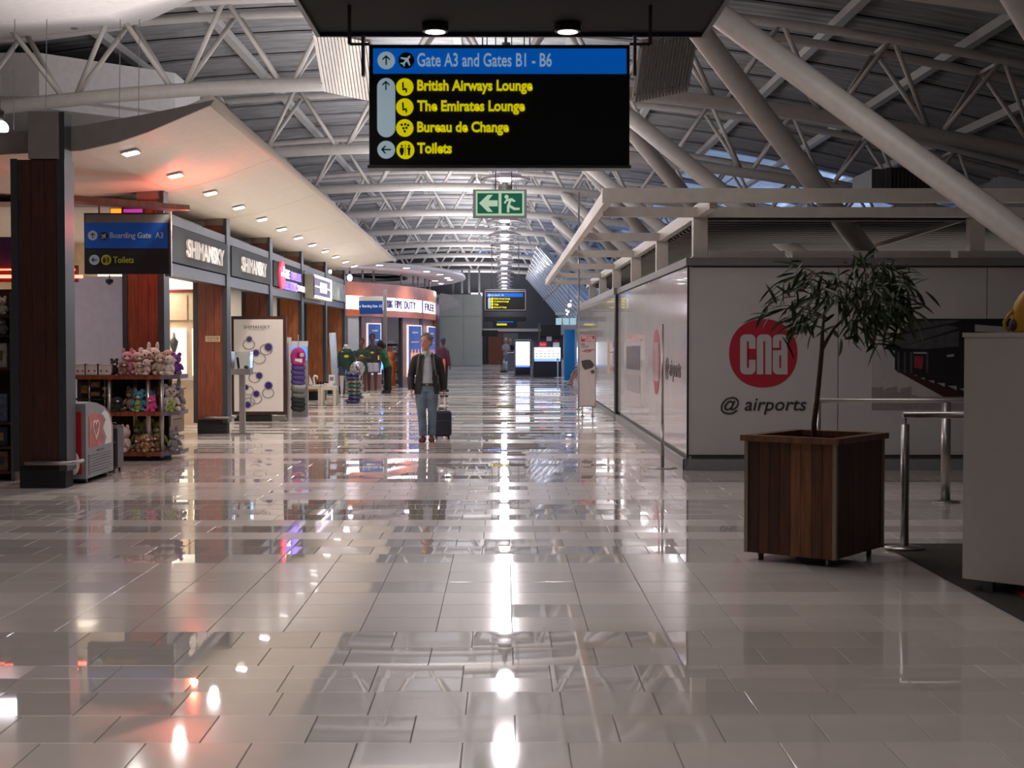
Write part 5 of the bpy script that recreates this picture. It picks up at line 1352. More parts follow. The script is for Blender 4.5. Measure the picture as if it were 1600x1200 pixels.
for r_ in range(3):
    for q in range(6):
        if r_ == 0 and q in (0, 2, 5): continue
        c = FP(838.5 + q * 6.5, 548.3 + r_ * 4.2, YR - 0.05)
        o = thing('sunglasses', 'dark sunglasses in the lit case, %s row, %s from the left' % (('top', 'middle', 'bottom')[r_], ('first', 'second', 'third', 'fourth', 'fifth', 'sixth')[q]), 'sunglasses', c, 'sunglasses in the lit case')
        for s_ in (-1, 1): MB().ell(c + Vector((s_ * 0.035, -0.01, 0)), (0.03, 0.006, 0.022), 8, 4).build('lens', BLACK, o)
        MB().tube([c + Vector((-0.065, 0, 0.015)), c + Vector((0.065, 0, 0.015))], 0.006, 4).build('frame', BLACK, o)
fbox(866, 531, 873, 537, YR + 0.2, 0.05, 'red_card', REDPR, rb); fbox(854, 526, 862, 533, YR + 0.3, 0.1, 'white_card', WHITE, rb); fbox(864, 535, 874, 543, YR + 0.15, 0.05, 'white_tag', WHITE, rb)
for px_ in (871.5, 878.5):
    q = FP(px_, 561, YR - 0.5); o = thing('queue_post', 'slim white barrier post before the sunglasses stand, %s' % ('left one' if px_ < 875 else 'right one'), 'barrier post', (q.x, q.y, 0), 'slim white barrier posts')
    MB().tube([(q.x, q.y, 0), q], 0.028, 8).build('pole', WHITE, o); MB().lathe([(0.16, 0), (0.16, 0.02), (0.03, 0.04)], (q.x, q.y, 0), 12).build('base', WHITE, o); MB().ell(q, (0.05, 0.05, 0.04), 8, 6).build('cap', DSTEEL, o)
bs = thing('black_screen', 'large blank black screen above the sunglasses stand', 'screen', FP(860, 520, 70))
fbox(845, 508, 876.5, 525.5, 70, 0.12, 'panel', BLACK, bs); fbox(841, 505, 844, 540, 70.1, 0.1, 'support_post', DSTEEL, bs)
dk = thing('dark_counter', 'dark counter behind the sunglasses stand', 'counter', (2.4, 73, 0))
fbox(843, 525, 880, 590, 72, 0.6, 'body', mat('counter_dark', (0.04, 0.04, 0.05), 0.4), dk); fbox(842, 523, 881, 525.5, 71.9, 0.8, 'top', DSTEEL, dk)
# blue banner
bb = thing('blue_banner', 'tall bright blue upright banner before the glass-front wall', 'banner', FP(890, 594, 61.5))
c = FP(890, 554, 61.5)
MB().lathe([(0.225, 0.02), (0.225, 2.14)], (c.x, 61.5, 0), 20, sy=0.35).build('sheet', mat('banner_blue', (0.0, 0.10, 0.30), 0.5, emit=0.12, ecol=(0, 0.25, 0.7), var=0.1), bb)
MB().lathe([(0.26, 0), (0.26, 0.03)], (c.x, 61.5, 0), 20, sy=0.5).build('base', WHITE, bb)
fpoly([(893, 520), (896, 515), (897, 517), (894.5, 521)], 61.4, REDPR, bb, 'orange_mark')
# special offer stand
YO = 33.2
so = thing('offer_stand', 'tall SPECIAL OFFER board stand with price and dark product picture', 'sign stand', FP(918, 650, YO))
fbox(904, 521, 931.5, 636, YO, 0.05, 'frame', mat('stand_grey', (0.30, 0.28, 0.28), 0.4, 0.3), so)
fbox(905.5, 523, 930, 634, YO - 0.008, 0.008, 'sheet', mat('offer_sheet', (0.52, 0.47, 0.46), 0.5), so)
fbox(907.5, 524.5, 929, 534, YO - 0.012, 0.006, 'red_header', mat('offer_red', (0.50, 0.05, 0.08), 0.5), so)
ftext('SPECIAL', 908.5, 525.3, 926, 529.3, YO - 0.013, WHITE, so, bold=0.02, shear=0.2); ftext('OFFER', 914, 529.8, 929, 533.6, YO - 0.013, WHITE, so, bold=0.02, shear=0.2)
ftext('4299', 912.5, 545.5, 924, 550.5, YO - 0.009, mat('offer_red', (0.5, 0.05, 0.08), 0.5), so, bold=0.01); ftext('95', 925, 545.5, 928, 547.5, YO - 0.009, RED, so); ftext('R', 910, 548, 911.8, 550.3, YO - 0.009, RED, so)
ftext('Bose', 907.5, 536.5, 914, 538.6, YO - 0.009, INK, so)
for yy in (540.3, 542): fbox(907.5, yy, 920, yy + 0.6, YO - 0.009, 0.003, 'small_print', GREYPR, so)
fpoly([(908, 564), (914, 562.5), (922, 562), (926, 566), (929, 571), (925, 575), (914, 578), (910, 573)], YO - 0.009, mat('product_dark', (0.06, 0.05, 0.045), 0.5, var=0.5, scale=20), so, 'product_print')
c = FP(926, 581, YO - 0.01); disc(c, 0.045, mat('product_dark', (0.06, 0.05, 0.045), 0.5), so, 'product_print', 14)
for px_ in (910, 926): 
    p = FP(px_, 636, YO + 0.03); MB().tube([(p.x, p.y, 0.0), p], 0.015, 6).build('leg', STEEL, so); MB().box((p.x, p.y, 0.01), (0.06, 0.3, 0.02)).build('foot', STEEL, so)
# slim tall pole behind it and slim pole with round base
p = FP(904, 600, 36.5)
o = thing('slim_pole', 'very tall slim grey pole rising behind the special offer stand', 'pole', (p.x, 36.5, 0))
MB().tube([(p.x, 36.5, 0), (p.x, 36.5, FP(904, 300, 36.5).z)], 0.022, 8).build('shaft', STEEL, o); MB().lathe([(0.1, 0), (0.1, 0.02)], (p.x, 36.5, 0), 14).build('base', STEEL, o)
c = GP(1035, 731.5)
o = thing('slim_stand', 'slim steel pole on a flat round base before the glossy white wall', 'pole stand', c)
MB().lathe([(0.20, 0), (0.20, 0.008), (0.03, 0.016)], c, 28).build('base', STEEL, o)
MB().tube([c, c + Vector((0, 0, 0.62))], 0.024, 10).build('lower_tube', STEEL, o); MB().tube([c + Vector((0, 0, 0.62)), c + Vector((0, 0, 1.93))], 0.017, 10).build('upper_tube', STEEL, o)

# ================================================================ CNA SHOP BOX
WX, WY = 2.43, 19.5
HT = CH + 0.98
w1 = tag(MB().bx((WX + 0.05, WY + 0.03, 0), (12, WY + 0.15, HT)).build('wall_front_panels', mat('wall_core', (0.2, 0.2, 0.2), 0.6)), kind='structure')
xs_ = [WX + 0.006, FP(1310, 500, WY).x, FP(1542, 500, WY).x, FP(1542, 500, WY).x + 1.98, 10.4, 12]
for k in range(5): MB().bx((xs_[k] + 0.006, WY, 0.20), (xs_[k + 1] - 0.006, WY + 0.03, HT - 0.03)).build('wall_panel', GREYW, w1)
MB().bx((WX - 0.06, WY - 0.10, 0), (12, WY, 0.145)).build('plinth', PLINTH, w1)
MB().bx((WX - 0.0, WY - 0.012, 0.185), (12, WY, 0.198)).build('black_line', BLACK, w1)
MB().bx((WX - 0.03, WY - 0.04, HT), (12, WY + 0.2, HT + 0.10)).build('top_trim', PLINTH, w1)
MB().bx((WX - 0.012, WY - 0.012, 0.15), (WX + 0.012, WY + 0.012, HT)).build('corner_bead', BLACK, w1)
w2 = tag(MB().bx((WX + 0.04, WY + 0.16, 0), (WX + 0.16, 47.5, HT)).build('wall_side_panels', mat('wall_core', (0.2, 0.2, 0.2), 0.6)), kind='structure')
DIV = SP(966, 560, WX).y
ys_ = [WY]
while ys_[-1] < DIV - 0.8: ys_.append(ys_[-1] + (DIV - WY) / 6)
ys_[-1] = DIV
n2 = [DIV + 0.35 + k * 2.9 for k in range(7)]
for k in range(len(ys_) - 1): MB().bx((WX, ys_[k] + 0.004, 0.20), (WX + 0.035, ys_[k + 1] - 0.004, HT - 0.02)).build('glossy_panel', GLOSSW, w2)
for k in range(len(n2) - 1): MB().bx((WX, n2[k] + 0.01, 0.14), (WX + 0.035, n2[k + 1] - 0.01, HT - 0.02)).build('glossy_panel', GLOSSW, w2)
MB().bx((WX - 0.06, WY - 0.1, 0), (WX, DIV, 0.145)).build('plinth', PLINTH, w2)
MB().bx((WX - 0.02, n2[0], 0), (WX + 0.02, 47.5, 0.10)).build('plinth', PLINTH, w2)
MB().bx((WX - 0.03, WY, HT), (WX + 0.2, DIV, HT + 0.10)).build('top_trim', PLINTH, w2)
MB().bx((WX - 0.10, DIV, HT - 0.02), (WX + 0.2, 47.5, HT + 0.12)).build('top_trim', PLINTH, w2)
MB().bx((WX - 0.06, DIV + 0.02, 0), (WX + 0.05, DIV + 0.40, HT)).build('dark_jamb', BLACK, w2)
tag(MB().bx((WX + 0.1, 47.4, 0), (12, 47.5, HT)).build('wall_side_end', GREYW), kind='structure')
# logo on the front
lg = thing('shop_logo', 'large round red shop logo with "@ airports" lettering on the grey front wall', 'logo', FP(1193, 600, WY))
c = FP(1192.5, 552, WY - 0.002)
mb = MB(); r_ = 53.5 / 2310 * WY
mb.prism([c + Vector((r_ * math.copysign(abs(math.cos(2 * PI * k / 48)) ** 0.93, math.cos(2 * PI * k / 48)), 0, r_ * math.copysign(abs(math.sin(2 * PI * k / 48)) ** 0.93, math.sin(2 * PI * k / 48)))) for k in range(48)], (0, -0.004, 0)).build('red_disc', RED, lg)
def rrect(x0, y0, x1, y1, r, Y, corners='1111', n=5):
    pts = []
    for (cx_, cy_, a0), on in zip(((x1 - r, y0 + r, 270), (x1 - r, y1 - r, 0), (x0 + r, y1 - r, 90), (x0 + r, y0 + r, 180)), corners):
        if on == '1':
            for k in range(n + 1):
                a_ = math.radians(a0 + 90 * k / n); pts.append((cx_ + r * math.cos(a_), cy_ + r * math.sin(a_)))
        else:
            pts.append({270: (x1, y0), 0: (x1, y1), 90: (x0, y1), 180: (x0, y0)}[a0])
    return [FP(x, y, Y) for x, y in pts]
LW = mat('logo_white', (0.46, 0.45, 0.45), 0.5, var=0)
YL = WY - 0.007
def rr_build(m, name, *a, Y=YL, **k):
    return MB().prism(rrect(*a, Y, **k), (0, -0.003, 0)).build(name, m, lg)
rr_build(LW, 'letter_c', 1156.5, 522.5, 1180.5, 585, 8)
rr_build(RED, 'letter_gap', 1167, 533, 1170, 575, 1.4, Y=YL - 0.004); rr_build(RED, 'letter_gap', 1169, 545, 1181, 562, 0.5, Y=YL - 0.004, corners='0000')
rr_build(LW, 'letter_n', 1182.5, 522.5, 1205.5, 585, 8, corners='1001')
rr_build(RED, 'letter_gap', 1192.6, 533, 1195.4, 586, 1.4, Y=YL - 0.004)
rr_build(LW, 'letter_a', 1207.5, 522.5, 1230.5, 585, 8, corners='1011')
rr_build(RED, 'letter_gap', 1217.6, 532, 1220.4, 547, 1.3, Y=YL - 0.004); rr_build(RED, 'letter_gap', 1217.6, 555, 1220.4, 575, 1.3, Y=YL - 0.004)
rr_build(RED, 'letter_gap', 1206.5, 543.5, 1218, 547.0, 0.5, Y=YL - 0.004, corners='0000')
ftext('@ airports', 1126, 620, 1260, 648, YL, INK, lg, shear=0.22, bold=0.004)
# same logo on the glossy side wall
lg2 = thing('shop_logo', 'round red shop logo with "@ airports" on the glossy side wall, nearer one', 'logo', SP(1026, 600, WX))
def side_logo(pxc, pyc, r, par, txt=True):
    c = SP(pxc, pyc, WX - 0.002)
    def P(dy, dz): return Vector((WX - 0.003, c.y - dy * r, c.z + dz * r))
    SR = mat('side_logo_red', (0.45, 0.06, 0.11), 0.3, var=0.05)
    MB().prism([P(math.cos(2 * PI * k / 40), math.sin(2 * PI * k / 40)) for k in range(40)], (-0.004, 0, 0)).build('red_disc', SR, par)
    for a_, b_ in ((-0.68, -0.24), (-0.2, 0.22), (0.26, 0.69)):
        MB().prism([P(x, z) + Vector((-0.005, 0, 0)) for x, z in ((-b_, -0.6), (-a_, -0.6), (-a_, 0.5), (-a_ - 0.1 * 1, 0.58), (-b_ + 0.1, 0.58), (-b_, 0.5))], (-0.003, 0, 0)).build('letter_shape', GLOSSW, par)
        m_ = -(a_ + b_) / 2
        MB().prism([P(x, z) + Vector((-0.009, 0, 0)) for x, z in ((m_ - 0.025, -0.42), (m_ + 0.025, -0.42), (m_ + 0.025, 0.4), (m_ - 0.025, 0.4))], (-0.002, 0, 0)).build('letter_gap', SR, par)
side_logo(1025.7, 565, 0.52, lg2)
a = SP(1040, 600, WX).y; b = SP(1064, 600, WX).y
lettering('@ airports', (WX - 0.003, a, CH - 0.60), (0, b - a, 0), (0, 0, 1), abs(a - b), 0.34, mat('side_ink', (0.12, 0.09, 0.1), 0.4, var=0), lg2, bold=0.006, shear=0.2)
lg3 = thing('shop_logo', 'narrow-looking red shop logo on the far section of the glossy side wall', 'logo', SP(959, 560, WX))
side_logo(959.5, 558, 0.36, lg3)
ph = thing('wall_print', 'photographic print panel on the glossy side wall beside the red logo', 'wall print', SP(988, 570, WX))
poly_print(ph, None, [(975, 535), (1001, 530), (1001, 636), (975, 628)], mat('print_rose', (0.5, 0.44, 0.44), 0.2), axis='S', X=WX, lift=0.003)
poly_print(ph, None, [(979, 541), (1000, 540), (1000, 579), (979, 576)], mat('print_shop', (0.10, 0.09, 0.09), 0.3, var=0.9, scale=9), axis='S', X=WX, lift=0.007)
poly_print(ph, None, [(979, 583), (1000, 586), (1000, 616), (979, 609)], mat('print_grey2', (0.36, 0.33, 0.33), 0.3), axis='S', X=WX, lift=0.007)
hd_ = thing('door_handle', 'vertical pale wooden pull handle on steel brackets, far glossy wall', 'handle', SP(951, 565, WX - 0.08))
a = SP(951, 531, WX - 0.1); b = SP(951, 586, WX - 0.1)
MB().beam(b, a, 0.05, 0.07).build('grip', CREAM, hd_)
for py in (550, 577): 
    a = SP(951, py, WX - 0.1); MB().tube([a, (WX + 0.01, a.y, a.z)], 0.012, 6).build('bracket', STEEL, hd_)
# store photograph printed on the front wall
pr = thing('store_print', 'dark store interior photograph printed on the grey front wall', 'wall print', FP(1450, 600, WY))
def PP(pts, m, lift=0.004, name='print_area'): poly_print(pr, WY, pts, m, lift, name)
PP([(1362, 578), (1400, 577), (1474, 620), (1620, 620), (1620, 641), (1362, 641)], PINKPR, 0.003)
PP([(1362, 578), (1398, 578), (1474, 620), (1440, 620), (1362, 604)], mat('print_pale', (0.42, 0.40, 0.41), 0.4), 0.005)
PP([(1362, 545), (1398, 548), (1398, 578), (1362, 578)], mat('print_wall', (0.40, 0.39, 0.41), 0.4), 0.004)
PP([(1380, 545), (1427, 498), (1640, 498), (1640, 620), (1474, 620), (1398, 578), (1398, 548)], DARKPR, 0.007)
for q in ([(1384, 541), (1400, 525), (1480, 508), (1500, 512), (1410, 541)], [(1404, 543), (1498, 517), (1498, 541), (1440, 546)], [(1405, 520), (1423, 502), (1500, 500), (1490, 504)]): PP(q, GREYPR, 0.010)
PP([(1428, 556), (1443, 557), (1440, 577), (1428, 574)], REDPR, 0.012)
for x0_ in (1402, 1412, 1422, 1447): PP([(x0_, 550), (x0_ + 3, 550), (x0_ + 3, 583), (x0_, 582)], GREYPR, 0.011)
for k in range(6):
    s_ = 4 + k * 2.6; x0_ = 1428 + k * 9 + k * k * 1.0; y0_ = 586 + k * 4.2
    PP([(x0_, y0_), (x0_ + s_, y0_), (x0_ + s_, y0_ + s_ * 0.5), ], LGREYPR, 0.012)
PP([(1427, 550), (1447, 550), (1447, 553), (1427, 552.5)], LGREYPR, 0.013); PP([(1478, 555), (1490, 553), (1490, 557), (1480, 558)], LGREYPR, 0.013)
PP([(1523, 507), (1640, 516), (1640, 524), (1523, 518)], LGREYPR, 0.012)
PP([(1398, 578), (1474, 620), (1505, 620), (1505, 616), (1470, 605), (1410, 576)], mat('print_deep_red', (0.04, 0.012, 0.012), 0.4), 0.010)
for k in range(3): PP([(1362 + k * 22, 607), (1380 + k * 22, 604), (1380 + k * 22, 640), (1362 + k * 22, 640)], mat('print_rosy', (0.27, 0.22, 0.235), 0.4), 0.006)

# ================================================================ PERGOLA ROOF OF THE CNA BOX
BEAMM = mat('beam_cream', (0.56, 0.52, 0.47), 0.45)
pg = thing('pergola_frame', 'cream steel beam frame and slatted roof over the white-walled shop box', 'roof frame', (2.7, 19.5, HT + 0.1))
def hbeam(p, q, w=0.16, h=0.18, name='beam'):
    p = Vector(p); q = Vector(q); mb = MB()
    mb.beam(p + Vector((0, 0, h / 2 - .012)), q + Vector((0, 0, h / 2 - .012)), w, 0.024); mb.beam(p - Vector((0, 0, h / 2 - .012)), q - Vector((0, 0, h / 2 - .012)), w, 0.024); mb.beam(p, q, 0.03, h - .02)
    return mb.build(name, BEAMM, pg)
def bbeam(p, q, w=0.16, h=0.18, name='beam'): return MB().beam(p, q, w, h).build(name, BEAMM, pg)
YFr = 18.4; Zb = CH + 1.79
bbeam((1.22, YFr, Zb), (12, YFr, Zb), 0.14, 0.17, 'front_beam')
bbeam((1.30, YFr, Zb), (1.30, 44.5, CH + 1.72), 0.10, 0.17, 'outer_beam')
bbeam((2.62, YFr + 0.1, CH + 1.72), (2.62, 46, CH + 1.70), 0.10, 0.17, 'inner_beam')
PY = [19.75, 24.5, 29.3, 34.3, 39.1, 43.8]
for y_ in PY:
    bbeam((1.32, y_, CH + 1.70), (2.6, y_, CH + 1.70), 0.12, 0.13, 'cross_beam')
    mb = MB().bx((2.53, y_, HT + 0.1), (2.72, y_ + 0.18, CH + 1.64)).bx((2.51, y_ - 0.01, HT + 0.1), (2.74, y_ + 0.19, HT + 0.13))
    mb.build('post', BEAMM, pg)
    if y_ < 21:
        for px_ in (1527,):
            xx_ = FP(px_, 400, y_).x
            MB().bx((xx_ - 0.1, y_, HT + 0.1), (xx_ + 0.1, y_ + 0.18, CH + 1.64)).build('post', BEAMM, pg)
bbeam((2.62, 19.75, CH + 1.70), (12, 19.75, CH + 1.70), 0.12, 0.13, 'second_beam')
SLM = mat('slat_grey', (0.42, 0.40, 0.38), 0.5)
first = None
for k in range(62):
    y_ = 20.1 + k * 0.42
    mb = MB().prism([(2.75, y_, CH + 1.60), (2.75, y_ + 0.30, CH + 1.66), (2.75, y_ + 0.30, CH + 1.68), (2.75, y_, CH + 1.62)], (9, 0, 0)) if first is None else None
    if first is None: first = mb.build('roof_slat', SLM, pg)
    else: inst(first, pg, (0, k * 0.42, 0))
MB().bx((2.6, 19.9, CH + 1.75), (12, 47, CH + 1.78)).build('roof_sheet', mat('roof_board', (0.2, 0.19, 0.18), 0.6), pg)
# diagonal bracing and upstand below slats
bbeam(FP(1310, 402, 21.5), FP(1545, 330, 20.2), 0.05, 0.06, 'diagonal_brace')
for k in range(6): MB().bx((WX + 0.3 + k * 1.1, WY + 0.12, HT + 0.1), (WX + 1.3 + k * 1.1, WY + 0.16, HT + 0.2)).build('upstand_panel', BEAMM, pg)
# plant box on top
pb = thing('plant_housing', 'dark louvred plant housing above the shop box roof', 'plant housing', FP(1430, 295, 27))
fbox(1362, 264, 1384, 300, 27, 1.5, 'side_section', DSTEEL, pb); fbox(1384, 262, 1490, 302, 27, 1.5, 'housing', mat('housing_brown', (0.03, 0.025, 0.022), 0.6), pb)
for k in range(14): fbox(1396 + k * 6.3, 266, 1399 + k * 6.3, 300, 26.97, 0.03, 'louvre', mat('louvre_brown', (0.06, 0.05, 0.045), 0.6), pb)
fbox(1384, 262, 1393, 302, 26.95, 0.05, 'frame', DSTEEL, pb)

# ================================================================ RAILINGS, PLANTER, WHITE CABINET
def flange_post(p, top, r, par, rb=0.13):
    MB().tube([p, (p[0], p[1], top)], r, 14).build('post', STEEL, par)
    MB().lathe([(rb, 0.0), (rb, 0.012), (r + .01, 0.025)], p, 24).build('flange', STEEL, par)
ZR = 0.012
c = GP(1413, 859)
r1 = thing('steel_railing', 'brushed steel railing with a dark top rail, nearer one beside the white cabinet', 'railing', c)
flange_post((c.x, c.y, ZR), 1.03, 0.034, r1, 0.16)
MB().tube([(c.x, c.y, 1.03), (c.x, c.y, 1.13)], 0.010, 8).build('pin', STEEL, r1)
MB().tube([(c.x - 0.02, c.y, 1.105), (c.x + 1.6, c.y, 1.105)], 0.028, 12).build('top_rail', STEEL, r1)
flange_post((c.x + 1.55, c.y, ZR), 1.09, 0.034, r1, 0.16)
c2 = GP(1477, 785)
r2 = thing('steel_railing', 'brushed steel railing behind the planter, farther one before the grey wall', 'railing', c2)
flange_post((c2.x, c2.y, 0), 1.06, 0.05, r2, 0.15)
xl = FP(1271, 626, c2.y).x
MB().tube([(xl, c2.y, 1.08), (c2.x + 2.4, c2.y, 1.08)], 0.026, 12).build('top_rail', STEEL, r2)
flange_post((xl + 0.05, c2.y, 0), 1.06, 0.03, r2, 0.15)
# planter
N_ = Vector((2.487, 11.05, 0)); eL = Vector((-0.58, 0.44, 0)).normalized(); eR = Vector((0.512, 0.75, 0)).normalized()
eR = Vector((eL.y, -eL.x, 0)) if Vector((eL.y, -eL.x, 0)).dot(eR) > 0 else Vector((-eL.y, eL.x, 0))
SL, SR_ = 0.74, 0.88
ptr = thing('wooden_planter', 'square slatted wooden planter box on castors holding the small tree', 'planter', N_ + eL * SL / 2 + eR * SR_ / 2)
ZP0, ZP1 = 0.065, 0.935
MB().prism([N_ + eL * .02 + eR * .02 + Vector((0, 0, ZP0)), N_ + eL * (SL - .02) + eR * .02 + Vector((0, 0, ZP0)), N_ + eL * (SL - .02) + eR * (SR_ - .02) + Vector((0, 0, ZP0)), N_ + eL * .02 + eR * (SR_ - .02) + Vector((0, 0, ZP0))], (0, 0, ZP1 - ZP0 - 0.13)).build('liner', BLACKM, ptr)
shades = [(0.075, 0.022, 0.010), (0.10, 0.032, 0.013), (0.055, 0.018, 0.009), (0.19, 0.072, 0.026), (0.135, 0.046, 0.018), (0.085, 0.027, 0.012)]
PW = [mat('planter_wood_%d' % i, s_, 0.5, wood=True) for i, s_ in enumerate(shades)]
def planks(o, d, nrm, L_, order):
    w = L_ / len(order)
    for k, s_ in enumerate(order):
        a_ = o + d * (w * k + 0.002); b_ = o + d * (w * (k + 1) - 0.002)
        MB().prism([a_ + Vector((0, 0, ZP0)), b_ + Vector((0, 0, ZP0)), b_ + nrm * 0.022 + Vector((0, 0, ZP0)), a_ + nrm * 0.022 + Vector((0, 0, ZP0))], (0, 0, ZP1 - ZP0)).build('plank', PW[s_], ptr)
planks(N_ + eL * 0.015, eL, eR, SL - 0.03, [4, 1, 3, 3, 5, 2, 5, 2])
planks(N_ + eR * 0.015, eR, eL, SR_ - 0.03, [2, 0, 2, 5, 0, 2, 0, 5])
planks(N_ + eR * SR_ + eL * 0.015, eL, -eR, SL - 0.03, [1, 0, 2, 5, 0, 1, 5, 0])
planks(N_ + eL * SL + eR * 0.015, eR, -eL, SR_ - 0.03, [2, 0, 1, 5, 0, 2, 1, 5])
ALU = mat('corner_aluminium', (0.30, 0.24, 0.17), 0.4, 0.5)
for a_, b_ in ((0, 0), (SL, 0), (0, SR_), (SL, SR_)):
    q = N_ + eL * a_ + eR * b_
    MB().box(q + Vector((0, 0, (ZP0 + ZP1) / 2)), (0.03, 0.03, ZP1 - ZP0), rz=math.atan2(eL.y, eL.x)).build('corner_strip', ALU, ptr)
RIM = mat('planter_rim', (0.17, 0.075, 0.035), 0.45, wood=True)
for (a0, b0, a1, b1) in ((-.04, -.04, SL + .04, .05), (-.04, SR_ - .05, SL + .04, SR_ + .04), (-.04, .05, .05, SR_ - .05), (SL - .05, .05, SL + .04, SR_ - .05)):
    z_ = Vector((0, 0, ZP1))
    MB().prism([N_ + eL * a0 + eR * b0 + z_, N_ + eL * a1 + eR * b0 + z_, N_ + eL * a1 + eR * b1 + z_, N_ + eL * a0 + eR * b1 + z_], (0, 0, 0.045)).build('rim_board', RIM, ptr)
soil = [N_ + eL * a_ + eR * b_ + Vector((0, 0, ZP1 - 0.12)) for a_, b_ in ((.03, .03), (SL - .03, .03), (SL - .03, SR_ - .03), (.03, SR_ - .03))]
MB().prism(soil, (0, 0, 0.03)).build('soil', mat('soil', (0.05, 0.03, 0.02), 0.95, var=0.5, scale=40), ptr)
for a_, b_ in ((.08, .08), (SL - .08, .08), (.08, SR_ - .08), (SL - .08, SR_ - .08)):
    q = N_ + eL * a_ + eR * b_
    cs = MB().tube([q + Vector((-0.02, 0, 0.03)), q + Vector((0.02, 0, 0.03))], 0.03, 12).build('castor', BLACK, ptr)
    MB().box(q + Vector((0, 0, 0.058)), (0.05, 0.05, 0.02)).build('castor_plate', DSTEEL, cs)
# tree
YT_ = 11.5
tree = thing('potted_tree', 'small narrow-leaved tree with forked bare trunk growing in the wooden planter', 'tree', FP(1273, 660, YT_))
BARK = mat('bark', (0.09, 0.045, 0.03), 0.8, var=0.3, scale=30)
def tp(x, y, d=0): return FP(x, y, YT_ + d)
tb_ = tp(1272, 670); tb_.z = ZP1 - 0.1
MB().tube([tb_, tp(1272, 662), tp(1277, 620), tp(1281, 580), tp(1284, 548), tp(1285, 520), tp(1287, 500), tp(1292, 470), tp(1296, 440)], [0.024, 0.022, 0.02, 0.019, 0.018, 0.014, 0.011, 0.008, 0.005], 8).build('trunk', BARK, tree)
MB().tube([tp(1285, 545), tp(1293, 530), tp(1303, 513, .05), tp(1322, 495, .05), tp(1338, 475, .08), tp(1352, 450, .1), tp(1368, 425, .1)], [0.016, 0.014, 0.012, 0.011, 0.009, 0.007, 0.004], 8).build('branch', BARK, tree)
tips = [(1205, 482, -.1), (1218, 462, .1), (1236, 447, 0), (1258, 432, .1), (1222, 500, .05), (1240, 512, -.1), (1262, 500, -.15), (1245, 478, .15), (1270, 468, -.2), (1238, 420, 0), (1256, 520, .2),
        (1300, 425, 0), (1284, 450, .2), (1311, 452, -.15), (1322, 435, .1), (1332, 452, -.2), (1296, 470, -.25),
        (1348, 407, 0), (1378, 414, .1), (1402, 424, 0), (1418, 438, -.1), (1424, 460, .1), (1420, 487, 0), (1402, 502, -.1), (1384, 520, .1), (1362, 538, 0), (1340, 522, -.2), (1326, 528, .1),
        (1396, 462, -.25), (1372, 455, .3), (1352, 437, -.2), (1352, 478, .25), (1408, 476, .2), (1368, 500, -.2), (1382, 482, -.3), (1340, 458, .3), (1388, 440, .2), (1366, 468, -.3), (1396, 486, 0), (1345, 500, 0)]
hubs = [(1290, 495, 0), (1292, 468, 0), (1322, 495, .05), (1340, 474, .08), (1354, 448, .1), (1296, 445, 0)]
tw = MB()
rl = random.Random(11)
leafspots = []
for (x, y, d) in tips:
    hx = min(hubs, key=lambda h_: abs(h_[0] - x) * 1.0 + abs(h_[1] - y) * 0.6 + (0 if (x < 1290) == (h_[0] < 1300) else 60))
    a_ = tp(*hx); b_ = tp(x, y, d); mid = (a_ + b_) / 2 + Vector((0, 0, 0.05))
    pts = [a_, a_.lerp(mid, .6), mid, mid.lerp(b_, .5) + Vector((0, 0, .015)), b_, b_ + (b_ - mid).normalized() * 0.05 - Vector((0, 0, .03))]
    tw.tube(pts, [0.006, 0.005, 0.004, 0.003, 0.0025, 0.001], 5, cap=False)
    for k in range(13 if x < 1335 else 20):
        t = rl.uniform(0.15, 1.0); p_ = mid.lerp(b_, t) + Vector((rl.gauss(0, .05), rl.gauss(0, .07), rl.gauss(0, .045)))
        out = (b_ - a_); out.z = 0; out = out.normalized() if out.length > 0.01 else Vector((1, 0, 0))
        dirn = (out * rl.uniform(0.2, 0.9) + Vector((rl.gauss(0, .45), rl.gauss(0, .5), rl.gauss(-0.35, .35)))).normalized()
        leafspots.append((p_, dirn, rl.uniform(0.12, 0.22)))
tw.build('twigs', BARK, tree)
def leaf_mesh():
    n = 5; vs = []; fs = []
    for i in range(n + 1):
        t = i / n; w = 0.085 * math.sin(PI * min(1, t * 0.94 + 0.06)) ** 0.8 if i < n else 0.0
        z = -0.12 * t * t
        vs += [(-w, t, z + w * 0.35), (0, t, z), (w, t, z + w * 0.35)]
    for i in range(n):
        a = i * 3
        fs += [(a, a + 1, a + 4, a + 3), (a + 1, a + 2, a + 5, a + 4)]
    me = bpy.data.meshes.new('leaf'); me.from_pydata(vs, [], fs); return me
LM = leaf_mesh()
LEAFS = [mat('leaf_green_%d' % i, c_, 0.55, var=0.15) for i, c_ in enumerate(((0.028, 0.055, 0.016), (0.045, 0.080, 0.020), (0.020, 0.042, 0.016)))]
lms = []
for m_ in LEAFS:
    q = LM.copy(); q.materials.append(m_); lms.append(q)
rl.shuffle(leafspots)
stuff = MB()
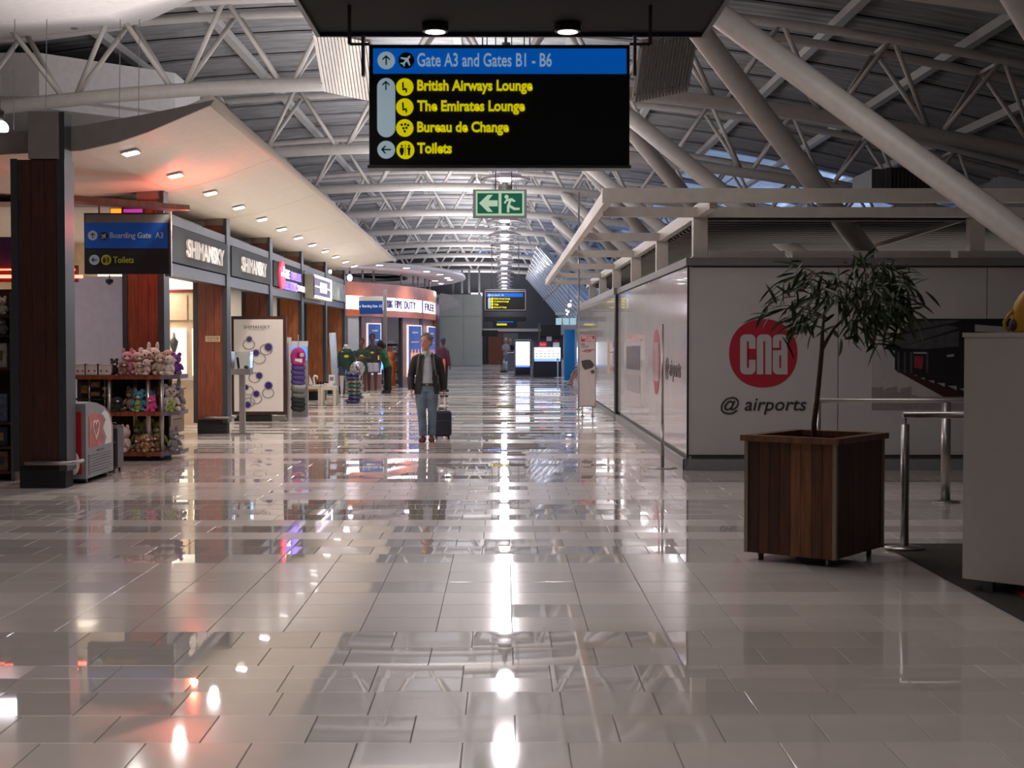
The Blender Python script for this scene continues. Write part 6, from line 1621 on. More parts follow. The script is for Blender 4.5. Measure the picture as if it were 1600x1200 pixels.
for i, (p_, d_, s_) in enumerate(leafspots):
    side = d_.cross(Vector((0, 0, 1)))
    side = side.normalized() if side.length > 0.05 else Vector((1, 0, 0))
    up = side.cross(d_).normalized(); ra = rl.uniform(-0.9, 0.9)
    s2 = side * math.cos(ra) + up * math.sin(ra); u2 = s2.cross(d_).normalized()
    M4 = Matrix(((s2.x * s_, d_.x * s_, u2.x * s_, 0), (s2.y * s_, d_.y * s_, u2.y * s_, 0), (s2.z * s_, d_.z * s_, u2.z * s_, 0), (0, 0, 0, 1)))
    if i < 300:
        o = bpy.data.objects.new('leaf', lms[i % 3]); COL.objects.link(o); o.parent = tree
        M4.translation = p_ - ORG[tree.name]; o.matrix_local = M4
    else:
        M4.translation = p_
        stuff.add([M4 @ v.co for v in LM.vertices], [tuple(pp.vertices) for pp in LM.polygons])
if stuff.v:
    o = stuff.build('leaves', LEAFS[1], tree, fix=False); o['kind'] = 'stuff'
# white cabinet at the right edge
c0 = GP(1503.5, 903.5, 0.09); dx_ = (GP(1600, 915, 0.09) - c0); dx_.z = 0; dx_.normalize(); dy_ = Vector((-dx_.y, dx_.x, 0))
wc = thing('white_cabinet', 'plain off-white cabinet on short feet, cut by the right edge', 'cabinet', c0 + dx_ * 0.6)
CABW = mat('cabinet_offwhite', (0.44, 0.41, 0.38), 0.5, var=0.03)
ztop = FP(1507, 520, c0.y).z
def obox(a0, b0, z0, a1, b1, z1, name, m, par):
    return MB().prism([c0 + dx_ * a + dy_ * b + Vector((0, 0, z0 - 0.09)) for a, b in ((a0, b0), (a1, b0), (a1, b1), (a0, b1))], (0, 0, z1 - z0)).build(name, m, par)
obox(0, 0, 0.09, 1.2, 0.02, ztop - 0.03, 'front_panel', CABW, wc); obox(0, 0.02, 0.09, 0.02, 0.5, ztop - 0.03, 'side_panel', CABW, wc); obox(1.18, 0.02, 0.09, 1.2, 0.5, ztop - 0.03, 'side_panel', CABW, wc)
obox(-0.01, -0.01, ztop - 0.03, 1.21, 0.51, ztop, 'top_panel', CABW, wc); obox(0.02, 0.02, 0.10, 1.18, 0.5, 0.14, 'bottom_panel', CABW, wc); obox(0.02, 0.48, 0.14, 1.18, 0.5, ztop - .03, 'back_panel', CABW, wc)
for a_, b_ in ((0.12, 0.06), (1.05, 0.06), (0.12, 0.4), (1.05, 0.4)): obox(a_, b_, 0.012, a_ + 0.07, b_ + 0.05, 0.10, 'foot', DSTEEL, wc)
rdp = tag(MB().prism([GP(1582, 925, 0.012), GP(1602, 935, 0.012), GP(1640, 930, 0.012), GP(1600, 918, 0.012)], (0, 0, 0.02)).build('red_mat_corner', RED, origin=GP(1600, 925)), 'corner of a dark red item on the carpet at the right edge', 'mat')
# yellow item
YY = 9.95
yl = thing('yellow_bag', 'yellow plastic object with a looped handle on top of the white cabinet', 'plastic object', FP(1595, 520, YY))
YM = mat('yellow_plastic', (0.45, 0.24, 0.015), 0.4, var=0.1)
c = FP(1612, 520, YY); c.z = ztop
MB().lathe([(0.13, 0), (0.135, 0.02), (0.13, 0.14), (0.115, 0.2), (0.08, 0.26), (0.04, 0.30), (0.01, 0.31)], c, 24, sy=0.8).build('body', YM, yl)
MB().tube([c + Vector((-0.12, 0, 0.15)), c + Vector((-0.155, 0, 0.12)), c + Vector((-0.185, 0, 0.07)), c + Vector((-0.18, 0, 0.03)), c + Vector((-0.15, 0, 0.012))], [0.012, 0.013, 0.013, 0.012, 0.012], 8).build('handle', YM, yl)
MB().ell(c + Vector((-0.128, 0, 0.05)), (0.02, 0.06, 0.045), 10, 6).build('dark_opening', mat('dark_plum', (0.03, 0.01, 0.03), 0.5), yl)
MB().tube([c + Vector((-0.05, -0.10, 0.20)), c + Vector((-0.03, -0.085, 0.25))], 0.006, 5).build('slot', mat('dark_yellow', (0.2, 0.1, 0.01), 0.5), yl)
# ================================================================ PEOPLE
SKIN = {'fair': mat('skin_fair', (0.45, 0.22, 0.15), 0.5, var=0.05), 'dark': mat('skin_dark', (0.09, 0.04, 0.025), 0.5, var=0.05), 'plastic': mat('mannequin_white', (0.55, 0.55, 0.56), 0.35, var=0)}
EYEW = mat('eye_white', (0.32, 0.29, 0.27), 0.3, var=0); EYED = mat('eye_dark', (0.03, 0.02, 0.015), 0.2, var=0); LIP = mat('lips', (0.33, 0.11, 0.09), 0.5, var=0)
def oval(c, a, b, n=14, R=None):
    c = Vector(c); o = []
    for k in range(n):
        v = Vector((a * math.cos(2 * PI * k / n), b * math.sin(2 * PI * k / n), 0))
        o.append(c + (R @ v if R else v))
    return o
def head_build(mb, hc, Rh, s=1.09):
    T = lambda x, y, z: hc + Rh @ Vector((x * s, y * s, z * s))
    rings = []
    for z, a, by, yo in ((-0.115, 0.022, 0.020, -0.050), (-0.105, 0.040, 0.040, -0.042), (-0.08, 0.055, 0.062, -0.025), (-0.04, 0.066, 0.082, -0.008), (0.0, 0.073, 0.094, 0.0), (0.04, 0.076, 0.098, 0.004), (0.075, 0.071, 0.092, 0.006), (0.10, 0.055, 0.072, 0.006), (0.118, 0.025, 0.035, 0.006)):
        rings.append([T(a * math.cos(2 * PI * k / 16), yo + by * math.sin(2 * PI * k / 16), z) for k in range(16)])
    mb.loft(rings)
    mb.loft([[T(x_ * q * 1.0, -0.09 + y_ * 0, z_) for x_, z_ in ()] for q in ()]) if False else None
    mb.tube([T(0, -0.088, 0.022), T(0, -0.108, -0.012), T(0, -0.108, -0.026), T(0, -0.092, -0.034)], [0.010 * s, 0.014 * s, 0.016 * s, 0.010 * s], 8)
    for q in (-1, 1): mb.ell(T(q * 0.076, 0.01, -0.002), (0.012 * s, 0.022 * s, 0.032 * s), 8, 6, Rh)
    mb.ell(T(0, -0.085, 0.030), (0.045 * s, 0.012 * s, 0.010 * s), 10, 6, Rh)
    mb.ell(T(0, -0.072, -0.098), (0.024 * s, 0.022 * s, 0.018 * s), 8, 6, Rh)
def hand_build(mb, w, d, side, s=1.0, curl=0.5, fw=None):
    """w wrist, d direction of the hand, fw the palm's thumb direction"""
    d = Vector(d).normalized(); fw = Vector(fw if fw else (0, -1, 0)); fw = (fw - d * fw.dot(d)).normalized(); n = d.cross(fw) * side
    w = Vector(w)
    # palm
    mb.loft([[w + d * (t * s) + fw * (a * s * math.cos(2 * PI * k / 10)) + n * (b * s * math.sin(2 * PI * k / 10)) for k in range(10)] for t, a, b in ((-0.01, .026, .022), (0.02, .034, .018), (0.06, .042, .016), (0.09, .040, .014), (0.098, .03, .010))])
    for i, (o, L) in enumerate(((0.030, .072), (0.010, .080), (-0.011, .074), (-0.030, .058))):
        b0 = w + d * (0.088 * s) + fw * (o * s)
        a1 = curl * 0.8; a2 = curl * 1.7; a3 = curl * 2.4
        p1 = b0 + (d * math.cos(a1) + n * math.sin(a1)) * L * 0.42 * s
        p2 = p1 + (d * math.cos(a2) + n * math.sin(a2)) * L * 0.32 * s
        p3 = p2 + (d * math.cos(a3) + n * math.sin(a3)) * L * 0.26 * s
        mb.tube([b0 - d * 0.02 * s, b0, p1, p2, p3], [.009 * s, .0095 * s, .009 * s, .008 * s, .0065 * s], 6)
    t0 = w + d * 0.025 * s + fw * 0.028 * s
    mb.tube([t0 - fw * .01, t0 + (fw * .7 + d * .5) * .03 * s, t0 + (fw * .75 + d * .9 + n * .3) * .048 * s, t0 + (fw * .6 + d * 1.25 + n * .5) * .058 * s], [.012 * s, .012 * s, .010 * s, .008 * s], 6)
def torso_rings(P, sh, z0, grow=0.0, top=None):
    return [oval((P[0] + x, P[1] + y, z), a + grow, b + grow) for x, y, z, a, b in sh]
def person(loc, label, J, skin='fair', vox=0.014, s=1.0, flat=None, garments=(), hair=None, face=True, name='person', cat='person', head=True, rz=0.0):
    """J: joints in local metres (faces -y). garments: list of dicts."""
    o = thing(name, label, cat, loc)
    L = Vector(loc)
    Rz = Matrix.Rotation(rz, 3, 'Z')
    def W(p):
        v = Rz @ (Vector(p) * s)
        if flat: v.y *= flat
        return L + v
    def add_limbs(mb, segs, g):
        for pts, rs in segs: mb.tube([W(p) for p in pts], [(r + g) * s for r in rs], 10)
    def tor(mb, rings, g):
        mb.loft([[W(v) for v in oval((x, y, z), a + g, b + g)] for x, y, z, a, b in rings])
    mb = MB()
    tor(mb, J['torso'], -0.004)
    add_limbs(mb, J['arms'] + J['legs'] + [J['neck']], -0.003)
    for wpt, dr, sd, cu, fw in J.get('hands', []):
        hm = MB(); hand_build(hm, Vector(wpt), Vector(dr), sd, 1.0, cu, Vector(fw)); mb.add([W(v) for v in hm.v], hm.f, True)
    if head:
        Rh = Euler(J.get('head_rot', (0, 0, 0))).to_matrix(); hm = MB(); head_build(hm, Vector(J['head']), Rh); mb.add([W(v) for v in hm.v], hm.f, True)
    body = mb.build('body', SKIN[skin], o); remesh(body, vox * s if not flat else vox * s, 1)
    if head and face:
        T = lambda x, y, z: W(Vector(J['head']) + Rh @ (Vector((x, y, z)) * 1.09))
        eb = MB(); ed = MB()
        for q in (-1, 1):
            eb.ell(T(q * 0.030, -0.083, 0.006), (0.014 * s, 0.010 * s, 0.008 * s), 8, 6); ed.ell(T(q * 0.030, -0.091, 0.006), (0.006 * s, 0.006 * s, 0.006 * s), 6, 4)
            ed.tube([T(q * 0.014, -0.093, 0.026), T(q * 0.032, -0.094, 0.031), T(q * 0.050, -0.084, 0.026)], 0.0045 * s, 5)
        eb.build('eyes', EYEW, o); ed.build('eyebrows', hair[0] if hair else EYED, o)
        MB().tube([T(-0.024, -0.083, -0.062), T(0, -0.091, -0.060), T(0.024, -0.083, -0.062)], [0.004 * s, 0.0065 * s, 0.004 * s], 6).build('lips', LIP, o)
    if hair and head:
        hm = MB(); rh = random.Random(2)
        T = lambda x, y, z: W(Vector(J['head']) + Rh @ (Vector((x, y, z)) * 1.09))
        k_ = hair[1]
        if k_ in ('short', 'curly'):
            hm.ell(T(0, 0.020, 0.052), (0.094 * s, (0.108 * s) * (flat or 1), 0.098 * s), 14, 10)
            hm.ell(T(0, 0.055, 0.0), (0.086 * s, 0.066 * s * (flat or 1), 0.092 * s), 12, 8)
            if k_ == 'curly':
                for k in range(46):
                    a_ = rh.uniform(0, 2 * PI); e_ = rh.uniform(0.15, 1.3)
                    v = Vector((0.086 * math.cos(a_) * math.cos(e_), 0.02 + 0.10 * math.sin(a_) * math.cos(e_), 0.045 + 0.088 * math.sin(e_)))
                    if v.y < -0.062 and v.z < 0.085: continue
                    hm.ell(T(*v), (0.020 * s,) * 3, 6, 4)
        elif k_ == 'cap':
            hm.ell(T(0, 0.01, 0.05), (0.090 * s, 0.104 * s, 0.085 * s), 14, 10); hm.ell(T(0, -0.10, 0.045), (0.06 * s, 0.06 * s, 0.008 * s), 10, 6)
        elif k_ == 'afro':
            hm.ell(T(0, 0.03, 0.02), (0.12 * s, 0.125 * s, 0.13 * s), 14, 10); hm.ell(T(0, 0.08, -0.09), (0.10 * s, 0.08 * s, 0.10 * s), 12, 8)
        hb = hm.build('hair' if k_ != 'cap' else 'cap', hair[0], o)
    for g in garments:
        mb = MB()
        if 'torso' in g: tor(mb, g['torso'], g.get('grow', 0.012))
        add_limbs(mb, g.get('limbs', []), g.get('grow', 0.012))
        ob = mb.build(g['name'], g['mat'], o); remesh(ob, vox * s, g.get('smooth', 2))
        if 'cut' in g:
            bm = bmesh.new(); bm.from_mesh(ob.data); org = L
            dl_ = []
            for f in bm.faces:
                c_ = Rz.inverted() @ f.calc_center_median() / s
                if g['cut'](c_): dl_.append(f)
            bmesh.ops.delete(bm, geom=dl_, context='FACES'); bm.to_mesh(ob.data); bm.free()
            so_ = ob.modifiers.new('thick', 'SOLIDIFY'); so_.thickness = 0.008; so_.offset = -1
        if g.get('label'): ob['label'] = g['label']
    return o, W
JACK = mat('jacket_black', (0.009, 0.009, 0.011), 0.7, var=0.2, scale=10); SHIRT = mat('shirt_pale', (0.34, 0.38, 0.42), 0.7, var=0.08, scale=10)
def jeans():
    return mat('jeans_blue', (0.10, 0.15, 0.20), 0.8, var=0.35, scale=6, bump=0.2)
JN = jeans(); SHOE = mat('brown_leather', (0.10, 0.035, 0.018), 0.4, var=0.2)
# --- walking man; local x to the viewer's right
base = GP(667, 691)
TOR = [(0, 0, 0.86, 0.150, 0.105), (0, 0, 0.95, 0.172, 0.125), (0.0, -0.01, 1.05, 0.165, 0.125), (0.0, -0.01, 1.16, 0.165, 0.120), (0, 0, 1.28, 0.176, 0.118), (0, 0, 1.37, 0.180, 0.112), (0, 0.01, 1.43, 0.160, 0.095), (0, 0.01, 1.475, 0.115, 0.078), (0, 0.01, 1.52, 0.070, 0.062)]
legL = ([(-0.085, 0, 0.92), (-0.095, -0.02, 0.72), (-0.085, -0.06, 0.50), (-0.07, -0.03, 0.30), (-0.062, -0.05, 0.09)], [0.094, 0.088, 0.062, 0.058, 0.040])
legR = ([(0.085, 0, 0.92), (0.095, 0.0, 0.72), (0.09, -0.02, 0.50), (0.085, 0.03, 0.30), (0.072, 0.06, 0.10)], [0.094, 0.088, 0.062, 0.058, 0.040])
feet = [([(-0.06, 0.02, 0.05), (-0.07, -0.10, 0.045), (-0.085, -0.19, 0.035)], [0.042, 0.048, 0.036]), ([(0.072, 0.10, 0.055), (0.08, -0.02, 0.045), (0.095, -0.11, 0.035)], [0.042, 0.048, 0.036])]
armL = ([(-0.10, 0.01, 1.44), (-0.185, 0.01, 1.395), (-0.235, 0.02, 1.26), (-0.265, 0.03, 1.10), (-0.265, -0.01, 0.98), (-0.255, -0.04, 0.87)], [0.045, 0.056, 0.050, 0.043, 0.037, 0.027])
armR = ([(0.10, 0.01, 1.44), (0.185, 0.01, 1.395), (0.23, 0.03, 1.26), (0.255, 0.08, 1.10), (0.27, 0.10, 0.98), (0.285, 0.12, 0.86)], [0.045, 0.056, 0.050, 0.043, 0.037, 0.027])
J = dict(torso=TOR, arms=[armL, armR], legs=[legL, legR] + feet, neck=([(0, 0.01, 1.46), (-0.005, -0.01, 1.56), (-0.01, -0.01, 1.62)], [0.062, 0.056, 0.055]), head=(-0.012, -0.02, 1.685), head_rot=(0.02, 0.10, -0.42),
         hands=[((-0.255, -0.045, 0.86), (0.05, -0.12, -1), -1, 0.45, (0.2, -1, 0)), ((0.285, 0.12, 0.85), (0, 0.05, -1), 1, 0.9, (-0.1, -1, 0))])
HAIRG = mat('hair_grey', (0.17, 0.15, 0.135), 0.9, var=0.5, scale=40)
def sleeve(a, g0=0.008): return (a[0][:-1] + [tuple(Vector(a[0][-2]).lerp(Vector(a[0][-1]), 0.85))], [r + g0 for r in a[1][:-1]] + [0.046])
def trouser(l, g=0.008, hem=0.066): return (l[0][:-1] + [tuple(Vector(l[0][-2]).lerp(Vector(l[0][-1]), 0.92))], [l[1][0] + 0.004] + [r + g for r in l[1][1:-1]] + [hem])
man, WM = person(base, 'walking man in black jacket, pale shirt and blue jeans pulling a suitcase', J, 'fair', 0.0105, 1.0,
    garments=[dict(name='shirt', mat=SHIRT, torso=[t for t in TOR if 0.9 < t[2] < 1.49], limbs=[([(0, 0.005, 1.44), (0, 0.0, 1.525)], [0.075, 0.063])], grow=0.006),
              dict(name='jeans', mat=JN, torso=[(0, 0, 0.85, 0.14, 0.10), (0, 0, 0.93, 0.172, 0.12), (0, 0, 0.985, 0.168, 0.12)], limbs=[trouser(legL), trouser(legR)], grow=0.006),
              dict(name='jacket', mat=JACK, torso=[(0.0, 0.01, 0.80, 0.205, 0.145), (0, 0.0, 0.95, 0.190, 0.140)] + [(x, y, z, a + 0.006, b + 0.012) for x, y, z, a, b in TOR if z > 1.0 and z < 1.5], limbs=[sleeve(armL), sleeve(armR)], grow=0.012,
                   cut=lambda c: c.y < -0.015 and abs(c.x - 0.018) < (0.085 + max(0, 1.05 - c.z) * 0.16 - max(0, c.z - 1.25) * 0.16) and c.z < 1.6 or c.z < 0.815 and abs(c.x) < 0.2),
              dict(name='shoes', mat=SHOE, limbs=[(f[0], [r + 0.008 for r in f[1]]) for f in feet], grow=0.004, smooth=1)],
    hair=(HAIRG, 'curly'))
LAP = mat('jacket_lapel', (0.03, 0.03, 0.032), 0.6)
for q in (-1, 1):
    MB().prism([WM((0.018 + q * 0.045, -0.095, 1.47)), WM((0.018 + q * 0.10, -0.125, 1.38)), WM((0.018 + q * 0.115, -0.145, 1.28)), WM((0.018 + q * 0.082, -0.150, 1.12)), WM((0.018 + q * 0.075, -0.140, 1.30))], (0, -0.008, 0)).build('lapel', LAP, man)
    MB().tube([WM((q * 0.10, -0.02, 1.50)), WM((q * 0.125, -0.125, 1.42)), WM((q * 0.140, -0.155, 1.28)), WM((q * 0.165, -0.15, 1.12))], 0.012, 6).build('backpack_strap', mat('strap_grey', (0.10, 0.11, 0.11), 0.7), man)
    MB().prism([WM((0.018 + q * 0.012, -0.078, 1.53)), WM((0.018 + q * 0.062, -0.06, 1.525)), WM((0.018 + q * 0.045, -0.115, 1.44))], (0, -0.01, 0)).build('collar', SHIRT, man)
MB().loft([[WM(v) for v in oval((0, 0, z_), a_, b_, 24)] for z_, a_, b_ in ((0.955, 0.182, 0.134), (0.955, 0.186, 0.138), (0.995, 0.186, 0.138), (0.995, 0.182, 0.134))], cap=False).build('belt', mat('belt_dark', (0.035, 0.02, 0.015), 0.5), man)
MB().box(WM((0.01, -0.142, 0.975)), (0.04, 0.01, 0.03)).build('buckle', STEEL, man)
for k in range(5): MB().ell(WM((0.02, -0.140 + 0.01 * (k > 3), 1.06 + k * 0.085)), (0.006, 0.004, 0.006), 6, 4).build('button', WHITE, man)
# his suitcase
sb = GP(691.5, 686)
sc = suitcase((sb.x, sb.y, 0), 0.31, 0.22, 0.44, mat('suitcase_navy', (0.012, 0.014, 0.035), 0.6, var=0.2), 'dark navy soft suitcase with pale telescopic handle, pulled by the walking man')
hx = WM((0.285, 0.12, 0.77))
for q in (-0.055, 0.055):
    MB().tube([(sb.x - 0.02 + q, sb.y - 0.02, 0.3), (sb.x - 0.02 + q, sb.y - 0.03, 0.52), (hx.x + 0.0 + q * 0.9, hx.y + 0.02, hx.z)], 0.008, 6).build('telescopic_tube', mat('pale_metal', (0.6, 0.58, 0.54), 0.3, 0.3), sc)
MB().tube([(hx.x - 0.07, hx.y + 0.02, hx.z), (hx.x + 0.07, hx.y + 0.02, hx.z)], 0.016, 8).build('grip', BLACK, sc)

# --- generic standing pose
def pose(arm='down', spread=0.09, lean=0.0):
    t = [(x, y + lean * max(0, z - 0.9) * -1, z, a, b) for x, y, z, a, b in TOR]
    off = lambda p: (p[0], p[1] - lean * max(0, p[2] - 0.9), p[2])
    ll = ([(-spread, 0, 0.92), (-spread, -0.01, 0.5), (-spread, 0, 0.09)], [0.094, 0.062, 0.04]); lr = ([(spread, 0, 0.92), (spread, -0.01, 0.5), (spread, 0.02, 0.09)], [0.094, 0.062, 0.04])
    ft = [([(-spread, 0.04, 0.05), (-spread - .01, -0.16, 0.035)], [0.045, 0.038]), ([(spread, 0.05, 0.05), (spread + .01, -0.15, 0.035)], [0.045, 0.038])]
    if arm == 'down':
        al = ([(-0.165, 0.01, 1.39), (-0.24, 0.02, 1.14), (-0.25, -0.04, 0.88)], [0.056, 0.044, 0.028]); ar = ([(0.165, 0.01, 1.39), (0.24, 0.02, 1.14), (0.25, -0.04, 0.88)], [0.056, 0.044, 0.028])
        hs = [((-0.25, -0.04, 0.87), (0, -.1, -1), -1, 0.4, (0, -1, 0)), ((0.25, -0.04, 0.87), (0, -.1, -1), 1, 0.4, (0, -1, 0))]
    elif arm == 'fold':
        al = ([(-0.19, 0.01, 1.42), (-0.26, 0.0, 1.18), (-0.06, -0.19, 1.14)], [0.058, 0.048, 0.032]); ar = ([(0.19, 0.01, 1.42), (0.27, 0.0, 1.18), (0.06, -0.21, 1.20)], [0.058, 0.048, 0.032])
        hs = [((-0.06, -0.19, 1.14), (1, -0.1, 0.1), -1, 0.4, (0, 0, 1)), ((0.06, -0.21, 1.20), (-1, 0.1, 0), 1, 0.4, (0, 0, 1))]
    else:
        al = ([(-0.185, 0.01, 1.42), (-0.25, -0.04, 1.16), (-0.12, -0.26, 1.12)], [0.056, 0.044, 0.028]); ar = ([(0.185, 0.01, 1.42), (0.25, -0.04, 1.16), (0.12, -0.26, 1.10)], [0.056, 0.044, 0.028])
        hs = [((-0.12, -0.26, 1.12), (0.4, -1, 0), -1, 0.5, (0, 0, 1)), ((0.12, -0.26, 1.10), (-0.4, -1, 0), 1, 0.5, (0, 0, 1))]
    fixl = lambda l: ([off(p) for p in l[0]], l[1])
    al = fixl(al); ar = fixl(ar); hs = [(off(h_[0]),) + h_[1:] for h_ in hs]
    return dict(torso=t, arms=[al, ar], legs=[ll, lr] + ft, neck=([off((0, 0.01, 1.46)), off((0, -0.01, 1.60))], [0.06, 0.055]), head=off((0, -0.015, 1.685)), hands=hs), ll, lr, ft, al, ar
def dress(J, top, bottom, ll, lr, ft, al, ar, shoe, short_sleeve=False, shorts=False, z0=0.88):
    cutarm = lambda a: ([a[0][0], tuple(Vector(a[0][0]).lerp(Vector(a[0][1]), 0.8))], [a[1][0], a[1][1] + 0.012]) if short_sleeve else (a[0], a[1][:-1] + [0.04])
    lg_ = lambda l: ([l[0][0], tuple(Vector(l[0][0]).lerp(Vector(l[0][1]), 0.62))], [0.1, 0.10]) if shorts else (l[0], [0.096, 0.075, 0.062])
    t = J['torso']
    return [dict(name='top', mat=top, torso=[(t[0][0], t[0][1], z0, 0.172, 0.125)] + [r_ for r_ in t if r_[2] > max(0.93, z0 + 0.03) and r_[2] < 1.5], limbs=[cutarm(al), cutarm(ar)], grow=0.012),
            dict(name='trousers' if not shorts else 'shorts', mat=bottom, torso=[(0, 0, 0.84, 0.145, 0.105), (0, 0, 0.93, 0.172, 0.122), (0, 0, 0.98, 0.165, 0.12)], limbs=[lg_(ll), lg_(lr)], grow=0.008),
            dict(name='shoes', mat=shoe, limbs=[(f[0], [r + 0.006 for r in f[1]]) for f in ft], grow=0.006)]
DG = mat('jersey_green', (0.008, 0.036, 0.026), 0.7, var=0.1); YB_ = mat('badge_yellow', (0.6, 0.5, 0.02), 0.5, var=0.1); NAVYS = mat('shorts_navy', (0.02, 0.05, 0.09), 0.7, var=0.2)
JD = mat('jersey_dark', (0.02, 0.02, 0.025), 0.7, var=0.2); GREENP = mat('polo_green', (0.01, 0.16, 0.06), 0.7); BLKC = mat('cloth_black', (0.012, 0.012, 0.014), 0.8)
WSH = mat('shorts_white', (0.42, 0.42, 0.5), 0.7); YSH = mat('shoe_yellow', (0.42, 0.36, 0.12), 0.5)
# mannequin
Jm, ll, lr, ft, al, ar = pose('down', 0.13)
b_ = GP(541, 621)
mn, WMn = person(b_, 'headless white mannequin in dark green rugby jersey and navy shorts', Jm, 'plastic', 0.016, 0.99, garments=dress(Jm, DG, NAVYS, ll, lr, ft, al, ar, SKIN['plastic'], False, True)[:2], head=False, name='mannequin', cat='mannequin')
MB().lathe([(0.07, 0), (0.065, 0.08), (0.05, 0.1)], WMn((0, -0.0, 1.49)), 14).build('neck_cap', SKIN['plastic'], mn)
MB().lathe([(0.22, 0), (0.22, 0.015)], b_, 20).build('base_plate', GLASS, mn)
MB().ell(WMn((0.02, -0.135, 1.24)), (0.075, 0.012, 0.045), 14, 6).build('chest_badge', YB_, mn); MB().ell(WMn((-0.10, -0.125, 1.38)), (0.03, 0.01, 0.02), 10, 6).build('shoulder_mark', YB_, mn)
# standees
for i, (px_, py_, lab, arm, hgt) in enumerate(((572, 617, 'life-size display figure of a rugby player with folded arms, behind the mannequin', 'fold', 0.97), (582, 615, 'taller life-size display figure of a rugby player in black jersey and white shorts', 'down', 1.05))):
    Jm, ll, lr, ft, al, ar = pose(arm, 0.10)
    b_ = GP(px_ - (8 if i == 0 else 0), py_)
    if i == 0: b_ = Vector((b_.x, b_.y + 0.3, 0))
    pp, Wp = person(b_, lab, Jm, 'dark', 0.016, hgt, flat=0.45, garments=dress(Jm, DG if i == 0 else JD, DG if i == 0 else WSH, ll, lr, ft, al, ar, YSH, True, True), hair=(BLKC, 'short'), name='display_figure', cat='display figure')
    MB().ell(Wp((0.0, -0.15, 1.25)), (0.06, 0.01, 0.035), 12, 6).build('chest_badge', YB_, pp)
    MB().box((b_.x, b_.y, 0.012), (0.5, 0.3, 0.024)).build('base_board', WHITE, pp)
o = tag(MB().prism([GP(583, 600) * 1.0, GP(583, 600) + Vector((0.3, 0.1, 0)), GP(583, 600) + Vector((0.3, 0.1, 1.35)), GP(583, 600) + Vector((0, 0, 1.35))], (0, 0.05, 0)).build('camouflage_board', mat('camo', (0.12, 0.10, 0.08), 0.6, var=0.9, scale=9), origin=GP(583, 600)), 'mottled dark display board behind the tall rugby figure', 'display board')
o = tag(MB().box(FP(596.5, 565, 50) , (0.07, 0.2, 0.5)).build('blue_light_strip', mat('blue_led', (.1, .3, 1), .4, emit=2.5, ecol=(0.08, 0.3, 1), var=0), origin=FP(596.5, 565, 50)), 'short glowing blue light strip beside the woman in green', 'light strip')
# woman in green
Jm, ll, lr, ft, al, ar = pose('read', 0.13, 0.35)
Jm['head_rot'] = (0.5, 0, 0)
b_ = GP(606, 614)
person(b_, 'person in green top and black trousers leaning forward, with full dark hair', Jm, 'dark', 0.016, 0.93, garments=dress(Jm, GREENP, BLKC, ll, lr, ft, al, ar, BLACK, True), hair=(BLKC, 'afro'), rz=-1.1)
# person behind the walking man
Jm, ll, lr, ft, al, ar = pose('down', 0.09)
b_ = GP(692, 612)
person(b_, 'person in blue cap and dark clothes, mostly hidden behind the walking man', Jm, 'dark', 0.016, 0.99, garments=dress(Jm, mat('dark_plum_top', (0.08, 0.02, 0.04), 0.7), BLKC, ll, lr, ft, al, ar, BLACK), hair=(mat('cap_blue', (0.03, 0.06, 0.14), 0.7), 'cap'), rz=2.6)
b_ = GP(694.5, 634)
rp = thing('red_stand', 'coral red upright sign stand just behind the walking man', 'sign stand', b_)
fbox(692, 561, 695.6, 592, b_.y, 0.05, 'red_board', mat('coral_board', (0.55, 0.09, 0.06), 0.5, emit=0.15, ecol=(1, .1, .06), var=0), rp)
MB().tube([(b_.x, b_.y, 0), (b_.x, b_.y, 0.9)], 0.02, 6).build('pole', WHITE, rp); MB().lathe([(0.12, 0), (0.12, 0.02)], b_, 14).build('base', WHITE, rp)
# far pair
Jm, ll, lr, ft, al, ar = pose('read', 0.08, 0.05)
GT = mat('tee_grey', (0.36, 0.36, 0.36), 0.7); GS = mat('skirt_grey', (0.2, 0.21, 0.22), 0.7)
b_ = GP(790, 579)
person(b_, 'distant white-haired person in pale grey top at the dark kiosk, left of two', Jm, 'fair', 0.02, 1.0, garments=dress(Jm, GT, GS, ll, lr, ft, al, ar, BLACK, True), hair=(mat('hair_white', (0.5, 0.48, 0.44), 0.9), 'short'), rz=0.7)
b_ = GP(797, 578)
person(b_, 'distant blond person in black top, right of the two at the dark kiosk', Jm, 'fair', 0.02, 0.97, garments=dress(Jm, BLKC, BLKC, ll, lr, ft, al, ar, BLACK, True), hair=(mat('hair_blond', (0.42, 0.33, 0.2), 0.9), 'short'), rz=0.3)
bn = thing('litter_bin', 'small round steel litter bin beside the distant pair', 'bin', GP(787.5, 581.5))
c = GP(787.5, 581.5); MB().lathe([(0.20, 0.03), (0.20, 0.62), (0.18, 0.64)], c, 18).build('drum', STEEL, bn); MB().lathe([(0.22, 0), (0.22, 0.03)], c, 18).build('base', BLACK, bn); MB().lathe([(0.205, 0.62), (0.205, 0.66), (0.12, 0.68)], c, 18).build('lid', BLACK, bn)
kt = thing('kiosk_counter', 'grey service counter between the distant pair and the bright totem', 'counter', GP(799, 580))
c = GP(801, 580); MB().box((c.x, c.y + 0.5, 0.5), (0.5, 0.5, 1.0)).build('body', DSTEEL, kt); MB().box((c.x, c.y + 0.5, 1.02), (0.6, 0.6, 0.05)).build('top', WHITE, kt)
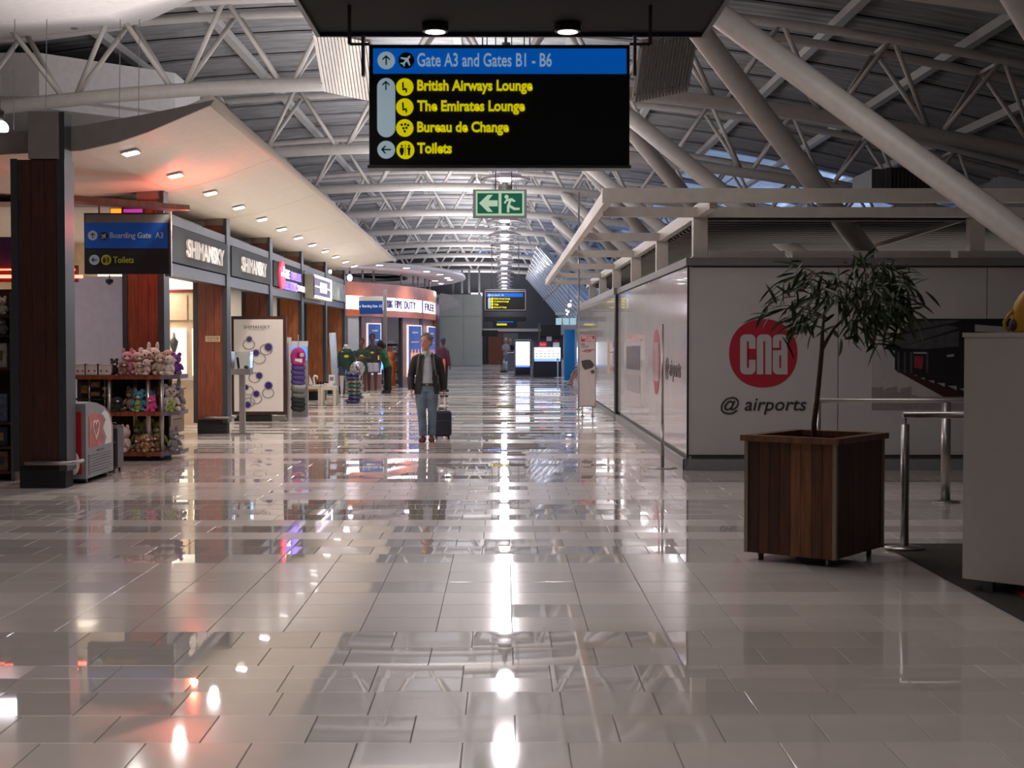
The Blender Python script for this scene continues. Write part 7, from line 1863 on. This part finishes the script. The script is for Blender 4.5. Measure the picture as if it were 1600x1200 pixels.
# seated person by the blue banner: legs show
sx_ = GP(893, 601)
b_ = Vector((sx_.x + 0.35, sx_.y, 0))
ll = ([(-0.10, 0.10, 0.50), (-0.12, -0.30, 0.50), (-0.14, -0.52, 0.08)], [0.09, 0.065, 0.04]); lr = ([(0.10, 0.10, 0.50), (0.10, -0.32, 0.50), (0.06, -0.60, 0.08)], [0.09, 0.065, 0.04])
ft = [([(-0.14, -0.50, 0.05), (-0.14, -0.68, 0.035)], [0.045, 0.036]), ([(0.06, -0.58, 0.05), (0.06, -0.76, 0.035)], [0.045, 0.036])]
Ts = [(x, y + 0.10, z - 0.42, a, b) for x, y, z, a, b in TOR]
al = ([(-0.185, 0.10, 1.0), (-0.24, 0.02, 0.76), (-0.14, -0.20, 0.66)], [0.056, 0.044, 0.028]); ar = ([(0.185, 0.10, 1.0), (0.24, 0.02, 0.76), (0.14, -0.20, 0.66)], [0.056, 0.044, 0.028])
Jm = dict(torso=Ts, arms=[al, ar], legs=[ll, lr] + ft, neck=([(0, 0.11, 1.04), (0, 0.09, 1.18)], [0.06, 0.055]), head=(0, 0.085, 1.28), hands=[((-0.14, -0.2, 0.66), (0.3, -1, 0), -1, 0.4, (0, 0, 1)), ((0.14, -0.2, 0.66), (-0.3, -1, 0), 1, 0.4, (0, 0, 1))])
gs = [dict(name='top', mat=GT, torso=[r_ for r_ in Ts if 0.45 < r_[2] < 1.06], limbs=[al, ar], grow=0.012), dict(name='shorts', mat=BLKC, torso=[(0, 0.1, 0.43, 0.16, 0.12), (0, 0.1, 0.56, 0.17, 0.125)], limbs=[([(-0.1, 0.1, 0.5), (-0.115, -0.15, 0.5)], [0.1, 0.09]), ([(0.1, 0.1, 0.5), (0.1, -0.15, 0.5)], [0.1, 0.09])], grow=0.01),
      dict(name='shoes', mat=mat('sandal_grey', (0.3, 0.3, 0.3), 0.5), limbs=[(f[0], [r + 0.006 for r in f[1]]) for f in ft], grow=0.006)]
person(b_ + Vector((0.05, 0, 0)), 'seated person whose bare legs show between the blue banner and the offer stand', Jm, 'fair', 0.018, 1.0, garments=gs, hair=(BLKC, 'short'), rz=-0.9)
bnch = thing('seat_bench', 'low white bench under the seated person, behind the offer stand', 'bench', (b_.x + 0.15, b_.y + 0.1, 0))
MB().box((b_.x + 0.12, b_.y + 0.12, 0.38), (0.45, 0.9, 0.05), rz=-0.9).build('seat', WHITE, bnch)
for q in (-1, 1):
    v_ = Matrix.Rotation(-0.9, 3, 'Z') @ Vector((0, q * 0.35, 0)); MB().box((b_.x + 0.12 + v_.x, b_.y + 0.12 + v_.y, 0.18), (0.35, 0.05, 0.36), rz=-0.9).build('leg', WHITE, bnch)
